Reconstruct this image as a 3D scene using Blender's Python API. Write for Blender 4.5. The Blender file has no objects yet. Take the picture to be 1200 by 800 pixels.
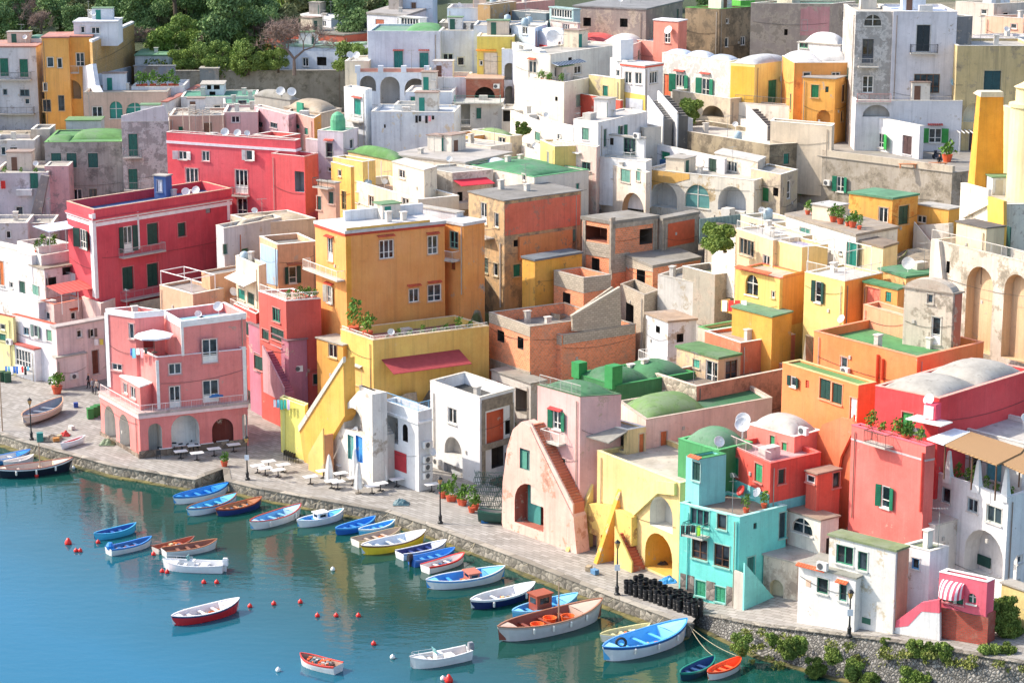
import bpy, bmesh, math, random
from mathutils import Vector, Matrix, noise
R = math.radians
random.seed(7)
scene = bpy.context.scene
COL = scene.collection
F = 2500.0; PITCH = R(13); CH = 58.0
cp, sp = math.cos(PITCH), math.sin(PITCH)
V = Vector
# ---------------------------------------------------------------- picture <-> place
def ray(x, y):
    a = (x-600)/F; b = (400-y)/F
    return V((a, cp+b*sp, -sp+b*cp))
def at(x, y, D):
    d = ray(x, y); return V((0, 0, CH)) + d*(D/d.y)
def atz(x, y, z):
    d = ray(x, y); return V((0, 0, CH)) + d*((z-CH)/d.z)
COLS = [(-150, [(560,200),(440,224),(350,240),(250,260),(150,287),(100,306),(60,330),(20,370),(0,395)]),
        (0, [(535,203),(440,222),(350,238),(250,258),(150,285),(100,305),(60,330),(20,370),(0,395)]),
        (300, [(545,197),(480,206),(400,216),(300,230),(240,243),(150,272),(100,300),(60,325),(20,365),(0,390)]),
        (600, [(625,173),(560,182),(500,188),(440,194),(380,202),(300,216),(200,243),(150,262),(100,285),(60,305),(20,335),(0,350)]),
        (900, [(715,151.5),(600,161),(500,169),(450,174),(380,183),(300,197),(230,220),(180,240),(100,265),(50,285),(0,320)]),
        (1200, [(770,143),(700,147),(600,153),(500,161),(430,167),(380,173),(300,190),(220,215),(180,232),(100,255),(0,305)]),
        (1350, [(800,138),(700,144),(600,150),(500,158),(430,164),(380,170),(300,187),(220,212),(180,229),(100,252),(0,302)])]
def _col(c, y):
    if y >= c[0][0]: return c[0][1] - (y-c[0][0])*0.12
    for (ya, da), (yb, db) in zip(c, c[1:]):
        if y >= yb: return da + (db-da)*(ya-y)/(ya-yb)
    return c[-1][1] + (c[-1][0]-y)*1.2
def DF(x, y):
    x = max(-150, min(1350, x))
    for (xa, ca), (xb, cb) in zip(COLS, COLS[1:]):
        if x <= xb:
            t = (x-xa)/(xb-xa); return _col(ca, y)*(1-t) + _col(cb, y)*t
# ---------------------------------------------------------------- materials
def s2l(c): return tuple(((v/12.92) if v <= .04045 else ((v+.055)/1.055)**2.4) for v in c)
def hx(h): return s2l(tuple(int(h[i:i+2], 16)/255 for i in (0, 2, 4)))
MC = {}
ALLB = []
def newmat(name):
    m = bpy.data.materials.new(name); m.use_nodes = True
    nt = m.node_tree; b = nt.nodes['Principled BSDF']; return m, nt, b
def nd(nt, t, **kw):
    n = nt.nodes.new(t)
    for k, v in kw.items():
        if k.startswith('i_'): n.inputs[k[2:].replace('_', ' ')].default_value = v
        else: setattr(n, k, v)
    return n
def mixc(nt, fac, a, b, bt='MIX'):
    m = nt.nodes.new('ShaderNodeMix'); m.data_type = 'RGBA'; m.blend_type = bt
    for s, v in ((m.inputs[0], fac), (m.inputs[6], a), (m.inputs[7], b)):
        if hasattr(v, 'is_linked'): nt.links.new(v, s)
        elif isinstance(v, (int, float)): s.default_value = v
        else: s.default_value = (*v[:3], 1)
    return m.outputs[2]
def ramp(nt, src, a, b, ca=0., cb=1.):
    r = nt.nodes.new('ShaderNodeMapRange'); r.inputs[1].default_value = a; r.inputs[2].default_value = b
    r.inputs[3].default_value = ca; r.inputs[4].default_value = cb
    nt.links.new(src, r.inputs[0]); return r.outputs[0]
def pos(nt, sc=(1, 1, 1)):
    g = nt.nodes.new('ShaderNodeNewGeometry'); m = nt.nodes.new('ShaderNodeMapping')
    m.inputs['Scale'].default_value = sc; nt.links.new(g.outputs['Position'], m.inputs[0]); return m.outputs[0]
def nz(nt, vec, scale, detail=4, rough=.6):
    n = nd(nt, 'ShaderNodeTexNoise'); n.inputs['Scale'].default_value = scale
    n.inputs['Detail'].default_value = detail; n.inputs['Roughness'].default_value = rough
    nt.links.new(vec, n.inputs['Vector']); return n.outputs['Fac']
def bump(nt, b, h, st=.3, dist=.05):
    n = nt.nodes.new('ShaderNodeBump'); n.inputs['Strength'].default_value = st; n.inputs['Distance'].default_value = dist
    nt.links.new(h, n.inputs['Height']); nt.links.new(n.outputs[0], b.inputs['Normal'])
# sunlit plaster: colour, wear amount 0..1, colour of what shows through
def plaster(h, wear=.25, under='b3a493', streak=.3):
    key = ('pl', h, wear, under, streak)
    if key in MC: return MC[key]
    m, nt, b = newmat('plaster_'+h)
    base = hx(h); P = pos(nt); wear = min(1, wear+.12); lum = sum(base)/3
    fade = tuple(min(.86, v*.9+.1*(lum*1.25+.05)) for v in base)      # sun-bleached paint
    hi = tuple(min(.88, c*1.08+.01) for c in base); lo = tuple(c*.74 for c in base)
    c = mixc(nt, ramp(nt, nz(nt, P, .28, 6, .68), .32, .68), lo, hi)
    c = mixc(nt, ramp(nt, nz(nt, P, .16, 5, .6), .45, .68, 0, .75), c, fade)
    st = nz(nt, pos(nt, (2.2, 2.2, .1)), 1.0, 5, .65)
    c = mixc(nt, ramp(nt, st, .5, .72, 0, min(.8, streak+.15)), c, tuple(v*.42+.03 for v in base))
    st2 = nz(nt, pos(nt, (4, 4, .22)), 1.3, 4, .6)
    c = mixc(nt, ramp(nt, st2, .55, .75, 0, .3), c, tuple(min(.9, v*1.2+.06) for v in base))
    n2 = nz(nt, P, .5, 9, .74)
    th = .70-.30*wear
    c = mixc(nt, ramp(nt, n2, th, th+.03, 0, .9), c, hx(under))
    c = mixc(nt, ramp(nt, n2, th+.07, th+.09, 0, .8), c, tuple(v*.6 for v in hx(under)))
    n3 = nz(nt, P, .2, 7, .72)
    c = mixc(nt, ramp(nt, n3, .56, .72, 0, wear*.9), c, tuple(v*.35+.5*u for v, u in zip(base, hx(under))))
    n5 = nz(nt, P, 1.6, 6, .75)
    c = mixc(nt, ramp(nt, n5, .6, .66, 0, .35+wear*.4), c, tuple(v*.6+.02 for v in base))
    n4 = nz(nt, P, 7, 3, .7)
    c = mixc(nt, ramp(nt, n4, .35, .75, 0, .18), c, tuple(v*.55 for v in base))
    nt.links.new(c, b.inputs['Base Color']); b.inputs['Roughness'].default_value = .93
    bump(nt, b, nz(nt, P, 2.2, 7, .72), .5, .06)
    MC[key] = m; return m
def roofm(h):
    key = ('rf', h)
    if key in MC: return MC[key]
    m, nt, b = newmat('roof_'+h); base = hx(h); P = pos(nt); lum = sum(base)/3; base = tuple(v*.8+lum*.2 for v in base)
    c = mixc(nt, ramp(nt, nz(nt, P, .5, 6, .7), .35, .65), tuple(v*.62 for v in base), tuple(v*.95 for v in base))
    c = mixc(nt, ramp(nt, nz(nt, P, .3, 7, .72), .5, .6, 0, .55), c, tuple(v*.4+lum*.45+.03 for v in base))
    c = mixc(nt, ramp(nt, nz(nt, P, 1.4, 5, .7), .58, .64, 0, .6), c, tuple(v*.45 for v in base))
    nt.links.new(c, b.inputs['Base Color']); b.inputs['Roughness'].default_value = .9
    bump(nt, b, nz(nt, P, 1.5, 5), .4, .06)
    MC[key] = m; return m
def flat(h, rough=.7, metal=0, var=.12, name=None, sc=2.):
    key = ('fl', h, rough, metal, var, sc)
    if key in MC: return MC[key]
    m, nt, b = newmat(name or 'paint_'+h); base = hx(h)
    n = nz(nt, pos(nt), sc, 4, .6)
    c = mixc(nt, ramp(nt, n, .3, .7), tuple(v*(1-var) for v in base), tuple(min(.92, v*(1+var)+.004) for v in base))
    nt.links.new(c, b.inputs['Base Color']); b.inputs['Roughness'].default_value = rough; b.inputs['Metallic'].default_value = metal
    MC[key] = m; return m
def gloss(h, rough=.3):
    return flat(h, rough, 0, .06)
def brickm(h='d0683c', mortar='b59a84', bw=.33, bh=.2, size=.018, var=.8):
    key = ('br', h, bw)
    if key in MC: return MC[key]
    m, nt, b = newmat('brickwork_'+h)
    g = nt.nodes.new('ShaderNodeNewGeometry')
    # coordinates along the wall: tangent = normal x up
    cr = nt.nodes.new('ShaderNodeVectorMath'); cr.operation = 'CROSS_PRODUCT'; cr.inputs[1].default_value = (0, 0, 1)
    nt.links.new(g.outputs['Normal'], cr.inputs[0])
    dt = nt.nodes.new('ShaderNodeVectorMath'); dt.operation = 'DOT_PRODUCT'
    nt.links.new(g.outputs['Position'], dt.inputs[0]); nt.links.new(cr.outputs[0], dt.inputs[1])
    sx = nt.nodes.new('ShaderNodeSeparateXYZ'); nt.links.new(g.outputs['Position'], sx.inputs[0])
    cb = nt.nodes.new('ShaderNodeCombineXYZ'); nt.links.new(dt.outputs['Value'], cb.inputs[0]); nt.links.new(sx.outputs[2], cb.inputs[1])
    t = nt.nodes.new('ShaderNodeTexBrick'); nt.links.new(cb.outputs[0], t.inputs['Vector'])
    base = hx(h)
    t.inputs['Color1'].default_value = (*tuple(v*1.12 for v in base), 1); t.inputs['Color2'].default_value = (*tuple(v*var for v in base), 1)
    t.inputs['Mortar'].default_value = (*hx(mortar), 1); t.inputs['Scale'].default_value = 1
    t.inputs['Brick Width'].default_value = bw; t.inputs['Row Height'].default_value = bh; t.inputs['Mortar Size'].default_value = size
    n = nz(nt, pos(nt), .5, 6, .7)
    c = mixc(nt, ramp(nt, n, .52, .72, 0, .6), t.outputs['Color'], hx('a89684'))
    nt.links.new(c, b.inputs['Base Color']); b.inputs['Roughness'].default_value = .95
    bump(nt, b, t.outputs['Fac'], -.4, .03)
    MC[key] = m; return m
def stonem(h='8d8578', dark='3a352e', scale=2.2, name='rubble_stone', jw=.08):
    key = ('st', h, scale)
    if key in MC: return MC[key]
    m, nt, b = newmat(name)
    P = pos(nt); v = nd(nt, 'ShaderNodeTexVoronoi'); v.feature = 'DISTANCE_TO_EDGE'; v.inputs['Scale'].default_value = scale; nt.links.new(P, v.inputs['Vector'])
    v2 = nd(nt, 'ShaderNodeTexVoronoi'); v2.inputs['Scale'].default_value = scale; nt.links.new(P, v2.inputs['Vector'])
    base = hx(h)
    sp_ = nt.nodes.new('ShaderNodeSeparateColor'); nt.links.new(v2.outputs['Color'], sp_.inputs[0])
    c = mixc(nt, sp_.outputs[0], tuple(x*.55 for x in base), tuple(min(.8, x*1.35) for x in base))
    c = mixc(nt, ramp(nt, v.outputs['Distance'], 0, jw, .85, 0), c, hx(dark))
    c = mixc(nt, ramp(nt, nz(nt, P, .4, 5), .5, .75, 0, .5), c, tuple(x*.5 for x in base))
    nt.links.new(c, b.inputs['Base Color']); b.inputs['Roughness'].default_value = .95
    bump(nt, b, v.outputs['Distance'], .8, .2)
    MC[key] = m; return m
def glassm():
    if 'glass' in MC: return MC['glass']
    m, nt, b = newmat('window_glass')
    c = mixc(nt, ramp(nt, nz(nt, pos(nt), .9, 2), .4, .6), hx('141a1e'), hx('3c4a52'))
    nt.links.new(c, b.inputs['Base Color']); b.inputs['Roughness'].default_value = .12
    MC['glass'] = m; return m
def darkm(): return flat('1c1a18', .9, 0, .2)
# ---------------------------------------------------------------- mesh building
class MB:
    def __init__(s): s.v = []; s.f = []; s.m = []
    def quad(s, a, b, c, d, m=0):
        n = len(s.v); s.v += [V(a), V(b), V(c), V(d)]; s.f.append((n, n+1, n+2, n+3)); s.m.append(m)
    def tri(s, a, b, c, m=0):
        n = len(s.v); s.v += [V(a), V(b), V(c)]; s.f.append((n, n+1, n+2)); s.m.append(m)
    def prism(s, pts, ext, m=0):
        """closed prism: polygon pts extruded by vector ext"""
        pts = [V(p) for p in pts]; ext = V(ext); k = len(pts); n = len(s.v)
        nor = V((0, 0, 0))
        for i in range(k):
            a, b = pts[i], pts[(i+1) % k]
            nor += V(((a.y-b.y)*(a.z+b.z), (a.z-b.z)*(a.x+b.x), (a.x-b.x)*(a.y+b.y)))
        if nor.dot(ext) > 0: pts = pts[::-1]
        s.v += pts + [p+ext for p in pts]
        s.f.append(tuple(range(n, n+k))); s.m.append(m)
        s.f.append(tuple(range(n+2*k-1, n+k-1, -1))); s.m.append(m)
        for i in range(k):
            j = (i+1) % k
            s.f.append((n+j, n+i, n+k+i, n+k+j)); s.m.append(m)
    def box(s, o, u, v, w, m=0):
        o = V(o); u = V(u); v = V(v); w = V(w)
        s.prism([o, o+u, o+u+v, o+v], w, m)
    def cbox(s, c, sx, sy, sz, rz=0, m=0):
        """box centred at c in x, y, standing on c.z"""
        a = V((math.cos(rz), math.sin(rz), 0)); b = V((-math.sin(rz), math.cos(rz), 0)); c = V(c)
        s.box(c-a*sx/2-b*sy/2, a*sx, b*sy, V((0, 0, sz)), m)
    def tube(s, a, b, r, r2=None, k=6, m=0):
        a = V(a); b = V(b); r2 = r if r2 is None else r2
        d = (b-a); 
        if d.length < 1e-6: return
        d.normalize(); x = d.orthogonal().normalized(); y = d.cross(x)
        n = len(s.v)
        for i in range(k):
            t = 2*math.pi*i/k; s.v.append(a+(x*math.cos(t)+y*math.sin(t))*r)
        for i in range(k):
            t = 2*math.pi*i/k; s.v.append(b+(x*math.cos(t)+y*math.sin(t))*r2)
        for i in range(k):
            j = (i+1) % k; s.f.append((n+i, n+j, n+k+j, n+k+i)); s.m.append(m)
        s.f.append(tuple(range(n+k-1, n-1, -1))); s.m.append(m)
        s.f.append(tuple(range(n+k, n+2*k))); s.m.append(m)
    def lathe(s, c, prof, k=12, m=0, axis=None, sx=1, sy=1):
        """prof: list of (r, z); axis optional rotation matrix"""
        c = V(c); n = len(s.v)
        for r, z in prof:
            for i in range(k):
                t = 2*math.pi*i/k; p = V((r*sx*math.cos(t), r*sy*math.sin(t), z))
                if axis is not None: p = axis @ p
                s.v.append(c+p)
        for q in range(len(prof)-1):
            for i in range(k):
                j = (i+1) % k; s.f.append((n+q*k+i, n+q*k+j, n+(q+1)*k+j, n+(q+1)*k+i)); s.m.append(m)
        if prof[0][0] > .001: s.f.append(tuple(range(n+k-1, n-1, -1))); s.m.append(m)
        if prof[-1][0] > .001: q = len(prof)-1; s.f.append(tuple(range(n+q*k, n+q*k+k))); s.m.append(m)
    def mesh(s, name, mats, base=V((0, 0, 0)), smooth=False):
        me = bpy.data.meshes.new(name)
        me.from_pydata([p-base for p in s.v], [], s.f)
        for m in mats: me.materials.append(m)
        for p, mi in zip(me.polygons, s.m): p.material_index = mi; p.use_smooth = smooth
        me.update(); return me
    def build(s, name, mats, parent=None, base=None, smooth=False):
        if not isinstance(mats, (list, tuple)): mats = [mats]
        b = base if base is not None else (WB(parent) if parent is not None else V((0, 0, 0)))
        o = bpy.data.objects.new(name, s.mesh(name, mats, b, smooth)); COL.objects.link(o)
        if parent is not None: o.parent = parent
        else: o.location = b
        return o
def WB(o):
    """place of an unrotated parent's origin"""
    p = V((0, 0, 0))
    while o is not None: p += o.location; o = o.parent
    return p
def tag(o, label, cat, group=None, kind=None):
    if label: o['label'] = label
    if cat: o['category'] = cat
    if group: o['group'] = group
    if kind: o['kind'] = kind
    return o
def empty(name, loc, label, cat, group=None, rz=0):
    o = bpy.data.objects.new(name, None); COL.objects.link(o); o.location = loc; o.rotation_euler = (0, 0, rz)
    o.empty_display_size = .3
    return tag(o, label, cat, group)
TS = bpy.data.scenes.new('tmp')
def boolean(me, cut):
    a = bpy.data.objects.new('tmp_a', me); b = bpy.data.objects.new('tmp_b', cut)
    TS.collection.objects.link(a); TS.collection.objects.link(b)
    md = a.modifiers.new('b', 'BOOLEAN'); md.operation = 'DIFFERENCE'; md.object = b; md.solver = 'EXACT'
    vl = TS.view_layers[0]; vl.update(); dg = vl.depsgraph
    r = bpy.data.meshes.new_from_object(a.evaluated_get(dg), depsgraph=dg)
    bpy.data.objects.remove(a); bpy.data.objects.remove(b)
    return r if len(r.polygons) > 3 else me
# ---------------------------------------------------------------- faces of buildings
def pxy(p):
    d = p-V((0, 0, CH)); dep = d.y*cp-d.z*sp; return 600+F*d.x/dep, 400-F*(d.y*sp+d.z*cp)/dep
class Face:
    def __init__(s, o, u):
        s.O = V((o.x, o.y, 0)); s.U = V((u.x, u.y, 0)).normalized(); s.N = V((s.U.y, -s.U.x, 0))
    def uz(s, x, y):
        d = ray(x, y); C = V((0, 0, CH)); t = (s.O-C).dot(s.N)/d.dot(s.N); p = C+d*t
        return (p-s.O).dot(s.U), p.z
    def off(s, n): return Face(s.O+s.N*n, s.U)
    def w(s, u, z, n=0): return s.O + s.U*u + s.N*n + V((0, 0, z))
    def pt(s, x, y, n=0):
        u, z = s.uz(x, y); return s.w(u, z, n)
    def rect(s, x, y, w, h):
        u0, _ = s.uz(x-w/2, y); u1, _ = s.uz(x+w/2, y); _, z1 = s.uz(x, y-h/2); _, z0 = s.uz(x, y+h/2)
        return u0, u1, z0, z1
    def box(s, mb, u0, u1, z0, z1, n0, n1, m=0):
        mb.box(s.w(u0, z0, n0), s.U*(u1-u0), s.N*(n1-n0), V((0, 0, z1-z0)), m)
def arch_pts(fc, u0, u1, z0, z1, n, seg=8, flatn=1.0):
    r = (u1-u0)/2; rh = min(r*flatn, (z1-z0)*.95); c = (u0+u1)/2
    pts = [fc.w(u0, z0, n), fc.w(u1, z0, n)]
    for i in range(seg+1):
        t = math.pi*i/seg; pts.append(fc.w(c+r*math.cos(t), z1-rh+rh*math.sin(t), n))
    return pts
GREEN = '0f6b4e'; DGREEN = '0d3f38'; TEAL = '1f7f72'
WHITE = 'eceae6'
class Block: pass
def dirs_from(P0, xl, yl, xr, yr, a, dL, dR):
    z = P0.z
    def solve(px, d):
        k = (px-600)/F; dep0 = P0.y*cp+(CH-z)*sp
        return (k*dep0-P0.x)/(d.x-k*d.y*cp)
    vl = vr = None
    if xl is not None and yl is not None: vl = atz(xl, yl, z)-P0
    if xr is not None and yr is not None: vr = atz(xr, yr, z)-P0
    if vr is None and vl is None: dr = V((math.cos(R(a)), math.sin(R(a)), 0))
    elif vr is None: d = vl.normalized(); dr = V((d.y, -d.x, 0))
    else: dr = vr.normalized()
    if vl is None: dl = V((-dr.y, dr.x, 0))
    else: dl = vl.normalized()
    if vr is None: vr = dr*(solve(xr, dr) if xr is not None else dR)
    if vl is None: vl = dl*(solve(xl, dl) if xl is not None else dL)
    return vl, vr
class H:
    def __init__(s, name, label, cat='house', group=None, p=None):
        s.name, s.label, s.cat, s.group = name, label, cat, group; s.o = None; s.blocks = []
    def root(s, p):
        if s.o is None: s.o = empty(s.name, p, s.label, s.cat, s.group); s.base = V(p)
        return s.o
    def part(s, mb, name, mats, parent=None, smooth=False):
        return mb.build(name, mats, parent or s.o, s.base if parent is None else WB(parent), smooth)
    def block(s, xc, yt, yb, xl=None, yl=None, xr=None, yr=None, a=45, D=None, dL=8., dR=8., c='e8e4da', wear=.25, under='b3a493',
              mat=None, par=.45, roof='bdb5a6', down=3., w=(), cop='d8d2c6', domes=(), bands=(), rz=None, pt=.25, lip=.03, name='wall', clutter=0, streak=.3, ib=None, slab=None, auto=True):
        if D == 'q': D = at_q(xc, yb)
        elif D is None: D = DF(xc, yb)
        P0 = at(xc, yt, D); zt = P0.z; zb = at(xc, yb, D).z-down
        vl, vr = dirs_from(P0, xl, yl, xr, yr, a, dL, dR)
        for nm, vv in (('L', vl), ('R', vr)):
            if vv.length > 32 or vv.length < .3 or vv.y < -1.: print('BLK', s.name, xc, yt, nm, [round(t, 1) for t in vv])
        B = Block(); B.P = V((P0.x, P0.y, 0)); B.vl, B.vr, B.zt, B.zb, B.D, B.h = vl, vr, zt, zb, D, s
        B.L = Face(P0+vl, -vl); B.R = Face(P0, vr); B.xc = xc; B.par = par
        B.zv = at(xc, yb, D).z; ALLB.append(B)
        B.ulen = {'L': vl.length, 'R': vr.length}
        # small windows on otherwise blank walls of the packed upper town
        w = list(w)
        if yt < 262 and name == 'wall' and mat is None and s.cat == 'house' and auto:
            st_ = random.getstate(); random.seed(int(xc*31+yt*7))
            for fc, ln, nm in ((B.L, vl.length, 'L'), (B.R, vr.length, 'R')):
                if ln < 3.4 or zt-B.zv < 3.: continue
                if any((q[0] < xc) == (nm == 'L') for q in w): continue
                for r_ in range(min(3, int((zt-B.zv-.6)/2.9)+0)):
                    n_ = min(4, int(ln/3.2)); off = random.uniform(-.4, .4)
                    for i in range(n_):
                        if random.random() < .35: continue
                        u = ln*(i+.5)/n_+off; tall = random.random() < .3; hh = 2.0 if tall else random.choice((.7, 1.2, 1.3)); zc = zt-.55-2.9*r_-(1.35 if tall else 1.15)
                        if zc-hh/2 < B.zv+.1: continue
                        ww_ = random.choice((.75, .95, 1.0))*(.6 if hh < 1 else 1); k = random.choice(('w', 'w', 'g', 'g', 'k' if hh < 1 else 'o'))
                        if k == 'o': ww_ *= 2
                        x_, y_ = pxy(fc.w(u, zc)); xa, _ = pxy(fc.w(u-ww_/2, zc)); xb, _ = pxy(fc.w(u+ww_/2, zc)); _, ya = pxy(fc.w(u, zc+hh/2)); _, yb_ = pxy(fc.w(u, zc-hh/2))
                        if abs(xb-xa) < 1.5 or (x_ < xc) != (nm == 'L'): continue
                        w.append((x_, y_, abs(xb-xa), yb_-ya, k)+((random.choice((GREEN, '1f7a6a', '2a5a4c', '5a7a70', '7a5a44')),) if k in 'go' else ()))
            random.setstate(st_)
        first = s.o is None
        s.root((P0.x, P0.y, zb+down))
        wm = mat or plaster(c, wear, under, streak)
        mb = MB(); b0 = V((P0.x, P0.y, zb))
        mb.prism([b0, b0+vr, b0+vr+vl, b0+vl], (0, 0, zt-zb), 0)
        cut = MB(); mats = [wm, plaster('d8d4cc', .1), plaster('b8b0a4', .3)]
        inner = {}
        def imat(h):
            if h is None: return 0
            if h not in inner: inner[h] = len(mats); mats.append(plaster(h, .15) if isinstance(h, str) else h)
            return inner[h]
        zr = zt-par
        el, er = vl.normalized(), vr.normalized()
        if par > 0.02:
            o = b0+el*pt+er*pt; o.z = zr
            pl_, pr_ = el*(vl.length-2*pt), er*(vr.length-2*pt)
            cut.prism([o, o+pr_, o+pr_+pl_, o+pl_], (0, 0, par+1), 0)
        for ww in w:
            s._cut(B, ww, cut, imat)
        me = mb.mesh('wall', mats)
        if cut.f:
            cm = cut.mesh('cut', mats); me2 = boolean(me, cm); me = me2
            bpy.data.meshes.remove(cm)
        me.transform(Matrix.Translation(-s.base))
        while len(me.materials) < len(mats): me.materials.append(mats[len(me.materials)])
        o = bpy.data.objects.new(name, me); COL.objects.link(o); o.parent = s.o; B.wall = o
        # roof floor
        rm = roofm(roof) if isinstance(roof, str) else roof; s.wc = c
        r = MB(); q = b0+el*(pt if par > .02 else -.12)+er*(pt if par > .02 else -.12); q.z = zr+(.006 if par > .02 else .002)
        ex = -2*pt if par > .02 else .24
        th = .02 if par > .02 else (slab or .12)
        r.prism([q, q+er*(vr.length+ex), q+er*(vr.length+ex)+el*(vl.length+ex), q+el*(vl.length+ex)], (0, 0, th), 0)
        B.roof = s.part(r, 'roof', rm)
        if par > .02 and cop:
            k = MB(); z = zt+.004; t = .05; g = lip
            O = V((P0.x, P0.y, z)); up = V((0, 0, t)); W_ = pt+2*g
            k.box(O-el*g-er*g, er*(vr.length+2*g), el*W_, up)
            k.box(O+el*(vl.length-pt-g)-er*g, er*(vr.length+2*g), el*W_, up)
            k.box(O+el*(pt+g)-er*g, er*W_, el*(vl.length-2*pt-2*g), up)
            k.box(O+el*(pt+g)+er*(vr.length-pt-g), er*W_, el*(vl.length-2*pt-2*g), up)
            s.part(k, 'coping', flat(cop, .8, 0, .2))
        for i, d in enumerate(domes): s.dome(B, *d)
        for (z0, z1, col, pr) in bands:   # metres below the top
            k = MB()
            for fc, ln in ((B.L, vl.length), (B.R, vr.length)):
                fc.box(k, 0 if fc is B.L else -pr, ln+(pr if fc is B.L else 0)-(0 if fc is B.R else 0), zt-z1, zt-z0, 0.002, pr)
            s.part(k, 'string_course', flat(col, .8, 0, .12))
        for ww in w: s._win(B, ww)
        s.blocks.append(B)
        if clutter: s.clutter(B, clutter)
        elif not domes and vl.length > 4.5 and vr.length > 4.5: s.clutter(B, 1+(vl.length*vr.length > 70))
        if yt < 300 and vl.length*vr.length > 34 and not domes and name == 'wall' and random.random() < .6:
            p = s.top(B, random.uniform(.25, .7), random.uniform(.45, .75)); rz_ = math.atan2(B.vr.y, B.vr.x); q = MB(); a_, b_2, h_ = random.uniform(1.8, 3.2), random.uniform(1.6, 2.4), random.uniform(1.5, 2.3)
            q.cbox(p, a_, b_2, h_, rz_); hut = s.part(q, 'roof_hut', plaster(random.choice(('e6e2de', 'dcd4c8', 'e4d4bc', 'd8c8b8', 'dce0e6')), .3)); q = MB(); q.cbox(p+V((0, 0, h_)), a_+.25, b_2+.25, .1, rz_); s.part(q, 'roof', roofm(random.choice(('b8b0a4', 'c8c4be', '6f9a68', 'a88a78'))), hut)
            el_, er_ = vl.normalized(), vr.normalized(); c_ = p-el_*(b_2/2+.02)-er_*a_*.2; q = MB(); q.cbox(c_, .7, .05, min(1.7, h_-.2), rz_); s.part(q, 'door', flat(random.choice(('2a5a4c', '6a4a3a', '1f7a6a', 'b8b4ac'))), hut)
        # drainpipes and cables on the plainer walls
        for fc, ln in ((B.L, vl.length), (B.R, vr.length)):
            if ln > 3.5 and zt-B.zv > 2.5:
                if random.random() < .45:
                    u = ln*random.choice((.06, .93)); q = MB(); q.tube(fc.w(u, zt-.4, .09), fc.w(u, B.zv-1, .09), .045, k=5); s.part(q, 'drainpipe', flat(random.choice(('a89c8c', 'b8b2a8', '8a7868')), .6))
                if random.random() < .5:
                    q = MB(); z_ = B.zv+(zt-B.zv)*random.uniform(.35, .8); pv = None; dz = random.uniform(-.6, .6)
                    for i in range(7):
                        t = i/6; pp = fc.w(ln*(.04+.92*t), z_+dz*t-.35*4*t*(1-t), .05)
                        if pv is not None: q.tube(pv, pp, .018, k=4)
                        pv = pp
                    s.part(q, 'cable', flat('3a3836', .7))
                if random.random() < .3 and name == 'wall':
                    u = ln*random.uniform(.2, .8); z_ = B.zv+(zt-B.zv)*random.uniform(.3, .7); q = MB(); fc.box(q, u-.12, u+.12, z_, z_+.3, .0, .1); s.part(q, 'meter_box', flat('b8b4ac', .6))
        return B
    def _face(s, B, ww, x):
        return B.L if x < B.xc else B.R
    def _cut(s, B, ww, cut, imat):
        x, y, wd, ht, k = ww[:5]; opt = ww[5] if len(ww) > 5 else None
        fc = s._face(B, ww, x)
        u0, u1, z0, z1 = fc.rect(x, y, wd, ht)
        if k[0] == 'a':     # arch; 'a' deep recess, 'ag' shallow
            dp = ww[6] if len(ww) > 6 else (1.6 if k == 'a' else .3)
            pts = arch_pts(fc, u0, u1, z0, z1, .5, 10)
            cut.prism(pts, -fc.N*(.5+dp), imat(opt if k == 'a' else None))
        elif k == 'r':
            dp = ww[6] if len(ww) > 6 else 1.5
            cut.box(fc.w(u0, z0, -dp), fc.U*(u1-u0), fc.N*(dp+.5), V((0, 0, z1-z0)), imat(opt))
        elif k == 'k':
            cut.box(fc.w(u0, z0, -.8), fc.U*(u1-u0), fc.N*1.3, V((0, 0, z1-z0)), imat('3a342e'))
        elif k in ('w', 'g', 'd', 'v'):
            cut.box(fc.w(u0, z0, -.16), fc.U*(u1-u0), fc.N*.6, V((0, 0, z1-z0)), 0)
        elif k == 'o':
            q = (u1-u0)*.25
            cut.box(fc.w(u0+q, z0, -.16), fc.U*(u1-u0-2*q), fc.N*.6, V((0, 0, z1-z0)), 0)
    def _win(s, B, ww):
        x, y, wd, ht, k = ww[:5]; opt = ww[5] if len(ww) > 5 else None
        fc = s._face(B, ww, x); u0, u1, z0, z1 = fc.rect(x, y, wd, ht); W_, Hh = u1-u0, z1-z0
        if k in ('a', 'r', 'k'): return
        if k == 'b':   # proud panel / sign / patch
            mb = MB(); fc.box(mb, u0, u1, z0, z1, .01, .05); return s.part(mb, 'panel', flat(opt or WHITE))
        if k in ('g', 'd'):
            nm = 'shutter' if k == 'g' else 'door'
            mb = MB(); n = 2 if W_ > .7 else 1; g = .02
            for i in range(n):
                a = u0+.05+(W_-.1)*i/n; b_ = u0+.05+(W_-.1)*(i+1)/n-g*(n > 1)
                fc.box(mb, a, b_, z0+.03, z1-.04, -.15, -.08)
                # slats
                m = max(3, int(Hh/.16)) if k == 'g' else 3
                for j in range(m):
                    zz = z0+.1+(Hh-.24)*j/m; hh = (Hh-.24)/m*(.6 if k == 'g' else .82)
                    fc.box(mb, a+.06, b_-.06, zz, zz+hh, -.08, -.055)
            o = s.part(mb, nm, flat(opt or GREEN, .55, 0, .2))
            if k == 'g' or Hh > 1:
                fr = MB(); s._frame(fr, fc, u0, u1, z0, z1); s.part(fr, 'surround' if k == 'g' else 'frame', s.surm(), o)
            return
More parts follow.
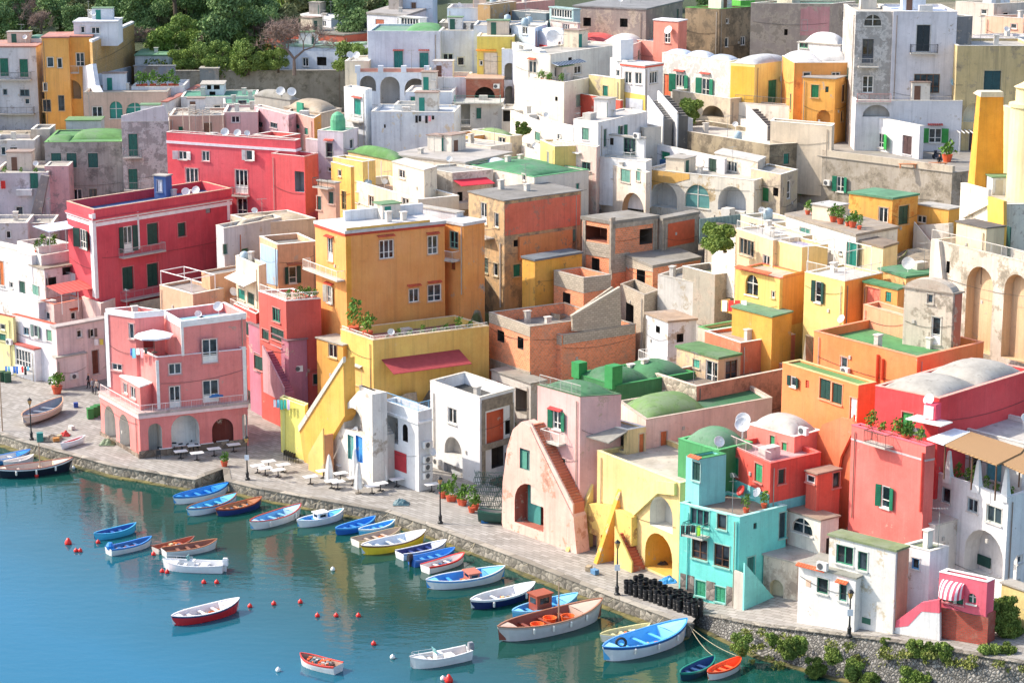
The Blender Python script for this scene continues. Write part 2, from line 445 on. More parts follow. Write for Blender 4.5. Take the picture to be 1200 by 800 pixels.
        if k == 'ag':
            pts = arch_pts(fc, u0+.02, u1-.02, z0+.02, z1-.02, -.28, 10)
            mb = MB(); mb.prism(pts, fc.N*.05); o = s.part(mb, 'window', flat(opt, .5) if opt else glassm())
            fr = MB()
            fc.box(fr, (u0+u1)/2-.05, (u0+u1)/2+.05, z0+.02, z1-.02, -.22, -.17)
            fc.box(fr, u0+.02, u1-.02, z0+Hh*.55, z0+Hh*.55+.08, -.22, -.17)
            fc.box(fr, u0-.1, u1+.1, z0-.12, z0, 0.0, .1)
            s.part(fr, 'frame', flat('d8d4cb', .7), o); return
        a, b_ = u0, u1
        if k == 'o': q = W_*.25; a, b_ = u0+q, u1-q
        mb = MB(); fc.box(mb, a, b_, z0, z1, -.155, -.12)
        o = s.part(mb, 'window', glassm())
        fr = MB(); t = .09
        fc.box(fr, a, a+t, z0, z1, -.12, -.04); fc.box(fr, b_-t, b_, z0, z1, -.12, -.04)
        fc.box(fr, a+t, b_-t, z1-t, z1, -.12, -.04); fc.box(fr, a+t, b_-t, z0, z0+t, -.12, -.04)
        n = max(1, round((b_-a)/.65))
        for i in range(1, n):
            c = a+(b_-a)*i/n; fc.box(fr, c-.05, c+.05, z0+t, z1-t, -.12, -.06)
        if Hh > 1.6: fc.box(fr, a+t, b_-t, z0+Hh*.33, z0+Hh*.33+.06, -.12, -.07)
        if Hh > 2.2: fc.box(fr, a+t, b_-t, z0+t, z0+Hh*.3, -.12, -.09)
        fcol = {'w': 'e9e6e0', 'v': '6b4630', 'o': 'e4e0d8'}[k]
        if k == 'w' and opt: fcol = opt
        s.part(fr, 'frame', flat(fcol, .6), o)
        if k in ('w', 'v'):
            sr = MB(); s._frame(sr, fc, u0, u1, z0, z1); s.part(sr, 'surround', s.surm(), o)
        else:
            for sd in (0, 1):
                sh = MB(); e0, e1 = (u0, a) if sd == 0 else (b_, u1)
                an = random.uniform(.05, .5)
                hinge = a if sd == 0 else b_; dirn = -1 if sd == 0 else 1
                U_ = fc.U*dirn*math.cos(an)+fc.N*math.sin(an); N_ = U_.cross(V((0, 0, 1)))
                O = fc.w(hinge, z0, .03); lw = (e1-e0)/max(.6, math.cos(an))
                sh.box(O, U_*lw, N_*.05, V((0, 0, Hh)))
                m = max(4, int(Hh/.16))
                for j in range(m):
                    zz = .06+(Hh-.14)*j/m
                    sh.box(O+V((0, 0, zz))+U_*.06-N_*.02, U_*(lw-.12), N_*.09, V((0, 0, (Hh-.14)/m*.55)))
                s.part(sh, 'shutter', flat(opt or GREEN, .55, 0, .2), o)
            sr = MB(); fc.box(sr, a-.08, b_+.08, z0-.1, z0, .0, .14); s.part(sr, 'sill', flat('cfcac0', .8), o)
    def surm(s):
        h = getattr(s, 'wc', 'd0cac0'); f = lambda i: int(int(h[i:i+2], 16)*.5+int('d0cac0'[i:i+2], 16)*.42)
        return flat('%02x%02x%02x' % (f(0)//6*6, f(2)//6*6, f(4)//6*6), .85, 0, .15)
    def _frame(s, sr, fc, u0, u1, z0, z1, t=.08, p=.03):
        fc.box(sr, u0-t, u0, z0, z1, .002, p); fc.box(sr, u1, u1+t, z0, z1, .002, p)
        fc.box(sr, u0-t, u1+t, z1, z1+t, .002, p+.03); fc.box(sr, u0-t-.04, u1+t+.04, z0-.1, z0, .002, .13)
    def dome(s, B, s0, s1, t0, t1, h, col, nm='vault', p=2.6, smooth=True, lift=0):
        h = h*.64
        mb = MB(); n = 14; g = []
        z = B.zt-B.par+lift
        for i in range(n+1):
            row = []
            for j in range(n+1):
                uu = -1+2*i/n; vv = -1+2*j/n
                uu = math.sin(uu*math.pi/2); vv = math.sin(vv*math.pi/2)
                hh = max(0, (1-abs(uu)**p))**.62*max(0, (1-abs(vv)**p))**.62
                si = s0+(s1-s0)*(uu+1)/2; ti = t0+(t1-t0)*(vv+1)/2
                P = B.P+B.vr*si+B.vl*ti; row.append(V((P.x, P.y, z+.02+h*hh)))
            g.append(row)
        for i in range(n):
            for j in range(n): mb.quad(g[i][j], g[i+1][j], g[i+1][j+1], g[i][j+1])
        o = s.part(mb, nm, roofm(col) if isinstance(col, str) else col, smooth=smooth)
        bm = bmesh.new(); bm.from_mesh(o.data); bmesh.ops.remove_doubles(bm, verts=bm.verts, dist=.002); bmesh.ops.recalc_face_normals(bm, faces=bm.faces); bm.to_mesh(o.data); bm.free()
        for pp in o.data.polygons: pp.use_smooth = smooth
        return o
    # pieces drawn on a face of a block: px outline, given thickness
    def poly(s, fc, pts, n0, n1, col, name='wall', wear=.25, mat=None, parent=None):
        fc = fc.off(n1); n0, n1 = n0-n1, 0
        mb = MB(); P = [fc.pt(x, y, n0) for x, y in pts]; mb.prism(P, fc.N*(n1-n0))
        return s.part(mb, name, mat or (plaster(col, wear) if isinstance(col, str) else col), parent)
    def polywall(s, fc, pts, n0, n1, col, cuts=(), wear=.3, under='b3a493', name='wall'):
        fc = fc.off(n1); n0, n1 = n0-n1, 0
        mb = MB(); mb.prism([fc.w(*fc.uz(x, y), n0) for x, y in pts], fc.N*(n1-n0)); mats = [plaster(col, wear, under)]; cut = MB()
        for (x, y, w, h, k, ic, dp) in cuts:
            mats.append(plaster(ic, .3)); u0, u1, z0, z1 = fc.rect(x, y, w, h)
            if k == 'a': cut.prism(arch_pts(fc, u0, u1, z0, z1, n1+.5, 10), -fc.N*(.5+dp), len(mats)-1)
            else: cut.box(fc.w(u0, z0, n1-dp), fc.U*(u1-u0), fc.N*(dp+.5), V((0, 0, z1-z0)), len(mats)-1)
        me = mb.mesh('wall', mats)
        if cut.f: me = boolean(me, cut.mesh('cut', mats))
        me.transform(Matrix.Translation(-s.base))
        while len(me.materials) < len(mats): me.materials.append(mats[len(me.materials)])
        o = bpy.data.objects.new(name, me); COL.objects.link(o); o.parent = s.o; return o
    def buttress(s, fc, x, y0, y1, out, wpx, col, wear=.3):
        u, zt = fc.uz(x, y0); _, zb = fc.uz(x, y1); u1, _ = fc.uz(x+wpx, y0); mb = MB()
        mb.prism([fc.w(u, zt, .0), fc.w(u, zb-1, 0), fc.w(u, zb-1, out*1.1), fc.w(u, zb, out)], fc.U*(u1-u)); s.part(mb, 'buttress', plaster(col, wear))
    def boxf(s, fc, x, y, w, h, n0, n1, col, name='panel', parent=None):
        fc = fc.off(n1); n0, n1 = n0-n1, 0
        u0, u1, z0, z1 = fc.rect(x, y, w, h); mb = MB(); fc.box(mb, u0, u1, z0, z1, n0, n1)
        return s.part(mb, name, flat(col) if isinstance(col, str) else col, parent)
    def balcony(s, fc, x, y, w, dp=.9, rail='e6e3dd', solid=False, rh=.95, slabc='c9c3b8'):
        """y: px of the slab's underside"""
        u0, u1, z0, z1 = fc.rect(x, y, w, 2); z = z0
        mb = MB(); fc.box(mb, u0, u1, z, z+.14, .002, dp)
        o = s.part(mb, 'balcony', plaster(slabc, .2)); r = MB(); m = flat(rail, .6)
        rail_run(r, [fc.w(u0+.04, z+.14, .03), fc.w(u0+.04, z+.14, dp-.05), fc.w(u1-.04, z+.14, dp-.05), fc.w(u1-.04, z+.14, .03)], rh, solid)
        s.part(r, 'railing', m, o); return o
    def railing(s, pts, h=1., col='e6e3dd', solid=False, name='railing'):
        r = MB(); rail_run(r, pts, h, solid); return s.part(r, name, flat(col, .6))
    def roofrail(s, B, sides='LR', h=.95, col='dedbd5'):
        el, er = B.vl.normalized(), B.vr.normalized(); z = V((0, 0, B.zt+.05)); P = B.P+z; i = .12
        p0 = P+el*i+er*i; pl = P+B.vl-el*i+er*i; pr = P+B.vr+el*i-er*i; pb = P+B.vr+B.vl-el*i-er*i
        if 'L' in sides: s.railing([pl, p0], h, col)
        if 'R' in sides: s.railing([p0, pr], h, col)
        if 'B' in sides: s.railing([pr, pb], h, col)
    def top(s, B, si, ti, dz=0):
        P = B.P+B.vr*si+B.vl*ti; return V((P.x, P.y, B.zt-B.par+.03+dz))
    def clutter(s, B, n):
        for i in range(n):
            p = s.top(B, random.uniform(.15, .85), random.uniform(.25, .85)); t = random.random(); rz = math.atan2(B.vr.y, B.vr.x)
            if t < .35:
                mb = MB(); hh = random.uniform(.7, 1.3); mb.cbox(p, .55, .45, hh, rz); mb.cbox(p+V((0, 0, hh)), .7, .6, .1, rz); s.part(mb, 'chimney', plaster('d8d2c8', .3))
            elif t < .65: s.antenna(p)
            elif t < .8: s.dish(p, .35)
            elif t < .9:
                mb = MB(); mb.cbox(p, random.uniform(.9, 1.8), random.uniform(.8, 1.2), random.uniform(.5, .9), rz); s.part(mb, 'roof_box', plaster('cfc9c0', .3))
            else:
                mb = MB(); mb.lathe(p, [(.45, 0), (.48, .5), (.45, 1.), (.2, 1.15), (0, 1.2)], 12); s.part(mb, 'water_tank', flat('9fb3bd', .5), smooth=True)
    def antenna(s, p, h=None):
        h = h or random.uniform(2., 3.2); mb = MB(); mb.tube(p, p+V((0, 0, h)), .03, .02)
        a = random.uniform(0, 3.14); d = V((math.cos(a), math.sin(a), 0)); e = V((-d.y, d.x, 0))
        c = p+V((0, 0, h-.1)); mb.tube(c-d*.6, c+d*.6, .018)
        for k in range(6): q = c+d*(-.55+k*.2); mb.tube(q-e*(.3-.02*k), q+e*(.3-.02*k), .012, k=4)
        c -= V((0, 0, .5)); mb.tube(c-e*.3, c+e*.3, .015); 
        s.part(mb, 'antenna', flat('8c8c8a', .5))
    def dish(s, p, r=.42, az=None, pole=.9, col='dcdcda'):
        az = random.uniform(-1.9, -1.2) if az is None else az
        mb = MB(); mb.tube(p, p+V((0, 0, pole)), .03)
        c = p+V((0, 0, pole)); d = V((math.cos(az)*.87, math.sin(az)*.87, .5)).normalized()
        M = d.to_track_quat('Z', 'Y').to_matrix()
        mb.lathe(c+d*.1, [(0, 0), (r*.5, .03), (r*.85, .1), (r, .16), (r*.97, .17), (r*.6, .08), (0, .035)], 14, axis=M)
        mb.tube(c+M @ V((0, -r, .15)), c+d*.55, .015); mb.cbox(c+d*.55-V((0, 0, .04)), .1, .1, .08)
        s.part(mb, 'satellite_dish', flat(col, .5), smooth=False)
    def dish_on(s, fc, x, y, r=.42, col='dcdcda'):
        s.dish(fc.pt(x, y, .35)-V((0, 0, .3)), r, math.atan2(fc.N.y, fc.N.x), .3, col)
    def ac(s, fc, x, y, w=.85):
        u, z = fc.uz(x, y); mb = MB(); fc.box(mb, u-w/2, u+w/2, z-.3, z+.3, .08, .4)
        o = s.part(mb, 'air_conditioner', flat('dddcd8', .5))
        g = MB(); c = fc.w(u-.12, z, .405); M = fc.N.to_track_quat('Z', 'Y').to_matrix()
        g.lathe(c, [(.24, 0), (.24, .02), (0, .025)], 14, axis=M); s.part(g, 'fan_grille', flat('55575a', .6), o)
    def pipe(s, fc, x, y0, y1, col='b8b2a6', r=.05):
        mb = MB(); a = fc.pt(x, y0, r+.03); u, z = fc.uz(x, y0); _, z1 = fc.uz(x, y1)
        mb.tube(a, V((a.x, a.y, z1)), r); s.part(mb, 'drainpipe', flat(col, .6))
    def hood(s, fc, x, y, w, col='c4583a', dp=.35):
        u0, u1, z0, z1 = fc.rect(x, y, w, 2); mb = MB()
        k = max(2, int((u1-u0)/.22))
        for i in range(k):
            a = u0+(u1-u0)*i/k; P = [fc.w(a, z1+.12, .0), fc.w(a+(u1-u0)/k*.85, z1+.12, 0), fc.w(a+(u1-u0)/k*.85, z1-.02, dp), fc.w(a, z1-.02, dp)]
            mb.prism(P, (0, 0, -.07))
        s.part(mb, 'tile_hood', flat(col, .8, 0, .3))
    def awning(s, fc, x0, x1, y, dp, drop, col, col2=None, th=.05, posts=False, name='awning'):
        u0, z = fc.uz(x0, y); u1, _ = fc.uz(x1, y); n = max(1, int((u1-u0)/.28)) if col2 else 1
        mats = [flat(col, .8)]+([flat(col2, .8)] if col2 else []); mb = MB()
        for i in range(n):
            a = u0+(u1-u0)*i/n; b_ = u0+(u1-u0)*(i+1)/n
            mb.prism([fc.w(a, z, .01), fc.w(b_, z, .01), fc.w(b_, z-drop, dp), fc.w(a, z-drop, dp)], (0, 0, -th), i % len(mats))
        o = s.part(mb, name, mats)
        if posts:
            q = MB()
            for u in (u0+.1, (u0+u1)/2, u1-.1): q.tube(fc.w(u, z-drop-th, dp-.1), fc.w(u, z-drop-2.3, dp-.1), .05)
            s.part(q, 'post', flat('d8d4cc', .6), o)
    def stairs(s, fc, x0, y0, x1, y1, wd=1.1, col='c9836a', side='d8d0c4', n0=0., wall=True, down=6., para=.7, inner=True):
        """solid flight against a face from px (x0,y0) low to (x1,y1) high"""
        fc = fc.off(n0+wd); n0 = -wd
        ua, za = fc.uz(x0, y0); ub, zb_ = fc.uz(x1, y1); n = max(3, int(abs(zb_-za)/.19)); mb = MB()
        for i in range(n):
            a = ua+(ub-ua)*i/n; b_ = ua+(ub-ua)*(i+1)/n; z = za+(zb_-za)*(i+1)/n
            fc.box(mb, min(a, b_), max(a, b_), za-down, z, n0+.002, n0+wd)
        o = s.part(mb, 'stairs', plaster(col, .2))
        if wall:
            k = MB()
            sg = [(n0+wd+.002, n0+wd+.16)]
            for (p0, p1) in sg:
                k.prism([fc.w(ua, za-down, p0), fc.w(ub, za-down, p0), fc.w(ub, zb_+para, p0), fc.w(ua, za+para, p0)], fc.N*(p1-p0))
            s.part(k, 'stair_wall', plaster(side, .25), o)
        return o
def rail_run(r, pts, h, solid=False, sp_=.16):
    for a, b in zip(pts, pts[1:]):
        a = V(a); b = V(b); d = b-a; L = d.length
        if L < .05: continue
        up = V((0, 0, h)); d.normalize(); n = d.cross(V((0, 0, 1))).normalized()
        if solid: r.box(a-n*.06, b-a, n*.12, up); continue
        r.box(a-n*.025+up-V((0, 0, .05)), b-a, n*.05, V((0, 0, .05)))
        r.box(a-n*.015+V((0, 0, .06)), b-a, n*.03, V((0, 0, .03)))
        k = max(1, int(L/sp_))
        for i in range(k+1):
            p = a+d*(L*i/k); t = .035 if i % 8 == 0 else .012
            r.box(p-n*t/2-d*t/2, n*t, d*t, up-V((0, 0, .05)))
def onface(B, f, x, y):
    fc = getattr(B, f); p = fc.pt(x, y); return p.y
def at_q(x, y):
    z = quay_z(x); return atz(x, y, z).y
def quay_z(x):
    for (a, za), (b, zb) in zip([(-999, 1.), (815, 1.), (900, 2.), (1050, 3.), (1200, 3.6)], [(815, 1.), (900, 2.), (1050, 3.), (1200, 3.6), (9999, 3.8)]):
        if x <= b: return za+(zb-za)*(x-a)/(b-a)
# ---- camera, light, sky
cam = bpy.data.cameras.new('camera'); co = bpy.data.objects.new('camera', cam); COL.objects.link(co)
co.location = (0, 0, CH); co.rotation_euler = (R(90)-PITCH, 0, 0)
cam.sensor_width = 36; cam.lens = 36*F/1200; cam.clip_start = 1; cam.clip_end = 5000; scene.camera = co
SUND = V((-.87, .16, 0)).normalized(); EL = R(42)
sd = V((SUND.x*math.cos(EL), SUND.y*math.cos(EL), math.sin(EL)))
sl = bpy.data.lights.new('sun', 'SUN'); so = bpy.data.objects.new('sun', sl); COL.objects.link(so)
sl.energy = 2.7; sl.angle = R(.5); sl.color = (1, .91, .78)
so.rotation_euler = (-sd).to_track_quat('-Z', 'Y').to_euler()
wd = bpy.data.worlds.new('World'); scene.world = wd; wd.use_nodes = True
nt = wd.node_tree; bg = nt.nodes['Background']; sk = nt.nodes.new('ShaderNodeTexSky'); sk.sky_type = 'NISHITA'; sk.sun_disc = False
sk.sun_elevation = EL; sk.sun_rotation = math.atan2(SUND.x, SUND.y); sk.altitude = 0; sk.air_density = 1.0; sk.dust_density = 2.2; sk.ozone_density = .8
nt.links.new(sk.outputs[0], bg.inputs[0]); bg.inputs[1].default_value = .15
scene.view_settings.view_transform = 'Standard'; scene.view_settings.look = 'None'; scene.view_settings.exposure = 1.05; scene.view_settings.gamma = 1
# ---- sea
m, nt, b = newmat('sea_water'); P = pos(nt)
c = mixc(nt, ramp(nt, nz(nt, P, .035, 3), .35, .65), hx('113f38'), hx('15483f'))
# blue sky reflection painted into the base colour away from the quay
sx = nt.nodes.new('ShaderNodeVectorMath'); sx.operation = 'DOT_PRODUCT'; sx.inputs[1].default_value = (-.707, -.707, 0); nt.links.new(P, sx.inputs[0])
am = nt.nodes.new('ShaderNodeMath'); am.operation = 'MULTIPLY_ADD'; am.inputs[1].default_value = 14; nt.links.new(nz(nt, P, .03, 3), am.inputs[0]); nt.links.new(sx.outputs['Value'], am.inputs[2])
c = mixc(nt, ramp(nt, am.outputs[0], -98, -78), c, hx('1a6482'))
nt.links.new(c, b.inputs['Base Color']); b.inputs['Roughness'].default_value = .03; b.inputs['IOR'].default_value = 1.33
w1 = nz(nt, pos(nt, (.55, 1.1, 1)), 1.1, 3, .6); w2 = nz(nt, pos(nt, (.3, .6, 1)), .5, 2, .5)
ad = nt.nodes.new('ShaderNodeMath'); ad.operation = 'ADD'; nt.links.new(w1, ad.inputs[0]); nt.links.new(w2, ad.inputs[1])
bump(nt, b, ad.outputs[0], .3, .06)
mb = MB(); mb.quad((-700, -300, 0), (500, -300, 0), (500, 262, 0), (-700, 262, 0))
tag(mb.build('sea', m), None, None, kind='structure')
# ---- quay
m, nt, b = newmat('quay_paving'); P = pos(nt)
mp = nt.nodes.new('ShaderNodeMapping'); mp.inputs['Rotation'].default_value = (0, 0, R(45)); nt.links.new(P, mp.inputs[0])
t = nt.nodes.new('ShaderNodeTexBrick'); nt.links.new(mp.outputs[0], t.inputs['Vector'])
t.inputs['Color1'].default_value = (*hx('a8a49e'), 1); t.inputs['Color2'].default_value = (*hx('86827c'), 1); t.inputs['Mortar'].default_value = (*hx('6b655c'), 1)
t.inputs['Scale'].default_value = 1; t.inputs['Brick Width'].default_value = .9; t.inputs['Row Height'].default_value = .45; t.inputs['Mortar Size'].default_value = .03
c = mixc(nt, ramp(nt, nz(nt, P, .25, 6, .7), .42, .62, 0, .65), t.outputs['Color'], hx('9a958e'))
c = mixc(nt, ramp(nt, nz(nt, P, .6, 5, .7), .55, .7, 0, .5), c, hx('6d665c'))
nt.links.new(c, b.inputs['Base Color']); b.inputs['Roughness'].default_value = .9; bump(nt, b, t.outputs['Fac'], -.3, .02)
MQ = m
MW = stonem('8d877c', '4a453e', 1.9, 'quay_wall_stone', .05)
ME = stonem('8f8c86', '26241f', 4.2, 'embankment_cobbles', .2)
front = [(-200, 455), (-60, 490), (25, 517), (132, 546), (228, 562), (262, 549), (264, 563), (300, 572), (455, 600), (515, 620), (600, 652), (720, 700), (808, 733)]
back = [(-200, 400), (-60, 415), (25, 425), (132, 435), (228, 450), (262, 455), (290, 465), (340, 480), (455, 530), (515, 550), (600, 575), (720, 630), (840, 690)]
def strip(front, back, name, top, side, zf, ex=0):
    mb = MB()
    Fp = [atz(x, y, zf(x)) for x, y in front]; Bp = [atz(x, y, zf(x)) for x, y in back]
    for i in range(len(Fp)-1):
        mb.quad(Fp[i], Fp[i+1], Bp[i+1], Bp[i], 0)
        a, c = Fp[i], Fp[i+1]; lo = V((0, 0, -a.z-2.5)); lo2 = V((0, 0, -c.z-2.5))
        mb.quad(a+lo, c+lo2, c, a, 1)
    return mb.build(name, [top, side]), Fp
q, Fp = strip(front, back, 'quay', MQ, MW, quay_z); tag(q, None, None, kind='structure')
# weed-covered footing along the waterline and coping stones on the edge
m, nt, b = newmat('weedy_footing'); P = pos(nt)
c = mixc(nt, ramp(nt, nz(nt, P, .8, 5), .4, .6), hx('7a7142'), hx('47472f')); nt.links.new(c, b.inputs['Base Color']); b.inputs['Roughness'].default_value = .8
bump(nt, b, nz(nt, P, 3, 4), .6, .1); MF = m
mb = MB(); cb = MB()
def edge_run(P, mb, cb):
    for i in range(len(P)-1):
        a, c = P[i], P[i+1]; d = (c-a); L = d.length; d.normalize(); n = V((d.y, -d.x, 0)).normalized()
        k = max(1, int(L/1.5))
        for j in range(k):
            p = a+d*(L*j/k); e = a+d*(L*(j+1)/k); w_ = .55+.35*noise.noise(p*.3); zz = .08+.07*noise.noise(p*.7)
            mb.prism([V((p.x, p.y, -1))+n*.003, V((e.x, e.y, -1))+n*.003, V((e.x, e.y, -1))+n*w_, V((p.x, p.y, -1))+n*w_], (0, 0, 1+zz))
            cb.prism([p+n*.08, e+n*.08-d*.02, e-n*.55-d*.02, p-n*.55], (0, 0, .05+.02*random.random()))
edge_run(Fp, mb, cb)
tag(mb.build('quay_footing', MF), None, None, kind='structure')
tag(cb.build('quay_edge', stonem('9a9387', '57524a', .5, 'coping_stone', .02)), None, None, kind='structure')
f2 = [(808, 733), (815, 718), (890, 733), (985, 744), (1050, 752), (1200, 777), (1330, 798)]
b2 = [(840, 690), (850, 685), (915, 690), (1000, 690), (1060, 700), (1200, 715), (1330, 730)]
def z2(x): return 1.0 if x < 812 else quay_z(x)+.0
q, F2 = strip(f2, b2, 'promenade', MQ, ME, z2); tag(q, None, None, kind='structure')
# sloping cobbled embankment in front of the promenade
e1 = [(812, 733), (890, 770), (960, 790), (1010, 803), (1100, 822), (1250, 850)]
mb = MB(); A = F2[1:]; Bq = [atz(x, y, -.1) for x, y in e1]
n = min(len(A), len(Bq))
for i in range(n-1):
    for s_ in range(6):
        t0, t1 = s_/6, (s_+1)/6
        mb.quad(Bq[i].lerp(A[i]-V((0, 0, .25)), t0), Bq[i+1].lerp(A[i+1]-V((0, 0, .25)), t0), Bq[i+1].lerp(A[i+1]-V((0, 0, .25)), t1), Bq[i].lerp(A[i]-V((0, 0, .25)), t1))
tag(mb.build('embankment', ME), None, None, kind='structure')
mb = MB(); cb = MB(); edge_run([p.copy() for p in Bq], mb, MB()); edge_run(A, MB(), cb)
tag(mb.build('embankment_footing', MF), None, None, kind='structure'); tag(cb.build('promenade_kerb', MW), None, None, kind='structure')
# ================= waterfront, left to right
# pink house on arches
h = H('pink_house', 'pink cafe house standing on arches at the corner of the quay with white trim')
PB = h.block(163, 487, 537, xl=117, yl=461, xr=290, yr=473, D='q', c='f58a84', wear=.1, par=0, roof='d9b9ae', streak=.15, slab=.25, w=[
  (129, 496, 13, 40, 'a', 'e8e2da', 2.2), (146, 507, 12, 42, 'a', 'e8e2da', 2.2), (182, 515, 16, 38, 'a', 'e4ddd4', 1.8), (217, 504, 33, 36, 'a', 'e8e4de', 1.4), (261, 506, 25, 32, 'a', '6b2a20', .3), (287, 500, 6, 30, 'a', 'e8e4de', .8)], bands=[(0, .3, 'f3ccc8', .12)])
h.boxf(PB.L, 140, 532, 44, 26, .01, .14, stonem('8a7a6c', '57493e', 1.4, 'plinth_stone', .05), 'plinth')
h.boxf(PB.R, 226, 529, 126, 15, .01, .1, stonem('8a7a6c', '57493e', 1.4, 'plinth_stone', .05), 'plinth')
PL = h.block(183, 419, 490, xl=149, yl=403, xr=289, yr=409, D=onface(PB, 'R', 183, 487)+.9, c='f58a84', wear=.08, par=.9, roof='c98a86', cop='efe9e4', streak=.12, down=0, w=[
  (205, 465, 13, 26, 'w'), (205, 432, 15, 13, 'w'), (246, 411, 18, 28, 'w'), (247, 458, 19, 26, 'w'), (157, 424, 6, 10, 'w')])
h.boxf(PL.R, 185.5, 455, 3.5, 66, .01, .09, 'efe9e4', 'corner_trim'); h.boxf(PL.R, 287, 438, 4, 64, .01, .09, 'efe9e4', 'corner_trim')
P2 = h.block(212, 377, 425, xl=189, yl=364, xr=288, yr=367, D=onface(PL, 'R', 212, 419)+.02, c='f6928c', wear=.08, par=.9, roof='cfd6dc', cop='efece8', down=0, bands=[(0, .55, 'efece8', .08)])
h.boxf(P2.R, 214, 397, 3, 40, .01, .09, 'efe9e4', 'corner_trim')
P1 = h.block(158, 367, 480, xl=124, yl=362, xr=192, yr=364, D=PL.P.y+3.2, c='f58a84', wear=.08, par=.7, roof='cfd6dc', cop='efece8', down=0, bands=[(0, .5, 'efece8', .08)], w=[(154, 388, 6, 18, 'w'), (137, 430, 12, 8, 'w'), (174, 402, 12, 14, 'r', 'b8433f', .5)])
h.boxf(P1.L, 126, 410, 4, 86, .01, .09, 'f1ebe6', 'corner_trim')
PC = h.block(164, 454, 487, xl=141, yl=441, xr=182, yr=448, D=onface(PB, 'L', 164, 487)+1.2, c='f58a84', wear=.05, par=0, roof='efece8', down=0, w=[(156, 460, 6, 14, 'w'), (147, 455, 5, 12, 'w')])
# glass skylight boxes on roof
for s_, t_ in ((.35, .5), (.6, .45)):
    p = h.top(P2, s_, t_); mb = MB(); mb.cbox(p, 2.2, 1.6, .35, .6); h.part(mb, 'skylight', flat('8fc4d8', .2))
h.clutter(P1, 2); h.dish(h.top(P2, .8, .7), .5)
O = PB.P+V((0, 0, PB.zt+.02)); el, er = PB.vl.normalized(), PB.vr.normalized()
h.railing([O+PB.vl+er*.1, O+el*.1+er*.1, O+PB.vr+el*.1-er*.1], .95, 'efd9d6')
# narrow lane behind: mauve / red house with terrace
h = H('red_house', 'faded red house with a potted flower terrace and a mauve side wall')
B = h.block(335, 353, 498, xl=303, yl=341, xr=376, yr=350, D=207, c='cf5a50', wear=.12, par=.25, roof='d9b7a0', cop='efe8e0', w=[(324, 369, 9, 16, 'w', '3f8f78'), (325, 392, 15, 14, 'g', DGREEN), (311, 392, 8, 12, 'g', DGREEN), (303, 425, 10, 16, 'g', DGREEN), (348, 447, 12, 20, 'd', '5a3c2a'), (371, 444, 8, 12, 'g', DGREEN)])
h.roofrail(B, 'LR', .7, 'efeae4'); h.ac(B.R, 349, 431)
B = h.block(338, 400, 530, xl=291, yl=378, dR=2, D=206.5, c='b87488', wear=.2, par=0, roof='8f6a70', w=[(303, 425, 10, 20, 'g', DGREEN), (315, 493, 12, 30, 'd', '2a3f86'), (322, 398, 16, 12, 'g', DGREEN)])
h.stairs(B.L, 334, 462, 309, 412, 1., 'b0667a', 'c9a0a8', down=.8)
h = H('beige_house', 'beige house with a light blue side wall above the red house with flower terrace')
B = h.block(325, 287, 345, xl=304, yl=277, xr=371, yr=283, c='e3b48e', wear=.2, par=.6, roof='8f8a80', cop='e4ded4', w=[(343, 322, 19, 20, 'o', DGREEN)])
h.hood(B.R, 345, 310, 18, 'a8664a')
h.poly(B.L, [(305, 285), (325, 293), (325, 335), (305, 330)], .01, .06, 'a9c6e6')
h = H('cream_house', 'cream and orange house wedged left of the beige house with blue side')
B = h.block(303, 312, 400, xl=276, yl=300, xr=312, yr=309, c='f0dfc0', wear=.25, par=.5, w=[(283, 345, 8, 12, 'g', TEAL), (294, 350, 8, 14, 'g', DGREEN), (282, 330, 8, 10, 'w')], clutter=2)
h.awning(B.L, 277, 300, 318, 1.4, .5, 'cfc9c0', name='awning'); h.balcony(B.L, 290, 365, 22)
B = h.block(300, 368, 430, xl=274, yl=356, xr=306, yr=365, D=214, c='c8504a', wear=.3, par=.3, w=[(290, 385, 10, 16, 'g', DGREEN), (281, 400, 8, 14, 'g', DGREEN)])
# big orange palazzo
h = H('orange_palazzo', 'tall orange house with a white flat roof over the long yellow terrace wall')
OB = h.block(405, 274, 402, xl=369, yl=262, xr=521, yr=262, D=206, c='ffa55a', wear=.02, under='e2b893', par=0, roof='ddd9d6', slab=.3, streak=.2, w=[
  (387, 292, 6, 28, 'w'), (386, 345, 11, 20, 'o', 'b9b9ae'), (453, 292, 17, 22, 'w'), (507, 287, 12, 22, 'w'), (485, 346, 12, 16, 'w'), (509, 343, 16, 20, 'w')], bands=[(0, .25, 'b8442e', .1)])
for x, y, w_ in ((452, 277, 20), (507, 274, 15), (485, 335, 16), (509, 331, 16)): h.hood(OB.R, x, y, w_)
for x, y in ((387, 278), (387, 333)): h.hood(OB.L, x, y, 9, 'b03a26')
h.balcony(OB.L, 384, 321, 40, .9); h.boxf(OB.R, 455, 267, 98, 9, .005, .02, plaster('ffc060', .1), 'painted_band')
h.boxf(OB.R, 409, 330, 6, 110, .004, .015, plaster('f0a23c', .1), 'painted_band')
OW = h.block(543, 265, 360, xl=520, yl=261, dR=3, D=onface(OB, 'R', 520, 300)-.4, c='fca054', wear=.2, par=0, roof='ddd9d6', slab=.3, w=[(532, 281, 10, 20, 'w', '7fb0a0'), (531, 311, 5, 10, 'd', '8a4a2c')])
h.balcony(OW.L, 528, 303, 22, 1.1); h.pipe(OW.L, 541, 266, 345)
mb = MB(); p = h.top(OB, .62, .75); rz = math.atan2(OB.vr.y, OB.vr.x)
mb.cbox(p, 9, .4, 1.3, rz); h.part(mb, 'parapet', plaster('dfe0e2', .1)); h.clutter(OB, 3)
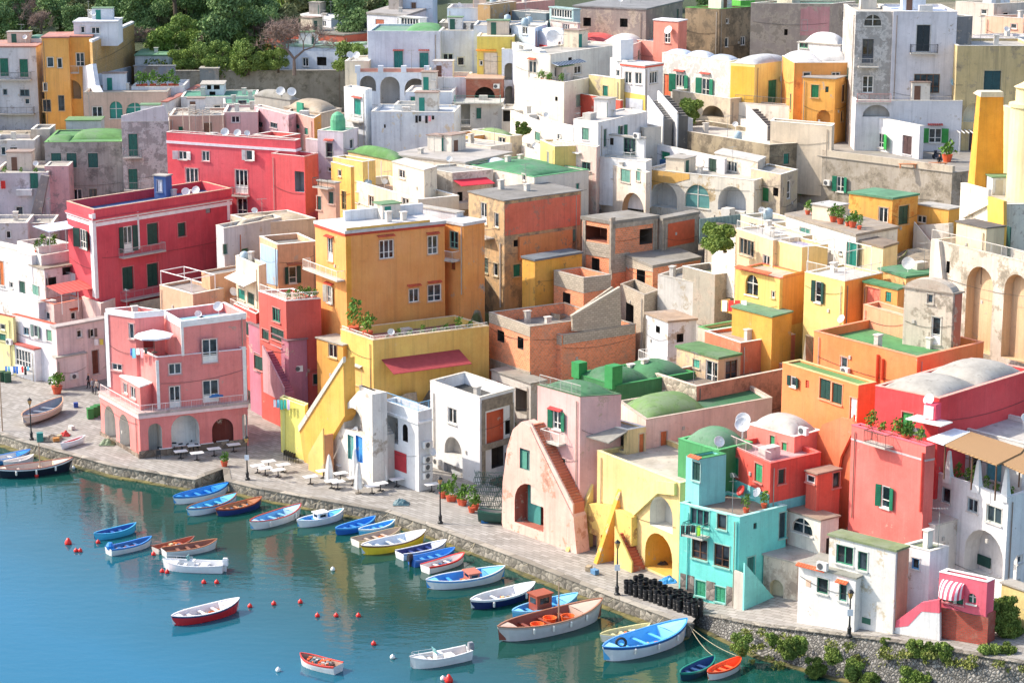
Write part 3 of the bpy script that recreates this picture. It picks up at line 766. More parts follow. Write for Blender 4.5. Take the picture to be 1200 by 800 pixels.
OT = h.block(437, 399, 462, xl=399, yl=386, xr=573, yr=382, D=199.5, c='ffca6c', wear=.04, under='e3c79c', par=.8, roof='a8665a', cop='e0c9a0', w=[(419, 441, 9, 20, 'w', '4a7a68'), (526, 417, 6, 8, 'w')])
h.roofrail(OT, 'LR', .35, 'efeae0'); h.awning(OT.R, 447, 538, 421, 2.6, .9, 'a03c40'); h.hood(OT.L, 419, 429, 12, 'b8b2a8')
h.poly(OT.L, [(399, 420), (437, 432), (437, 480), (420, 492), (399, 498)], -1.5, .01, 'f6c06c', wear=.1)
B = h.block(402, 405, 520, xl=371, yl=396, dR=3, D=203, c='eda94e', wear=.1, par=0, w=[(390, 411, 10, 16, 'w', 'd9cfc0')])
# stairway in front of it
h = H('stair_house', 'yellow house end with an outside stairway rising beside green doors')
SB = h.block(357, 476, 540, xl=328, yl=466, xr=361, yr=473, D='q', c='e6dd72', wear=.08, par=.5, roof='d8cf8a', cop='e8e0a0')
h.poly(SB.L, [(331, 478), (334, 479), (334, 530), (331, 528)], .01, .05, 'cfd07a')
ST = h.block(405, 424, 545, xl=352, a=50, dR=2.2, D=SB.D-.5, c='eeae3a', wear=.06, par=0, roof='f6c06c', down=2.5, name='stair_wall', w=[]) if False else None
fc = Face(at(357, 545, SB.D-.4), -SB.vl)
h.poly(fc, [(357, 545), (350, 498), (402, 420), (404, 487), (366, 548)], -1.3, 0, 'f6b450', wear=.05, name='stair_wall')
h.poly(fc, [(349, 499), (402, 418), (402, 424), (350, 506)], -.2, .12, 'ddd3c4', wear=.2, name='stair_coping')
h.poly(fc, [(349, 499), (402, 418), (402, 424), (350, 506)], -1.55, -1.3, 'ddd3c4', wear=.2, name='stair_coping')
h.stairs(fc, 363, 540, 380, 510, 1., 'c8885c', 'e8c070', n0=.05, down=1.)
# plastered arch house with blue door
h = H('white_arch_house', 'weathered white house with a big arch and a blue door behind closed parasols')
fc = Face(at(447, 570, at_q(447, 572)+.6), -SB.vl)
AB = h.block(447, 462, 570, xl=421, yl=452, xr=450, D=at_q(447, 572)+.6, c='e8e0d6', wear=.3, par=.3, w=[(421, 482, .5, .5, 'k')])
h.boxf(AB.L, 430, 500, 7, 60, .01, .25, plaster('d8a868', .4, 'b07a48'), 'chimney_flue')
h.dish_on(AB.L, 422, 505, .45)
# arch (built as a recessed wall piece in front)
h.polywall(AB.L, [(364, 550), (383, 518), (400, 480), (420, 458), (436, 462), (437, 580), (364, 558)], -.6, 1.0, 'ebe3d9', [(414, 492, 22, 28, 'a', 'cfc8be', 1.3), (421, 526, 8, 30, 'r', '2f8fd8', .2), (411, 524, 7, 28, 'r', '5a9a94', .2)], .35)
# white house with blue terrace
h = H('white_terrace_house', 'white house with light blue roof terrace railing and air conditioners on its side')
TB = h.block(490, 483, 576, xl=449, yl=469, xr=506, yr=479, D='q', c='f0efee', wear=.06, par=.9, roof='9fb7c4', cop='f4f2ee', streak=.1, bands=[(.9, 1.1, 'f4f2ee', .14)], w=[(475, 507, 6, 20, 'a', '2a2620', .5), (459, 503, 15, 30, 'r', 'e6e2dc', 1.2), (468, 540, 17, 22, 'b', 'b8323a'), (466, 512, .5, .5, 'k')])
h.roofrail(TB, 'LR', .8, '7fb6dc')
for y in (520, 537, 546, 556): h.ac(TB.R, 499, y, 1.0)
h.dish_on(TB.R, 502, 529, .4)
h.stairs(TB.L, 447, 568, 432, 520, 1.0, 'cfc8be', 'eeebe6', down=1.2)
h.stairs(TB.L, 453, 512, 436, 482, .9, 'cfc8be', 'f2f0ec', down=4)
# tall white house
h = H('tall_white_house', 'tall plain white house with arched loggia and grey door above potted plants')
WBk = h.block(562, 466, 578, xl=504, yl=446, xr=603, yr=455, D=onface(TB, 'R', 506, 560)+1., c='f2f1f0', wear=.05, par=1.1, roof='4a4a48', cop='cfc8bc', streak=.08, w=[(530, 487, 10, 18, 'w'), (531, 523, 20, 22, 'a', 'd8d4ce', 1.), (531, 560, 22, 30, 'r', 'c9ccd0', .5), (580, 500, 20, 38, 'r', 'd2603c', .3), (583, 535, 14, 24, 'k'), (596, 500, 8, 16, 'k'), (596, 540, 9, 22, 'k')])
u0, u1, z0, z1 = WBk.R.rect(582, 520, 40, 110)
h.boxf(WBk.R, 583, 471, 36, 14, .01, .06, flat('8d8172', .95, 0, .3), 'concrete_beam'); h.boxf(WBk.R, 583, 520, 36, 7, .01, .1, flat('9a8f80', .95, 0, .3), 'concrete_beam')
h.boxf(WBk.R, 588, 565, 26, 14, .01, .1, brickm('9a948a', '6d675e', .4, .2), 'block_wall')
h.boxf(WBk.L, 530, 559, 6, 7, -.4, -.35, '22262a', 'window'); h.pipe(WBk.L, 509, 460, 540)
h.ac(WBk.L, 514.5, 540, .9); h.boxf(WBk.R, 567, 520, 4, 96, .01, .08, flat('94897a', .95, 0, .3), 'concrete_post')
h.boxf(WBk.R, 600, 520, 4, 96, .01, .08, flat('94897a', .95, 0, .3), 'concrete_post')
# cream-pink stair house with terracotta steps
h = H('pink_stair_house', 'pale pink house with red terracotta steps climbing its front to green domed roofs')
KB = h.block(680, 465, 640, xl=630, yl=451, xr=728, yr=462, D='q', c='f2b8b0', wear=.12, under='c8a08c', par=.25, roof='3f7f50', cop='4a6a48', w=[
  (653, 492, 20, 22, 'o'), (658, 549, 9, 26, 'w', '4f8f86'), (635, 500, 5, 7, 'd', GREEN)], domes=[(.05, .98, .05, .98, 1.5, '4a8a58')])
h.balcony(KB.L, 652, 517, 22, .8); h.hood(KB.L, 652, 480, 15, 'c03a3a'); h.roofrail(KB, 'L', .9, 'b8b4aa')
h.poly(KB.L, [(588, 640), (590, 585), (593, 560), (594, 540), (600, 508), (614, 498), (624, 505), (633, 530), (642, 548), (642, 641)], .9, 2.3, 'f0cfc2', wear=.3, name='wall') if False else None
h.polywall(KB.L, [(588, 612), (589, 565), (594, 525), (601, 503), (611, 494), (621, 500), (629, 518), (672, 606), (676, 650), (590, 620)], .0, 1.45, 'f4bfae', [(620, 592, 34, 50, 'a', 'a85c4a', 1.35), (615, 538, 12, 24, 'r', '6a8a84', .25)], .35, 'c9917a')
h.stairs(KB.L, 673, 592, 624, 497, 1.15, 'cc7a5c', 'f4c8b8', n0=.05, down=1., para=.12)
h.boxf(KB.L, 626, 592, 15, 46, .3, .4, '3f8a84', 'door'); h.boxf(KB.L, 613, 538, 9, 20, 1.25, 1.3, '4f8f7c', 'window')
# green domes building behind, with long pale pink wall
h = H('domed_house', 'long pale pink house roofed with green domes behind the yellow arch house')
D1 = h.block(757, 492, 550, xl=725, yl=470, xr=905, yr=466, D=KB.D+1.5, c='ecc8bc', wear=.2, under='c99a86', par=.35, roof='357a4a', cop='b8a898', w=[(752, 515, .5, .5, 'k'), (778, 518, 8, 26, 'd', 'b8643c')], domes=[(.02, .5, .08, .95, 1.9, '739c50')])
D2 = h.block(722, 452, 480, xl=672, yl=437, xr=815, yr=436, D=KB.D+10, c='3f7f4c', wear=.05, par=.3, roof='3f7f4c', cop='3a8a4c', domes=[(.0, .5, .1, .9, 1.8, '448a55'), (.5, 1., .1, .9, 1.8, '448a55')])
mb = MB(); p = h.top(D2, .02, .1); mb.cbox(p, 1.2, 1., 2.0, .7); h.part(mb, 'chimney', flat('2f8a48')); mb = MB(); p = h.top(D2, .02, .9); mb.cbox(p, 1., 1., 1.4, .7); h.part(mb, 'chimney', flat('2f8a48'))
h.clutter(D2, 2)
# yellow arch house
h = H('yellow_arch_house', 'yellow house of arches and buttresses beside the turquoise house on the quay')
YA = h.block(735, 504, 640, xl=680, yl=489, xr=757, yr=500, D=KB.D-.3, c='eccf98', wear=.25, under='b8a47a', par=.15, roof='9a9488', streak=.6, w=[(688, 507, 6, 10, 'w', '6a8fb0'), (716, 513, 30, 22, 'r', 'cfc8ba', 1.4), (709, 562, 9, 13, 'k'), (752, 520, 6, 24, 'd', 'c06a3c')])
h.awning(YA.L, 683, 736, 490, 2.2, .6, '8d8a82', th=.1)
YB = h.block(797, 566, 672, xl=700, yl=528, dR=7, D=at_q(797, 690)+.9, c='f5cb8a', wear=.15, under='d8a868', par=.4, roof='c8bda8', cop='e8d8a8', w=[(775, 601, 27, 38, 'a', 'e0dcd2', 1.6), (772, 648, 32, 46, 'a', 'dfae48', 2.6)])
h.poly(YB.L, [(706, 670), (706, 632), (720, 612), (736, 594), (760, 585), (762, 612), (752, 622), (741, 640), (741, 680)], .01, 1.0, 'f0cd78', wear=.1, name='stair_wall') if False else None
h.stairs(YB.L, 742, 668, 722, 625, 1.2, 'c8694c', 'f0cd78', down=1.)
h.polywall(YB.L, [(672, 700), (672, 600), (690, 590), (712, 592), (740, 606), (740, 640), (704, 626), (704, 700)], -1.5, .6, 'e8c468', [(689, 640, 22, 34, 'r', 'a8703c', 1.2)], .4, 'a87c50')
h.buttress(YB.L, 692, 566, 652, 3.0, 3.5, 'e6c878'); h.buttress(YB.L, 724, 572, 660, 2.6, 4, 'eba83a')
h.poly(YB.L, [(734, 592), (768, 563), (790, 566), (790, 580), (770, 578), (742, 604)], .01, .3, 'f2d88c', wear=.1, name='stair_wall')
# turquoise house
h = H('turquoise_house', 'turquoise house on the quay with rubble stone base and green lower shutters')
TQ = h.block(867, 606, 709, xl=797, yl=589, xr=922, yr=592, D='q', c='74dcd0', wear=.06, under='b9d8cc', par=.2, roof='9a8a76', cop='a8e0d8', streak=.12, w=[
  (820, 606, 22, 20, 'w', '2f8a80'), (846, 611, 11, 18, 'v'), (820, 643, 18, 24, 'v'), (846, 651, 18, 26, 'v'), (821, 689, 12, 18, 'g', '3f9a74'), (844, 696, 12, 18, 'g', '3f9a74'), (885, 616, 4, 7, 'd', DGREEN), (880, 665, 9, 26, 'd', '2a6a64'), (917, 615, 8, 30, 'd', '1f3f46')])
h.boxf(TQ.L, 832, 690, 68, 22, .01, .03, stonem('8a8078', '4a443e', 1.6, 'plinth_stone', .05), 'plinth') if False else None
for x, y, w_, h_ in ((805, 684, 16, 22), (832.5, 692, 10, 22), (858, 699, 14, 22)): h.boxf(TQ.L, x, y, w_, h_, .01, .05, stonem('8a8078', '4a443e', 1.6, 'plinth_stone', .05), 'plinth')
h.balcony(TQ.L, 820, 626, 24, 1.0, '2f6a68'); h.pipe(TQ.L, 807, 600, 690, '7fd0c8'); h.pipe(TQ.L, 864, 610, 704, '7fd0c8')
h.stairs(TQ.R, 905, 712, 871, 672, 1.0, 'c8c0b4', '86ddd2', down=1.5, para=.9)
TU = h.block(850, 530, 600, xl=818, yl=525, xr=851, a=35, D=TQ.D+1.5, dR=6, c='8ad6cf', wear=.1, par=.2, roof='3f9a50', w=[(820, 548, 8, 22, 'd', DGREEN)]) if False else None
TU = h.block(820, 538, 600, xl=804, yl=533, xr=851, yr=532, D=TQ.D+3.2, c='8ad6cf', wear=.1, par=.2, roof='3f9a50', cop='3f8a50', w=[(816, 552, 9, 22, 'd', DGREEN)])
h.hood(TU.L, 816, 536, 14, 'd06a44')
B = h.block(842, 528, 560, xl=795, yl=514, xr=882, yr=518, D=TQ.D+6, c='4a9a5c', wear=.15, par=.4, roof='4a9a5c', cop='5aa86c', domes=[(.05, .98, .05, .95, 2.3, '5a9c6a')])
h.dish(h.top(B, .1, .1), .45); h.dish(h.top(B, .8, .1), .6, pole=1.8); h.dish(h.top(B, .95, .2), .6, pole=2)
# salmon domed house with red base
h = H('salmon_domed_house', 'salmon house with a worn white dome above the turquoise house')
SD = h.block(903, 543, 612, xl=850, yl=520, xr=962, yr=530, D=TQ.D+3., c='f25a4a', wear=.08, par=.4, roof='d8a0a0', cop='e86a60', w=[(861, 546, 9, 22, 'g', '3f9a6c'), (889, 554, 9, 22, 'g', '3f9a6c'), (916, 558, 8, 17, 'g', DGREEN)])
h.boxf(SD.L, 876, 580, 50, 24, .01, .05, plaster('86d8d4', .1), 'painted_base'); h.boxf(SD.R, 930, 590, 56, 14, .01, .05, plaster('86d8d4', .1), 'painted_base')
SE = h.block(931, 512, 548, xl=876, yl=497, xr=962, yr=504, D=SD.D+4.2, c='f78c7e', wear=.1, par=.15, roof='d8cfc6', cop='ecd8d0', domes=[(.0, 1., .05, .95, 1.9, 'cdc6ba')], w=[(905, 520, 6, 20, 'g', '3fa06c'), (919, 526, 6, 16, 'g', '3fa06c')])
h.ac(SE.L, 944, 504); h.roofrail(SD, 'L', .8, 'd8c0bc'); h.dish_on(SD.L, 875, 575, .45, 'c83a34'); h.dish_on(SD.L, 894, 577, .4); h.dish_on(SD.R, 948, 577, .55)
B = h.block(958, 556, 590, xl=945, yl=552, xr=985, yr=550, D=SD.D+.3, c='f26a54', wear=.05, par=0, roof='b08a72', w=[(950, 561, 10, 9, 'w'), (980, 562, 8, 18, 'v')])
# orange house with green terraces
h = H('orange_terraced_house', 'bright orange house with two green roof terraces stepping down the hill')
G1 = h.block(1075, 419, 470, xl=954, yl=388, xr=1153, yr=401, c='f98c50', wear=.05, par=.7, roof='4f9a52', cop='e8906c', streak=.08, D=167.5, w=[(989, 426, 8, 16, 'w')], clutter=0)
h.ac(G1.L, 993, 434)
G2 = h.block(1006, 452, 545, xl=917, yl=425, xr=1027, yr=448, D=162.5, c='f98a4c', wear=.04, par=.12, roof='6fa04c', cop='c8b078', streak=.08, w=[(930, 447, 14, 12, 'o', DGREEN), (946, 450, 4, 9, 'd', 'd0503a'), (967, 456, 13, 24, 'g', DGREEN), (981, 461, 12, 24, 'g', DGREEN), (1000, 482, 8, 32, 'd', 'e8e4e0')])
h.pipe(G1.L, 1030, 415, 450, 'd85a34', .12); h.pipe(G1.L, 1036, 420, 445, 'd85a34', .12)
fc = G2.R; h.stairs(G2.L, 972, 540, 1002, 500, 1.4, 'f07a48', 'f58254', down=6, para=1.)
h.poly(G2.L, [(955, 580), (956, 512), (964, 497), (985, 489), (998, 492), (1003, 497), (985, 535), (975, 590)], 1.7, 1.95, 'f58254', wear=.04, name='stair_wall')
B = h.block(1012, 505, 600, xl=958, yl=520, dR=4, D=160, c='f2603c', wear=.04, par=0, roof='f06a44') if False else None
# red house with stone domes
h = H('scarlet_domed_house', 'scarlet red house with two grey weathered domes and a potted cactus balcony')
R1 = h.block(1101, 467, 540, xl=1026, yl=452, xr=1212, yr=433, D=154.5, c='f24a4c', wear=.05, par=.35, roof='cfc6b8', cop='e8a090', streak=.1, domes=[(.0, .46, .03, .97, 1.7, 'b8b2a6'), (.47, .95, .03, .97, 1.9, 'b8b2a6')], w=[(1063, 500, 13, 34, 'd', '3f9a50')])
h.boxf(R1.L, 1090, 483, 12, 20, .01, .8, plaster('f0506a', .05), 'cupboard'); h.boxf(R1.L, 1088, 483, 11, 15, .8, .86, 'ecebe8', 'door'); h.dish_on(R1.L, 1093, 468, .45)
h.boxf(R1.L, 1082, 495, 42, 1.5, .01, 1.6, 'efe6dc', 'shelf'); h.boxf(R1.L, 1074, 506, 18, 9, 1.0, 1.1, '8c9498', 'window')
R2 = h.block(1085, 523, 618, xl=998, yl=498, xr=1096, yr=521, D=151.5, c='fa766c', wear=.12, under='f2a090', par=.5, roof='e08878', cop='f06a78', streak=.15, bands=[(1.0, 1.15, 'c9b8b8', .03)], w=[(1038, 582, 21, 26, 'o')])
h.balcony(R2.L, 1034, 520, 26, .9, '4a4440'); h.pipe(R2.L, 1083, 530, 600, 'e84a3c', .1)
B = h.block(1096, 616, 660, xl=1000, yl=584, dR=4, D=R2.D-.1, c='ece4da', wear=.3, par=0, roof='d8d0c4', w=[(1056, 622, 6, 9, 'k')])
# white restaurant
h = H('white_restaurant', 'white terrace restaurant under a bamboo roof with white column balustrades', 'restaurant')
W1 = h.block(1182, 583, 760, xl=1093, yl=552, xr=1250, yr=560, D=148.5, c='eceae8', wear=.06, par=.9, roof='b8b0a4', cop='f2f0ec', w=[(1109, 580, 10, 18, 'w', '9aa8ac'), (1140, 592, 12, 16, 'w', '9aa8ac'), (1165, 603, 18, 20, 'w', 'b0b8b0'), (1153, 650, 46, 58, 'a', 'e4e2de', 1.5), (1195, 655, 5, 9, 'w')])
h.boxf(W1.L, 1152, 657, 16, 12, -1.45, -1.35, DGREEN, 'window')
W2 = h.block(1200, 520, 590, xl=1093, yl=492, xr=1260, yr=505, D=153, c='e6e2dc', wear=.1, par=.3, roof='cfc8bc', w=[(1120, 535, 16, 26, 'k'), (1165, 548, 18, 30, 'd', '5a9aa8'), (1145, 545, 10, 24, 'k')])
for x in (1110, 1144, 1177):
    u, z = W1.L.uz(x, 545+(x-1110)*.33+20); p = W1.L.w(u, z, -.1); mb = MB()
    mb.lathe(p, [(.42, 0), (.42, .5), (.36, .6), (.14, 2.4), (0, 2.5)], 4); h.part(mb, 'column', flat('f0efec'))
m, nt, b = newmat('bamboo_roof'); tw = nd(nt, 'ShaderNodeTexWave'); tw.inputs['Scale'].default_value = 3; tw.inputs['Distortion'].default_value = 1.5; tw.bands_direction = 'DIAGONAL'; nt.links.new(pos(nt), tw.inputs[0])
c = mixc(nt, tw.outputs['Fac'], hx('7a5a3c'), hx('b89468')); nt.links.new(c, b.inputs['Base Color']); b.inputs['Roughness'].default_value = .9; MBB = m
fc = W1.L
def slabpx(pts, z, th, mat, name):
    mb = MB(); mb.prism([atz(x, y, z) for x, y in pts], (0, 0, th)); return h.part(mb, name, mat)
zz = at(1130, 535, 147.5).z
slabpx([(1106, 522), (1137, 507), (1200, 527), (1196, 532), (1168, 546)], zz, .12, MBB, 'bamboo_roof')
slabpx([(1172, 543), (1202, 528), (1225, 540), (1200, 556)], zz-.1, .12, MBB, 'bamboo_roof')
slabpx([(1086, 515), (1118, 503), (1137, 507), (1106, 522)], zz+.05, .1, flat('e6eaf2'), 'awning')
for x, y in ((1108, 521), (1140, 533), (1168, 545), (1138, 508), (1196, 530)): p = atz(x, y, zz); mb = MB(); mb.tube(p-V((0, 0, 2.6)), p, .06); h.part(mb, 'post', flat('6a4a34'))
# pink small house
h = H('small_pink_house', 'small pink house on a brick base with a striped shell awning')
PK = h.block(1157, 682, 757, xl=1101, yl=670, xr=1166, yr=678, D=at_q(1157, 757)+.3, c='f56a7c', wear=.04, par=.2, roof='8a5a44', cop='f2eae4', w=[(1117, 701, 24, 11, 'g', '1f6a54'), (1139, 701, 10, 12, 'ag', '1f6a54')])
h.boxf(PK.L, 1129, 738, 57, 42, .01, .05, brickm('a8483a', '7a5a4c', .3, .14), 'brick_base'); h.boxf(PK.R, 1161.5, 738, 9, 42, .01, .05, brickm('a8483a', '7a5a4c', .3, .14), 'brick_base')
u0, u1, z0, z1 = PK.L.rect(1117, 689, 27, 17); mb = MB(); n = 14; g = []
for i in range(n+1):
    row = []
    for j in range(7):
        t = math.pi*i/n; ph = j/6*math.pi/2; row.append(PK.L.w((u0+u1)/2-math.cos(t)*(u1-u0)/2*math.cos(ph*.0), z0+(z1-z0)*math.sin(ph), .02+math.sin(t)**.6*1.1*math.cos(ph)))
    g.append(row)
for i in range(n):
    for j in range(6): mb.quad(g[i][j], g[i+1][j], g[i+1][j+1], g[i][j+1], i % 2)
h.part(mb, 'awning', [flat('f4e4e4'), flat('e0566c')])
h.poly(PK.L, [(1049, 735), (1050, 727), (1079, 706), (1101, 702), (1101, 718), (1080, 716), (1064, 733)], .3, .6, 'f56a7c', wear=.05, name='ramp_wall')
h.poly(PK.L, [(1048, 748), (1049, 735), (1064, 733), (1080, 716), (1101, 718), (1101, 754)], .28, .58, 'ecebe9', wear=.1, name='ramp_wall')
h = H('yellow_garden_wall', 'pale yellow garden wall behind the ivy at the right edge', 'wall')
B = h.block(1215, 697, 740, xl=1174, yl=683, dR=1, D=143, c='e8cf8a', wear=.15, par=0)
# white houses bottom right
h = H('white_green_roof_house', 'peeling white house with a moss green roof facing the lamp post on the promenade')
Q1 = h.block(1050, 646, 742, xl=972, yl=627, xr=1064, yr=641, D='q', c='e9e6e0', wear=.4, under='c8b89c', par=0, roof='8a9a62', slab=.15, w=[(990, 650, 20, 22, 'w', '3f8a6c'), (1011, 657, 11, 22, 'w', '2f7a5c')])
h.boxf(Q1.R, 1057, 690, 13, 90, .01, .04, plaster('c99a80', .4), 'bare_wall')
Q2 = h.block(974, 672, 722, xl=936, yl=662, dR=3, D=Q1.D+.1+.9, c='e8e6e2', wear=.2, par=.1, roof='a8b09a', w=[]) if False else None
Q2 = h.block(1003, 678, 730, xl=936, yl=661, dR=3, D=Q1.D+1.2, c='e9e7e2', wear=.25, par=0, roof='a8a898', w=[(964, 686, 13, 18, 'w', '2f6a54'), (988, 694, 9, 20, 'w', '4f8a7a')])
h.hood(Q2.L, 952, 665, 34, 'd8643c'); h.hood(Q2.L, 988, 682, 14, 'd8643c'); h.boxf(Q2.L, 947, 683, 6, 8, .01, .03, 'd8b8a0', 'tile_picture')
h.boxf(Q1.L, 1015, 727, 10, 7, .01, .03, '3a6a58', 'sign')
h.ac(Q2.L, 966, 662)
h = H('small_white_house', 'small white house between the moss roofed house and the pink ramp')
B = h.block(1090, 646, 752, xl=1058, yl=638, xr=1112, yr=640, D=at_q(1090, 752)+3, c='ecebe9', wear=.12, par=.1, roof='7f8f68', cop='d8d4c8', w=[(1073, 660, 9, 13, 'w', '5f9ac8')])
h.clutter(B, 2)
h = H('cream_loggia_house', 'small cream house with a wide arched window beside the turquoise house')
B = h.block(962, 610, 700, xl=923, yl=598, xr=983, yr=605, D=at_q(962, 712)+4, c='f0e6d6', wear=.15, par=0, roof='a89078', w=[(940, 616, 25, 18, 'ag'), (945, 662, 18, 14, 'd', '4f8a7a'), (975, 640, 14, 22, 'k')])
B = h.block(935, 660, 722, xl=895, yl=650, dR=3, D=at_q(935, 722)+3.5, c='d8ccb8', wear=.5, par=0, w=[(910, 690, 16, 22, 'a', 'c8c0a0', .4)])
h.dish_on(B.L, 970, 637, .4) if False else None
# ================= middle rows
BRK = brickm('f08e5c', 'd8b49c'); GBL = brickm('b8ac9a', '8f8678', .45, .22, .02, .85)
h = H('unfinished_building', 'unfinished brick and grey block building stepping up the middle of the hill', 'building')
def conc(): return flat('a89c8c', .95, 0, .25)
T6 = h.block(658, 393, 455, xl=621, yl=381, xr=745, yr=380, D=203, mat=BRK, par=.9, roof='8f887c', cop='a89e90', w=[(636, 414, 8, 16, 'k')])
h.boxf(T6.R, 702, 392, 84, 11, .01, .06, GBL, 'block_course'); h.boxf(T6.L, 640, 393, 36, 11, .01, .06, GBL, 'block_course') if False else None
T7 = h.block(621, 383, 460, xl=573, yl=366, dR=9, D=202, mat=BRK, par=1.1, roof='8f887c', cop='a89e90', w=[(587, 394, 8, 13, 'k'), (610, 402, 7, 14, 'k')])
h.poly(T7.L, [(573, 366), (621, 383), (621, 395), (573, 378)], .01, .06, GBL, 'block_course'); h.poly(T7.L, [(574, 420), (621, 436), (621, 447), (574, 431)], .01, .12, conc(), 'concrete_beam')
h.poly(T6.L, [(621, 382), (658, 394), (658, 405), (621, 393)], .01, .06, GBL, 'block_course')
T8 = h.block(622, 450, 500, xl=576, yl=434, xr=640, yr=446, D=198.5, c='d8d2c8', wear=.3, par=0, roof='a09a8c', w=[(590, 462, 16, 26, 'r', 'c8553a', 1.5), (611, 470, 14, 28, 'r', '8c857a', 1.5)])
T5 = h.block(755, 346, 400, xl=727, yl=333, xr=772, yr=340, D=208, mat=GBL, par=1.2, roof='8f887c', cop='a89e90', w=[(738, 367, 9, 22, 'k')])
T4 = h.block(684, 326, 372, xl=649, yl=317, xr=716, yr=322, D=211.5, mat=BRK, par=1.2, roof='8f887c', cop='b0a698', w=[(664, 354, 9, 22, 'k')])
for b_ in (T4,): 
    h.poly(b_.L, [(649, 317), (684, 326), (684, 344), (649, 334)], .01, .06, GBL, 'block_course'); h.poly(b_.R, [(684, 326), (716, 322), (716, 338), (684, 344)], .01, .06, GBL, 'block_course')
T3 = h.block(765, 314, 352, xl=729, yl=299, xr=821, yr=304, D=213, mat=BRK, par=.0, roof='9a9284', slab=.3, w=[(751, 326, 10, 22, 'k')])
h.poly(T3.L, [(729, 299), (765, 314), (765, 319), (729, 312)], .01, .06, GBL, 'block_course')
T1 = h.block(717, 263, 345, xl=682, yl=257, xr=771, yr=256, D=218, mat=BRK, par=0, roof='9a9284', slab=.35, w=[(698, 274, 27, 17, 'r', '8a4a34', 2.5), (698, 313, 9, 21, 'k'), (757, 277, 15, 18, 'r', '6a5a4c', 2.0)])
h.poly(T1.L, [(683, 282), (716, 287), (716, 303), (683, 298)], .01, .06, GBL, 'block_course')
for x in (684, 715.5): h.boxf(T1.L, x, 292, 3.5, 72, .01, .1, conc(), 'concrete_post')
for x in (718.5, 768): h.boxf(T1.R, x, 285, 5, 60, .01, .1, conc(), 'concrete_post')
h.boxf(T1.R, 743, 262, 52, 6, .01, .1, conc(), 'concrete_beam'); h.boxf(T1.R, 728, 308, 20, 22, .01, .08, GBL, 'block_wall')
T2 = h.block(777, 259, 300, xl=770, yl=257, xr=819, yr=251, D=221, mat=conc(), par=0, roof='9a9284', slab=.3, w=[(798, 273, 31, 27, 'b', 'd0603c')])
# concrete stair between roofs
fc = Face(at(700, 385, 205.5), T6.R.U)
h.poly(fc, [(671, 388), (671, 373), (727, 338), (728, 372), (728, 388)], -.25, 0, GBL, 'stair_wall'); h.poly(fc, [(671, 386), (671, 369), (718, 336), (722, 341), (722, 380)], -1.7, -1.45, GBL, 'stair_wall')
h.poly(fc, [(671, 373), (670, 370), (727, 336), (727, 340)], -.3, .06, 'bdb3a2', name='stair_coping')
h = H('stained_brown_house', 'tall stained brown house with a salmon side wall behind the unfinished brick building')
SB_ = h.block(591, 236, 370, xl=549, yl=225, xr=681, yr=224, D=219, c='d0aa7c', wear=.6, under='a08c72', par=.0, roof='8d8880', slab=.1, w=[(567, 250, 7, 25, 'w'), (582, 258, 5, 17, 'w'), (569, 311, 6, 18, 'w', '8a9a8c'), (581, 316, 5, 15, 'w')])
h.boxf(SB_.R, 636, 252, 88, 36, .02, .07, plaster('ec7a5c', .3, 'b0806a'), 'painted_panel'); h.boxf(SB_.R, 640, 287, 62, 27, .02, .3, plaster('f0985c', .3, 'a89078'), 'wall')
h.balcony(SB_.L, 568, 276, 22, 1., '8a8378'); h.pipe(SB_.L, 587, 285, 360, 'cfcac0', .07)
B = h.block(627, 306, 345, xl=612, yl=302, xr=682, yr=297, D=214.5, c='f0b048', wear=.3, under='a08050', par=0, roof='6f7880', slab=.2)
h.clutter(SB_, 1)
h = H('grey_gable_house', 'grey and orange peeling house right of the unfinished brick building')
B = h.block(822, 333, 395, xl=771, yl=322, xr=855, yr=322, D=205, c='c9c5be', wear=.35, under='a89c88', par=.5, roof='a8a296', cop='b8b2a6')
h.poly(B.R, [(822, 333), (855, 322), (856, 372), (822, 378)], .01, .05, plaster('d8a07c', .75, '8f7a64'))
B = h.block(783, 378, 440, xl=757, yl=368, xr=816, yr=375, D=198, c='d9dadd', wear=.3, par=0, roof='b89a7c', slab=.2, w=[(771, 386, 5, 8, 'k'), (797, 396, 8, 10, 'k')])
h.balcony(B.L, 770, 425, 24, 1.)
h = H('salmon_terrace_house', 'salmon house with stone parapets and moss green roofs beyond the green domes')
S1 = h.block(816, 453, 520, xl=766, yl=437, xr=932, yr=430, D=179.5, c='dd9076', wear=.5, under='b87a64', par=.8, roof='8a7a6a', cop='d8c0b0', w=[(881, 468, 5, 8, 'k')])
h.poly(S1.L, [(766, 437), (816, 453), (816, 480), (766, 464)], .01, .05, stonem('b8ac9a', '6a6254', 1.8, 'stone_wall', .04))
S2 = h.block(842, 421, 470, xl=793, yl=407, xr=868, yr=416, D=184, c='d8b890', wear=.45, par=0, roof='5f9052', slab=.2, w=[(816, 426, 8, 10, 'g', '4fa08c'), (834, 436, 14, 26, 'w'), (857, 433, 14, 22, 'v')])
S3 = h.block(868, 402, 480, xl=826, yl=388, xr=932, yr=392, D=187, c='dd7f5c', wear=.4, under='c09078', par=.3, roof='b09a86', w=[(898, 425, 9, 22, 'v'), (910, 468, 5, 8, 'k')])
h.pipe(S1.R, 820, 455, 515, '8a7468', .06)
B = h.block(862, 396, 430, xl=818, yl=383, xr=905, yr=388, D=192, c='cfc0ac', wear=.4, par=.3, roof='4f9052', cop='5f9a60')
h.clutter(B, 1)
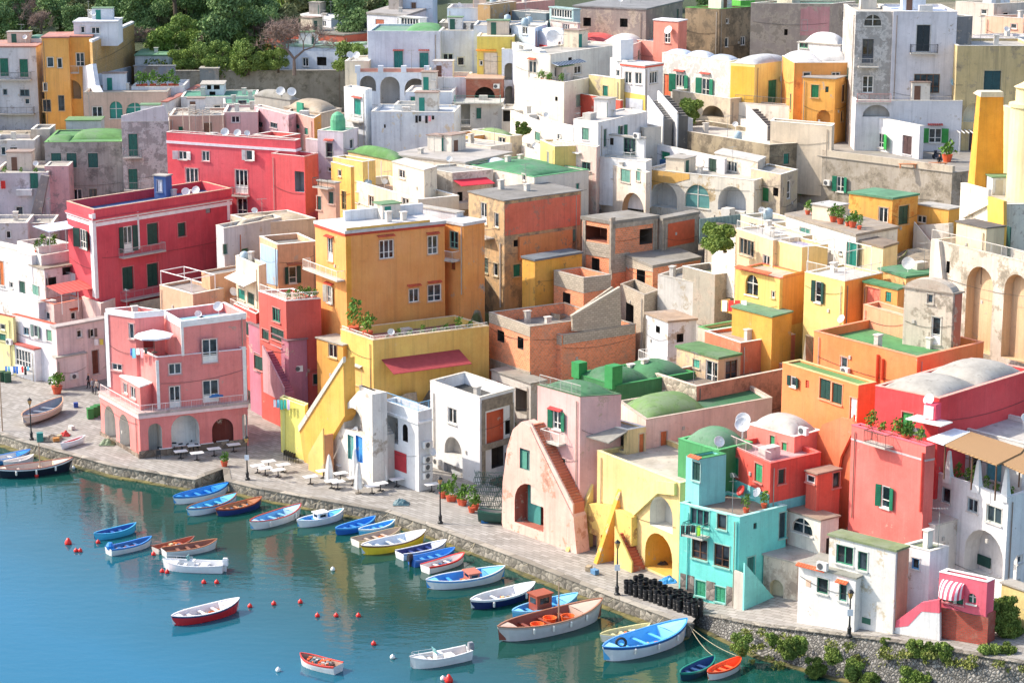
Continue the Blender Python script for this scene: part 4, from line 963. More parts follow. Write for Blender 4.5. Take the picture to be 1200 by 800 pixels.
# yellow houses
h = H('yellow_balcony_house', 'yellow house with a small arched window and tiled eave above a washing line')
Y1 = h.block(914, 327, 395, xl=862, yl=315, xr=945, yr=320, D=190, c='f8c468', wear=.08, under='e0a860', par=.15, roof='c8b498', cop='c86a4c', w=[(881, 334, 15, 24, 'ag'), (906, 345, 4, 8, 'w'), (930, 330, .5, .5, 'k')])
h.boxf(Y1.R, 930, 350, 26, 60, .01, .02, plaster('f4a04c', .05), 'painted_wall'); h.hood(Y1.L, 885, 317, 40, 'd86a44', .5)
h.balcony(Y1.L, 872, 366, 34, 1.1, 'f2c878', True, .9, 'e8b058')
Y2 = h.block(906, 282, 335, xl=862, yl=268, xr=952, yr=276, D=196, c='e9c9a0', wear=.2, par=.2, roof='c8c0b8', w=[(875, 290, 17, 19, 'w', 'a89888'), (898, 306, 8, 14, 'w')])
h.poly(Y2.L, [(833, 345), (834, 300), (845, 290), (856, 275), (863, 269), (864, 350)], -2.5, 0, plaster('e8dfd2', .35), name='gable')
h.roofrail(Y2, 'LR', .8); h.clutter(Y2, 2)
B = h.block(905, 372, 400, xl=858, yl=360, xr=928, yr=366, D=187.2, c='e8a848', wear=.15, par=0, roof='6a9a70', slab=.15)
h = H('yellow_terrace_house', 'bright yellow house below a railed white terrace with green shutters')
Y3 = h.block(990, 330, 400, xl=943, yl=319, xr=1035, yr=320, D=184.5, c='f6d080', wear=.04, par=.15, roof='d8cfc4', cop='c9c0b4', w=[(959, 342, 15, 25, 'o', DGREEN)], streak=.1)
h.boxf(Y3.R, 1011, 356, 42, 62, .004, .015, plaster('f5a04c', .05), 'painted_wall'); h.dish_on(Y3.L, 991, 374, .4); h.roofrail(Y3, 'LR', 1.0)
O = Y3.P+V((0, 0, Y3.zt)); el, er = Y3.vl.normalized(), Y3.vr.normalized(); mb = MB()
cs = [O+el*.2+er*.2, O+Y3.vl-el*.2+er*.2, O+Y3.vl+er*4.-el*.2, O+er*4+el*.2]
for c_ in cs: mb.tube(c_, c_+V((0, 0, 2.6)), .04)
for a_, b_ in zip(cs, cs[1:]+cs[:1]): mb.tube(a_+V((0, 0, 2.6)), b_+V((0, 0, 2.6)), .04)
h.part(mb, 'pergola', flat('e8e6e0'))
Y4 = h.block(1003, 277, 325, xl=921, yl=253, xr=1052, yr=268, D=195, c='e9e4dc', wear=.2, par=.0, roof='a89884', slab=.25, w=[(943, 277, 12, 20, 'g', TEAL), (998, 299, 12, 30, 'g', TEAL), (985, 296, 4, 5, 'w')])
Y5 = h.block(1035, 291, 330, xl=972, yl=274, xr=1052, yr=286, D=192, c='f0d8a8', wear=.12, par=0, roof='8f7c68', slab=.2, w=[(998, 299, 12, 28, 'g', TEAL)])
h.clutter(Y4, 2)
B = h.block(940, 290, 330, xl=893, yl=278, dR=3, D=193, c='f0cd8c', wear=.12, par=.3, roof='b0a8c8', cop='d8d2c8'); h.roofrail(B, 'L', .9)
h = H('orange_cube_house', 'small orange cube house with a green flat roof and white window')
O1 = h.block(1046, 234, 292, xl=995, yl=227, xr=1076, yr=229, D=206, c='f6ac50', wear=.35, under='d8863c', par=0, roof='5a9a70', slab=.2, w=[(1035, 252, 11, 18, 'w'), (1059, 252, 12, 22, 'd', '2a4a38')])
O2 = h.block(1112, 246, 292, xl=1074, yl=240, dR=2, D=206.5, c='eeae50', wear=.15, par=0, w=[(1080, 257, 11, 9, 'w')])
h.poly(O2.L, [(1064, 265), (1112, 262), (1112, 330), (1090, 320), (1052, 300), (1048, 266)], .5, 1.2, plaster('d8cfc4', .3), name='stair_wall')
h.stairs(O2.L, 1092, 293, 1072, 268, 1.2, 'd0603c', 'd9cfc2', n0=.6, down=3)
h = H('orange_lean_house', 'low salmon and green roofed annex between the yellow terrace house and the grey vault')
B = h.block(1052, 340, 400, xl=1012, yl=331, xr=1062, yr=337, D=182.5, c='f0a85c', wear=.1, par=0, roof='4a8f58', slab=.15, w=[(1023, 350, 16, 26, 'd', 'e0806c'), (1041, 348, 7, 12, 'd', TEAL)])
B = h.block(1062, 326, 360, xl=1030, yl=316, xr=1100, yr=321, D=186, c='e8b878', wear=.2, par=.0, roof='4a9060', slab=.2); h.clutter(B, 2); h.dish(h.top(B, .3, .3), .6)
B = h.block(1062, 372, 420, xl=1012, yl=357, xr=1080, yr=368, D=177, c='f0a078', wear=.1, par=.4, roof='e8c0a0', cop='f0a888')
# grey vault house & arcade
h = H('grey_vault_house', 'weathered beige house with a rounded barrel roof and tall white door')
V1 = h.block(1117, 345, 425, xl=1060, yl=337, xr=1128, yr=343, D=172.5, c='cfc4b2', wear=.5, under='9a9080', par=0, roof='a89c8a', w=[(1090, 350, 7, 11, 'w', 'a8a094'), (1097, 387, 11, 32, 'w')])
u0, z0 = V1.L.uz(1060, 337); u1, _ = V1.L.uz(1117, 345); mb = MB()
P = [V1.L.w(u0+(u1-u0)*(1-math.cos(math.pi*i/12))/2, V1.zt-.02+1.0*math.sin(math.pi*i/12), 0) for i in range(13)]
mb.prism(P, -V1.L.N*V1.vr.length); h.part(mb, 'vault', plaster('bfb4a4', .5))
h.boxf(V1.R, 1122, 380, 8, 70, .02, .05, plaster('b8735c', .4), 'bare_wall')
h = H('arcaded_retaining_wall', 'high pale retaining wall of tall blind arches below the church', 'wall')
AWL = h.block(1215, 311, 450, xl=1092, yl=281, dR=3, D=172, c='d3c8b8', wear=.45, under='a09684', par=.8, roof='c0b49c', cop='cfc4b0', w=[(1147, 362, 31, 100, 'a', 'd8b890', .9), (1190, 372, 30, 102, 'a', 'd8b890', .9), (1111, 313, 4, 14, 'k')])
h.poly(AWL.L, [(1085, 400), (1091, 281), (1100, 283), (1112, 400)], .01, .4, plaster('d8cdbe', .3), name='buttress')
h.railing([AWL.P+AWL.vl+V((0, 0, AWL.zt+.05)), AWL.P+V((0, 0, AWL.zt+.05))], .9, 'cfcac2')
# church group right edge
h = H('yellow_church', 'pale yellow church with a round drum and an orange tapering tower', 'church')
C1 = h.block(1215, 135, 330, xl=1174, yl=124, dR=6, D=188, c='f2d89c', wear=.08, par=.4, roof='d8cdb8', cop='e8dcc0')
mb = MB(); p = at(1202, 300, 186); zt_ = at(1202, 125, 186).z
mb.lathe(V((p.x, p.y, p.z-3)), [(2.0, 0), (2.0, zt_-p.z+3), (2.15, zt_-p.z+3), (2.15, zt_-p.z+3.3), (1.6, zt_-p.z+3.4), (1.6, zt_-p.z+4.6), (1.8, zt_-p.z+4.7), (1.2, zt_-p.z+5.0), (.6, zt_-p.z+5.4), (0, zt_-p.z+5.5)], 28); h.part(mb, 'drum', plaster('f3dba4', .06), smooth=False)
def taper(xa0, xa1, yt_, xb0, xb1, yb_, D, dep, col, nm):
    a = at(xa0, yt_, D); b_ = at(xa1, yt_, D); c = at(xb1, yb_, D); d = at(xb0, yb_, D); mb = MB()
    e = V((0, dep, 0)); e2 = V((0, dep*.5, 0)); a2, b2_, c2, d2 = a+e2, b_+e2, c+e, d+e
    mb.quad(d, c, b_, a); mb.quad(c, c2, b2_, b_); mb.quad(c2, d2, a2, b2_); mb.quad(d2, d, a, a2); mb.quad(a, b_, b2_, a2); mb.quad(d, d2, c2, c)
    h.part(mb, nm, plaster(col, .2, 'c98a4c'))
taper(1149, 1176, 113, 1141, 1176, 232, 190, 3, 'f0a438', 'tower')
taper(1150, 1176, 108, 1149, 1177, 114, 189.8, 3.2, 'e0d4b8', 'tower_cap')
C2 = h.block(1176, 240, 330, xl=1126, yl=215, dR=3, D=182, c='ece2d0', wear=.35, par=.2, w=[]) 
h.poly(C2.L, [(1157, 230), (1176, 236), (1176, 330), (1157, 320)], .01, .3, plaster('f0b850', .1), name='wall')
C3 = h.block(1156, 268, 320, xl=1121, yl=260, dR=2, D=179, c='f2d8b0', wear=.1, par=0, roof='6a6460', slab=.1); C3b = h.boxf(C2.L, 1181, 285, 4, 40, .3, .4, DGREEN, 'door')
h.poly(C2.L, [(1126, 216), (1128, 214), (1158, 222), (1158, 240), (1127, 256)], .02, .3, plaster('e6e0d4', .3), name='gable')
# piazza block
h = H('piazza_retaining_wall', 'long rough grey retaining wall under the flat piazza on the right', 'wall')
PZ = h.block(1116, 203, 262, xl=905, yl=176, xr=1300, yr=180, D=226, c='aca294', wear=.6, under='948a7a', par=.0, roof='9c9488', slab=.06, w=[(929, 217, 22, 20, 'o', '2f8a3c'), (985, 216, 18, 18, 'o', '1f7a5c'), (903, 231, 5, 14, 'g', GREEN), (950, 244, 12, 12, 'g', '2fa89a'), (926, 247, 8, 8, 'k')])
h.ac(PZ.L, 971, 214); O = PZ.P+V((0, 0, PZ.zt))
mb = MB(); el = PZ.vl.normalized(); er = PZ.vr.normalized(); mb.box(O+el*.0, PZ.vl, er*.4, V((0, 0, .75))); h.part(mb, 'parapet', plaster('c0b4a0', .5))
PZZ = PZ.zt
h = H('cream_terrace_wall', 'pale cream walled roof terrace left of the piazza', 'wall')
B = h.block(975, 148, 200, xl=903, yl=142, xr=978, yr=145, D=238, c='d9c8b0', wear=.15, par=1.0, roof='d8d2c8', cop='ece4d8')
h = H('long_ruin_wall', 'long brown weathered house wall running to the cream roof terrace')
LW = h.block(902, 170, 215, xl=756, yl=146, xr=976, yr=165, D=239, c='a8987c', wear=.7, under='877a66', par=.5, roof='cfc6b8', cop='d0c4b0')
h.clutter(LW, 3)
h = H('white_long_house', 'white house with blue balcony tub under the long brown wall')
B = h.block(849, 187, 225, xl=765, yl=169, xr=852, yr=186, D=235, c='e6e4e6', wear=.15, par=.1, w=[(780, 184, 10, 12, 'g', '1f8a64'), (835, 195, 9, 18, 'd', '2a4438'), (800, 185, 6, 10, 'w')])
h.boxf(B.L, 780, 193, 14, 9, .02, .7, '2f5f8a', 'tub')
B2 = h.block(888, 190, 225, xl=838, yl=180, xr=897, yr=185, D=232, c='ddd2c2', wear=.3, par=0, roof='cfcac0', slab=.15, w=[(856, 195, 15, 12, 'w'), (877, 200, .5, .5, 'k')])
h = H('arcade_house', 'long cream arcade with three large arches facing the brick building')
AC = h.block(884, 212, 262, xl=756, yl=198, xr=908, yr=205, D=229, c='e4dccc', wear=.4, under='b8a078', par=.2, roof='c8c0b0', w=[(778, 229, 31, 29, 'a', 'dcdcd8', 1.5), (817, 230, 29, 27, 'ag', '5a8f8c'), (858, 233, 33, 29, 'a', 'cfd0d0', 1.8)])
h.poly(AC.L, [(758, 199), (808, 204), (808, 210), (796, 213), (790, 215), (778, 214), (766, 217), (762, 226), (762, 246), (758, 246)], .01, .04, plaster('e0b060', .3))
h.boxf(AC.L, 850, 249, 10, 9, .05, 1.2, plaster('dcd8d0', .2), 'cupboard')
B = h.block(915, 205, 270, xl=880, yl=198, xr=935, yr=199, D=228, c='c9b898', wear=.5, par=.2, w=[(897, 228, 8, 16, 'g', '2a7a4a'), (909, 225, 6, 10, 'k')])
h = H('cream_arch_house', 'cream house with small green shutters and a low arch left of the arcade')
B = h.block(757, 203, 262, xl=688, yl=187, xr=762, yr=202, D=231, c='e6d6c4', wear=.25, par=.3, w=[(714, 203, 9, 11, 'g', '7a9a8c'), (733, 206, 11, 15, 'g', '6a9a8c'), (748, 205, 5, 14, 'g', '6a9a8c'), (742, 238, 26, 24, 'a', 'c8a078', 1.2), (715, 229, 6, 8, 'k'), (697, 225, 5, 8, 'w')])
h.clutter(B, 1)
h = H('white_balcony_house', 'white house with a dark balcony door and flower boxes above the cream arch house')
B = h.block(701, 144, 215, xl=672, yl=140, xr=759, yr=131, D=238, c='e4e2e2', wear=.1, par=.15, roof='cfc6bc', w=[(686, 157, 8, 14, 'g', '5a8a78')])
C_ = h.block(757, 190, 215, xl=701, yl=184, xr=764, yr=187, D=234, c='ecebea', wear=.08, par=.5, w=[])
B2 = h.block(755, 163, 215, xl=709, yl=158, xr=757, yr=162, D=237, c='e9e8e8', wear=.08, par=0, w=[(738, 172, 14, 20, 'w', '2a5a4c'), (717, 166, 4, 8, 'k')])
h.balcony(B2.L, 725, 186, 40, 1.); h.clutter(B, 2); h.ac(B2.L, 748, 159)
h = H('worn_pink_house', 'worn pink house with two small windows left of the white balcony house')
B = h.block(699, 173, 235, xl=648, yl=165, xr=703, yr=171, D=236.5, c='e6c4b8', wear=.5, under='d8ccc0', par=.2, w=[(668, 192, 11, 9, 'w', '5a7a70'), (687, 195, 10, 10, 'w', '4a7a70')])
h.boxf(B.L, 665, 178, 26, 1.5, .05, .4, 'e6e0d8', 'pipe')
B2 = h.block(650, 172, 240, xl=633, yl=164, dR=3, D=238.5, c='f0cc78', wear=.15, par=.2)
h.block(672, 150, 200, xl=640, yl=143, xr=680, D=241, c='e9e6e2', wear=.12, par=1.); 
# green dome white house centre
h = H('green_dome_white_house', 'white house with a low dark green vault and a bare beige side wall')
B = h.block(626, 208, 262, xl=545, yl=192, xr=690, yr=199, D=230, c='e3d9cb', wear=.25, par=.15, roof='3f7a54', cop='5a9a68', domes=[(.02, .9, .1, .9, 1.1, '3f8f5c')], w=[(614, 208, 4, 8, 'w')])
h.clutter(B, 2)
B = h.block(590, 196, 240, xl=500, yl=184, xr=600, yr=190, D=240, c='e8e4de', wear=.2, par=.2, roof='cfd6de', domes=[(.05, .95, .02, .32, 1.2, 'd8dfe8'), (.05, .95, .35, .65, 1.2, 'd8dfe8'), (.05, .95, .68, .98, 1.2, 'd8dfe8')])
h = H('red_canopy_house', 'white peeling house with a red canopy over its terrace')
B = h.block(530, 203, 262, xl=487, yl=196, xr=578, yr=199, D=233, c='e4d8c8', wear=.55, par=.2, roof='a8a49c', w=[(539, 231, 6, 12, 'k')])
h.awning(B.R, 531, 570, 211, 2., .4, 'c8283c'); h.boxf(B.R, 550, 241, 40, 8, .01, 1.2, plaster('ddd4c6', .3), 'terrace_wall')
h = H('cream_long_house', 'long cream house with four small windows above the orange palazzo roof')
B = h.block(490, 234, 275, xl=409, yl=210, dR=5, D=226, c='efe0c8', wear=.25, par=.9, roof='c8a080', cop='f0e8da', w=[(417, 231, 7, 12, 'w'), (435, 236, 6, 13, 'w'), (475, 237, 8, 10, 'w'), (417, 253, 12, 9, 'w')])
B2 = h.block(497, 200, 250, xl=460, yl=190, xr=512, yr=196, D=230, c='f0e2ca', wear=.2, par=0, roof='d8d0c4', w=[(471, 204, 7, 10, 'w')])
for x in (416, 431, 446): p = B.L.pt(x, 212, -.1); mb = MB(); mb.tube(p, p+V((0, 0, 2.2)), .05); h.part(mb, 'post', flat('e0ddd6'))
B3 = h.block(535, 250, 290, xl=474, yl=240, xr=543, D=215, c='dcdde0', wear=.1, par=0); h.clutter(B, 2)
h = H('yellow_corner_house', 'narrow ochre house with a little balcony beside the red mansion')
B = h.block(411, 196, 300, xl=388, yl=190, xr=415, D=231, c='f0b458', wear=.1, par=.2, w=[(398, 203, 4, 8, 'w'), (403, 235, 5, 22, 'w', '8a7a50')])
B2 = h.block(393, 215, 300, xl=372, yl=212, xr=398, D=229, c='dfb098', wear=.2, par=0, w=[(384, 206, .5, .5, 'k'), (374, 238, 5, 16, 'g', DGREEN), (388, 232, 6, 14, 'g', DGREEN)])
h.balcony(B2.L, 382, 219, 18, .9, '3a3634')
B3 = h.block(425, 190, 230, xl=390, yl=184, xr=440, yr=188, D=238, c='efc878', wear=.15, par=.3)
h = H('green_vault_house', 'ochre house with a bright green vaulted roof in the middle distance')
B = h.block(468, 190, 230, xl=408, yl=178, xr=480, yr=187, D=243, c='ecc890', wear=.2, par=0, roof='6a9a50', domes=[(.05, .95, .05, .95, 1.6, '5f9a48')], w=[])
B = h.block(412, 192, 225, xl=392, yl=187, xr=416, D=240, c='f0b858', wear=.15, par=0, roof='6a9a50')
h = H('tan_slab_house', 'beige house with a flat grey roof and white domes behind the red canopy house')
B = h.block(545, 192, 225, xl=459, yl=182, xr=600, yr=180, D=239, c='ded2c0', wear=.35, par=0, roof='b8b0a6', slab=.2, w=[(471, 197, 6, 8, 'w')])
h.block(560, 184, 215, xl=490, yl=176, xr=590, D=244, c='e6e4e2', wear=.2, par=.3, clutter=2)
# ================= left side
h = H('crimson_house', 'crimson mansion with white corner trim and a blue roof terrace')
CR = h.block(110, 246, 360, xl=78, yl=236, xr=271, yr=221, D=DF(110, 352), c='d84a56', wear=.04, under='8f2238', par=1.0, roof='2f5f9a', cop='c9a890', streak=.2, bands=[(1.15, 1.35, 'd8d0d0', .2), (1.0, 1.15, 'cc4a54', .3), (1.5, 1.9, 'ece2e2', .05)], w=[
  (98, 280, 17, 22, 'o', DGREEN), (150, 280, 21, 30, 'o', DGREEN), (179, 274, 13, 25, 'g', DGREEN), (213, 269, 9, 16, 'g', DGREEN), (244, 245, 6, 10, 'd', '8a8486'), (150, 326, 13, 27, 'g', DGREEN), (179, 322, 13, 27, 'g', DGREEN)])
h.boxf(CR.L, 108, 300, 3.5, 95, .01, .08, 'ece2e2', 'corner_trim'); h.boxf(CR.R, 112, 300, 4, 100, .01, .08, 'ece2e2', 'corner_trim'); h.boxf(CR.R, 162.5, 270, 2, 44, .01, .05, 'ece2e2', 'trim'); h.boxf(CR.R, 268, 246, 3, 24, .01, .06, 'ece2e2', 'corner_trim')
h.balcony(CR.R, 164, 297, 50, .9, 'b8a8a8'); h.balcony(CR.R, 166, 347, 50, .9, 'b88a90')
B = h.block(194, 207, 235, xl=180, yl=206, xr=201, D=CR.D+13, c='4a6aa0', wear=.1, par=0, down=0, w=[(187, 218, 6, 14, 'd', 'e6e4e2')])
for si in (.72, .8): h.dish(h.top(CR, si, .3), .5)
B = h.block(128, 328, 380, xl=92, yl=322, dR=3, D=CR.D-1.5, c='c42f44', wear=.05, par=0, roof='cfc8c4') if False else None
h = H('red_mansion', 'red mansion with grey framed windows and a stepped orange red end')
RM = h.block(346, 165, 262, xl=195, yl=155, xr=352, yr=163, D=247, c='e25660', wear=.04, under='b03040', par=.6, roof='cbb8b0', cop='cfc0b8', streak=.1, bands=[(1.0, 1.3, 'd9d2d8', .12)], w=[
  (214, 182, 20, 10, 'o', 'd8d4d0'), (241, 183, 9, 12, 'w'), (292, 182, 16, 12, 'o', 'd8d4d0'), (225, 210, 15, 26, 'w'), (283, 213, 15, 28, 'w'), (284, 243, 12, 21, 'w'), (326, 211, 12, 20, 'ag')])
RM2 = h.block(357, 184, 262, xl=318, yl=180, xr=373, yr=180, D=244, c='e2585c', wear=.04, par=.5, roof='c0a8a0', cop='cfb8b0', w=[(351, 213, 11, 24, 'r', '8a8c94', 1.)])
h.boxf(RM2.R, 365, 215, 15, 68, .003, .012, plaster('ec6450', .04), 'painted_wall')
RM3 = h.block(330, 161, 190, xl=296, yl=158, xr=352, D=251, c='e06058', wear=.05, par=.5, roof='c8a8a0')
h.balcony(RM.L, 225, 227, 20, .7, '8a8488'); h.balcony(RM.L, 283, 229, 20, .7, '8a8488')
h.poly(RM2.L, [(352, 262), (350, 240), (356, 230), (357, 262)], .01, .04, 'a09aa4') if False else None
O = RM.P+V((0, 0, RM.zt)); p0 = RM.vl; mb = MB()
for t in (.98, .82, .66):
    for e in (.2, 4.): q_ = O+RM.vl*t+RM.vr.normalized()*e; mb.tube(q_, q_+V((0, 0, 2.4)), .05)
for k in range(8): q_ = O+RM.vl*(.66+.32*k/7)+V((0, 0, 2.4)); mb.tube(q_+RM.vr.normalized()*.2, q_+RM.vr.normalized()*4, .04)
h.part(mb, 'pergola', flat('d8c8b0')); h.clutter(RM, 3); h.dish(h.top(RM, .3, .45), .45); h.dish(h.top(RM, .3, .55), .5)
h = H('grey_stucco_house', 'grey weathered house with a row of green shutters and mossy green domes')
GS = h.block(52, 167, 270, a=4, xr=143, dL=12, D=268, c='a9a29c', wear=.5, under='8a8580', par=.15, roof='5a9a50', cop='6fa05c', streak=.6, w=[(66, 188, 12, 17, 'g', '1f5a54'), (84, 188, 12, 17, 'g', '1f5a54'), (109, 188, 12, 17, 'g', '1f5a54'), (88, 228, 17, 13, 'w'), (109, 227, 10, 12, 'w', '8a7a6c')], domes=[(.3, .98, .3, .95, 1.2, '5f9a48'), (.0, .3, .1, .6, .7, '5f9a48')])
GT = h.block(142, 143, 270, a=4, xr=197, dL=8, D=266, c='a59e9a', wear=.6, under='cfc8c4', par=.8, roof='c8c4c0', streak=.6, w=[(156, 170, 11, 26, 'g', '1f6a5c'), (156, 210, 11, 24, 'g', '1f6a5c')])
h.poly(GT.R, [(142, 143), (142, 136), (180, 126), (192, 124), (197, 136), (197, 143)], -.4, -.05, 'd8d4d4', wear=.2, name='parapet_gable')
h.balcony(GT.R, 156, 184, 22, .8, '8c8c8c'); h.balcony(GT.R, 156, 222, 20, .8, '8c8c8c')
B = h.block(77, 142, 165, a=4, xr=118, dL=4, D=282, c='c9ccc8', wear=.2, par=0, roof='6f9a58')
h = H('mauve_white_house', 'pale mauve house at the left edge with a sloping grey buttress')
B = h.block(-10, 203, 340, a=3, xr=56, dL=10, D=262, c='cfc4c8', wear=.3, under='a89c9c', par=.4, w=[(40, 212, 10, 18, 'g', '1f6a5a'), (23, 250, 9, 16, 'w'), (4, 232, .5, .5, 'k')])
B2 = h.block(52, 195, 330, a=3, xr=80, dL=4, D=263.5, c='d8a8a8', wear=.35, under='a08c8c', par=.1)
h.poly(B.R, [(38, 258), (36, 252), (48, 205), (57, 207), (46, 262)], .01, 1., '8d8684', wear=.4, name='buttress'); h.boxf(B.R, 28, 226, 18, 7, .02, .9, plaster('d8d4d4', .2), 'balcony')
h.clutter(B, 2)
B3 = h.block(-10, 165, 210, a=3, xr=40, dL=6, D=272, c='d9d0cc', wear=.3, par=.5, w=[(4, 177, 6, 10, 'w'), (16, 176, 8, 6, 'k')])
B4 = h.block(36, 152, 190, a=3, xr=58, dL=5, D=277, c='c9bcae', wear=.5, par=.3)
h = H('left_edge_white_house', 'white house with green door window below the crimson mansion corner')
B = h.block(37, 300, 420, xl=-30, yl=285, xr=60, D=237, c='dfdadc', wear=.25, par=.5, w=[(26, 337, 7, 15, 'g', '1f4f44'), (13, 334, 4, 7, 'w'), (2, 320, 5, 28, 'd', 'c8703c')])
B2 = h.block(45, 290, 330, xl=20, yl=283, xr=82, yr=285, D=238, c='e0dcd8', wear=.2, par=.8, roof='b8a898')
B3 = h.block(52, 316, 380, xl=28, yl=309, xr=97, yr=309, D=235, c='d6cecb', wear=.3, par=0, roof='a89880', slab=.15, w=[(80, 317, 14, 9, 'k'), (60, 330, 12, 10, 'k')])
B4 = h.block(48, 300, 325, xl=27, yl=292, xr=83, yr=294, D=236.5, c='e0dbd6', wear=.2, par=.7)
fc = B4.R; h.awning(fc, 38, 78, 265, 3., .3, 'b8c8d8', 'd8dfe8', posts=True)
h.clutter(B4, 2); h.dish_on(B3.R, 100, 318, .5)
h = H('tile_canopy_house', 'pale pink house with a red tiled canopy on its roof terrace')
TC = h.block(63, 357, 410, xl=47, yl=352, xr=98, yr=350, D=232, c='e6c8c0', wear=.2, par=.7, roof='c89a80', cop='d88a70', w=[(86, 370, 6, 9, 'w'), (56, 370, 5, 9, 'w')])
h.awning(TC.R, 54, 94, 335, 2.6, .6, 'd8665c', 'c0524a', posts=True, name='tiled_canopy'); h.hood(TC.R, 86, 363, 10)
TCb = h.block(45, 355, 440, xl=10, yl=340, xr=66, D=233, c='dcd8dc', wear=.2, par=.2, w=[(27, 350, 4, 7, 'k'), (41, 340, 8, 12, 'g', '6a9a8c')])
h = H('pale_pink_cottage', 'low pale pink cottage with a stair door left of the pink cafe house')
B = h.block(66, 385, 457, xl=60, yl=383, xr=126, yr=374, D=at_q(66, 455), c='e9cfcc', wear=.12, par=0, roof='c0b0a8', slab=.2, w=[(93, 391, 6, 9, 'w'), (108, 390, 10, 10, 'o', '6a5a54'), (112, 424, 8, 28, 'd', '6a3a2c'), (103, 428, .5, .5, 'k'), (117, 385, .5, .5, 'k')])
B2 = h.block(66, 420, 457, xl=62, yl=418, xr=101, yr=414, D=at_q(66, 455)-.7, c='ecd6d2', wear=.1, par=0); h.ac(B2.R, 86, 440)
h = H('white_bay_house', 'white cottage with a red roofed bay window over a washing line')
B = h.block(62, 380, 452, xl=14, yl=368, xr=66, D=at_q(62, 450), c='e2dfe4', wear=.15, par=.2, roof='d8c8c0', cop='d06a50', w=[(31, 388, 6, 9, 'w', '7a9aa8'), (42, 388, 11, 14, 'o', '7a8f88'), (58, 393, 7, 13, 'g', '6fa084')])
B2 = h.block(40, 410, 450, xl=13, yl=402, dR=1.5, D=at_q(40, 445)-.8, c='ecebee', wear=.05, par=0, roof='d0503c', slab=.15, w=[(27, 420, 17, 20, 'w')])
B3 = h.block(15, 372, 445, xl=-40, yl=360, xr=18, D=at_q(15, 440), c='e6dc9c', wear=.15, par=.1, roof='c8c0b0', cop='d06a50', w=[(3, 383, 6, 7, 'w'), (3, 395, 8, 8, 'g', '1f6a5a')]); h.ac(B3.L, 13, 400)
# between crimson house and orange palazzo
h = H('low_grey_house', 'low grey white house with small domes in front of the red mansion')
B = h.block(262, 268, 330, xl=253, yl=264, xr=330, yr=255, D=228, c='c4c4c6', wear=.3, par=.6, roof='b8a890', cop='cfc8b8', w=[(264, 292, 5, 12, 'g', '2a5a4c'), (287, 297, 8, 12, 'g', '2a6a4c'), (273, 288, .5, .5, 'k')], domes=[(.3, .7, .3, .9, 1.3, 'c8b89c')])
h.pipe(B.R, 281, 275, 310, 'b0643c')
B2 = h.block(302, 262, 320, xl=270, yl=252, xr=370, yr=256, D=233, c='d0bfa8', wear=.3, par=.3, roof='b0a088', domes=[(.1, .5, .1, .9, .9, 'b8a484'), (.55, .95, .1, .9, .9, 'b8a484')]); h.clutter(B2, 2)
h = H('tan_pergola_house', 'low tan house with a white pergola on its roof between the crimson and pink houses')
B = h.block(246, 323, 380, xl=236, yl=318, xr=292, yr=315, D=222, c='dba882', wear=.15, par=.2, roof='98908a', cop='b0a090'); h.dish_on(B.R, 270, 342, .5, 'e2e2e0'); 
B2 = h.block(226, 345, 400, xl=187, yl=334, xr=262, yr=338, D=219, c='d8b090', wear=.2, par=.3, roof='a89a90'); O = B2.P+V((0, 0, B2.zt)); el, er = B2.vl.normalized(), B2.vr.normalized()
mb = MB(); cs = [O+el*.2, O+B2.vl*.95, O+B2.vl*.95+er*3.2, O+er*3.2+el*.2]
for c_ in cs: mb.tube(c_, c_+V((0, 0, 1.6)), .05)
for a_, b_ in zip(cs, cs[1:]+cs[:1]): mb.tube(a_+V((0, 0, 1.6)), b_+V((0, 0, 1.6)), .05)
mb.tube((cs[0]+cs[1])/2+V((0, 0, 1.6)), (cs[2]+cs[3])/2+V((0, 0, 1.6)), .05); h.part(mb, 'pergola', flat('e8e4e0'))
# ---------------- top left
h = H('pale_shuttered_house', 'pale grey house with two green shuttered balcony doors at the left top edge')
B = h.block(-20, 56, 150, a=3, xr=42, dL=10, D=300, c='d3d3d6', wear=.35, under='a8a4a4', par=0, roof='c0806c', slab=.2, w=[(5, 79, 10, 21, 'g', '1f6a54'), (28, 80, 10, 21, 'g', '1f6a54'), (6, 108, 5, 7, 'w', '7a8a8c'), (29, 109, 11, 8, 'w', '6a8084'), (32, 119, 6, 7, 'w')])
h.balcony(B.R, 17, 93, 40, .9, '8c8c8c'); h.balcony(B.R, 20, 133, 42, .9, '6a6460')
B2 = h.block(14, 46, 70, a=3, xr=48, dL=6, D=306, c='dfe2e6', wear=.1, par=.2, roof='5f9a80', w=[(24, 50, 8, 6, 'w')], domes=[(.5, 1., .0, 1., .8, '5a9a7c')])
h = H('orange_brick_house', 'orange house with a bare tan brick side and a white roof room')
OH = h.block(49, 45, 150, a=4, xr=80, dL=8, D=298, c='f4ae58', wear=.04, par=0, roof='c47a68', slab=.2, w=[(59, 73, 8, 12, 'w'), (70, 74, 6, 12, 'w'), (53, 102, 5, 10, 'w'), (55, 124, 9, 14, 'w', '2a3a4a'), (72, 121, 7, 18, 'w', '2a4a5a')])
OH2 = h.block(78, 44, 150, a=4, xr=107, dL=8, D=299.5, c='f4ae58', wear=.04, par=0, roof='c47a68', slab=.2, w=[(94, 70, 10, 16, 'w'), (84, 105, 22, 22, 'a', 'c8b090', 1.5), (83, 125, 4, 8, 'k')])
OH3 = h.block(108, 50, 150, xl=105, yl=49, xr=157, yr=28, D=296, mat=brickm('b8935c', 'a08458', .5, .25, .02, .85), par=0, roof='d8d8da', slab=.3)
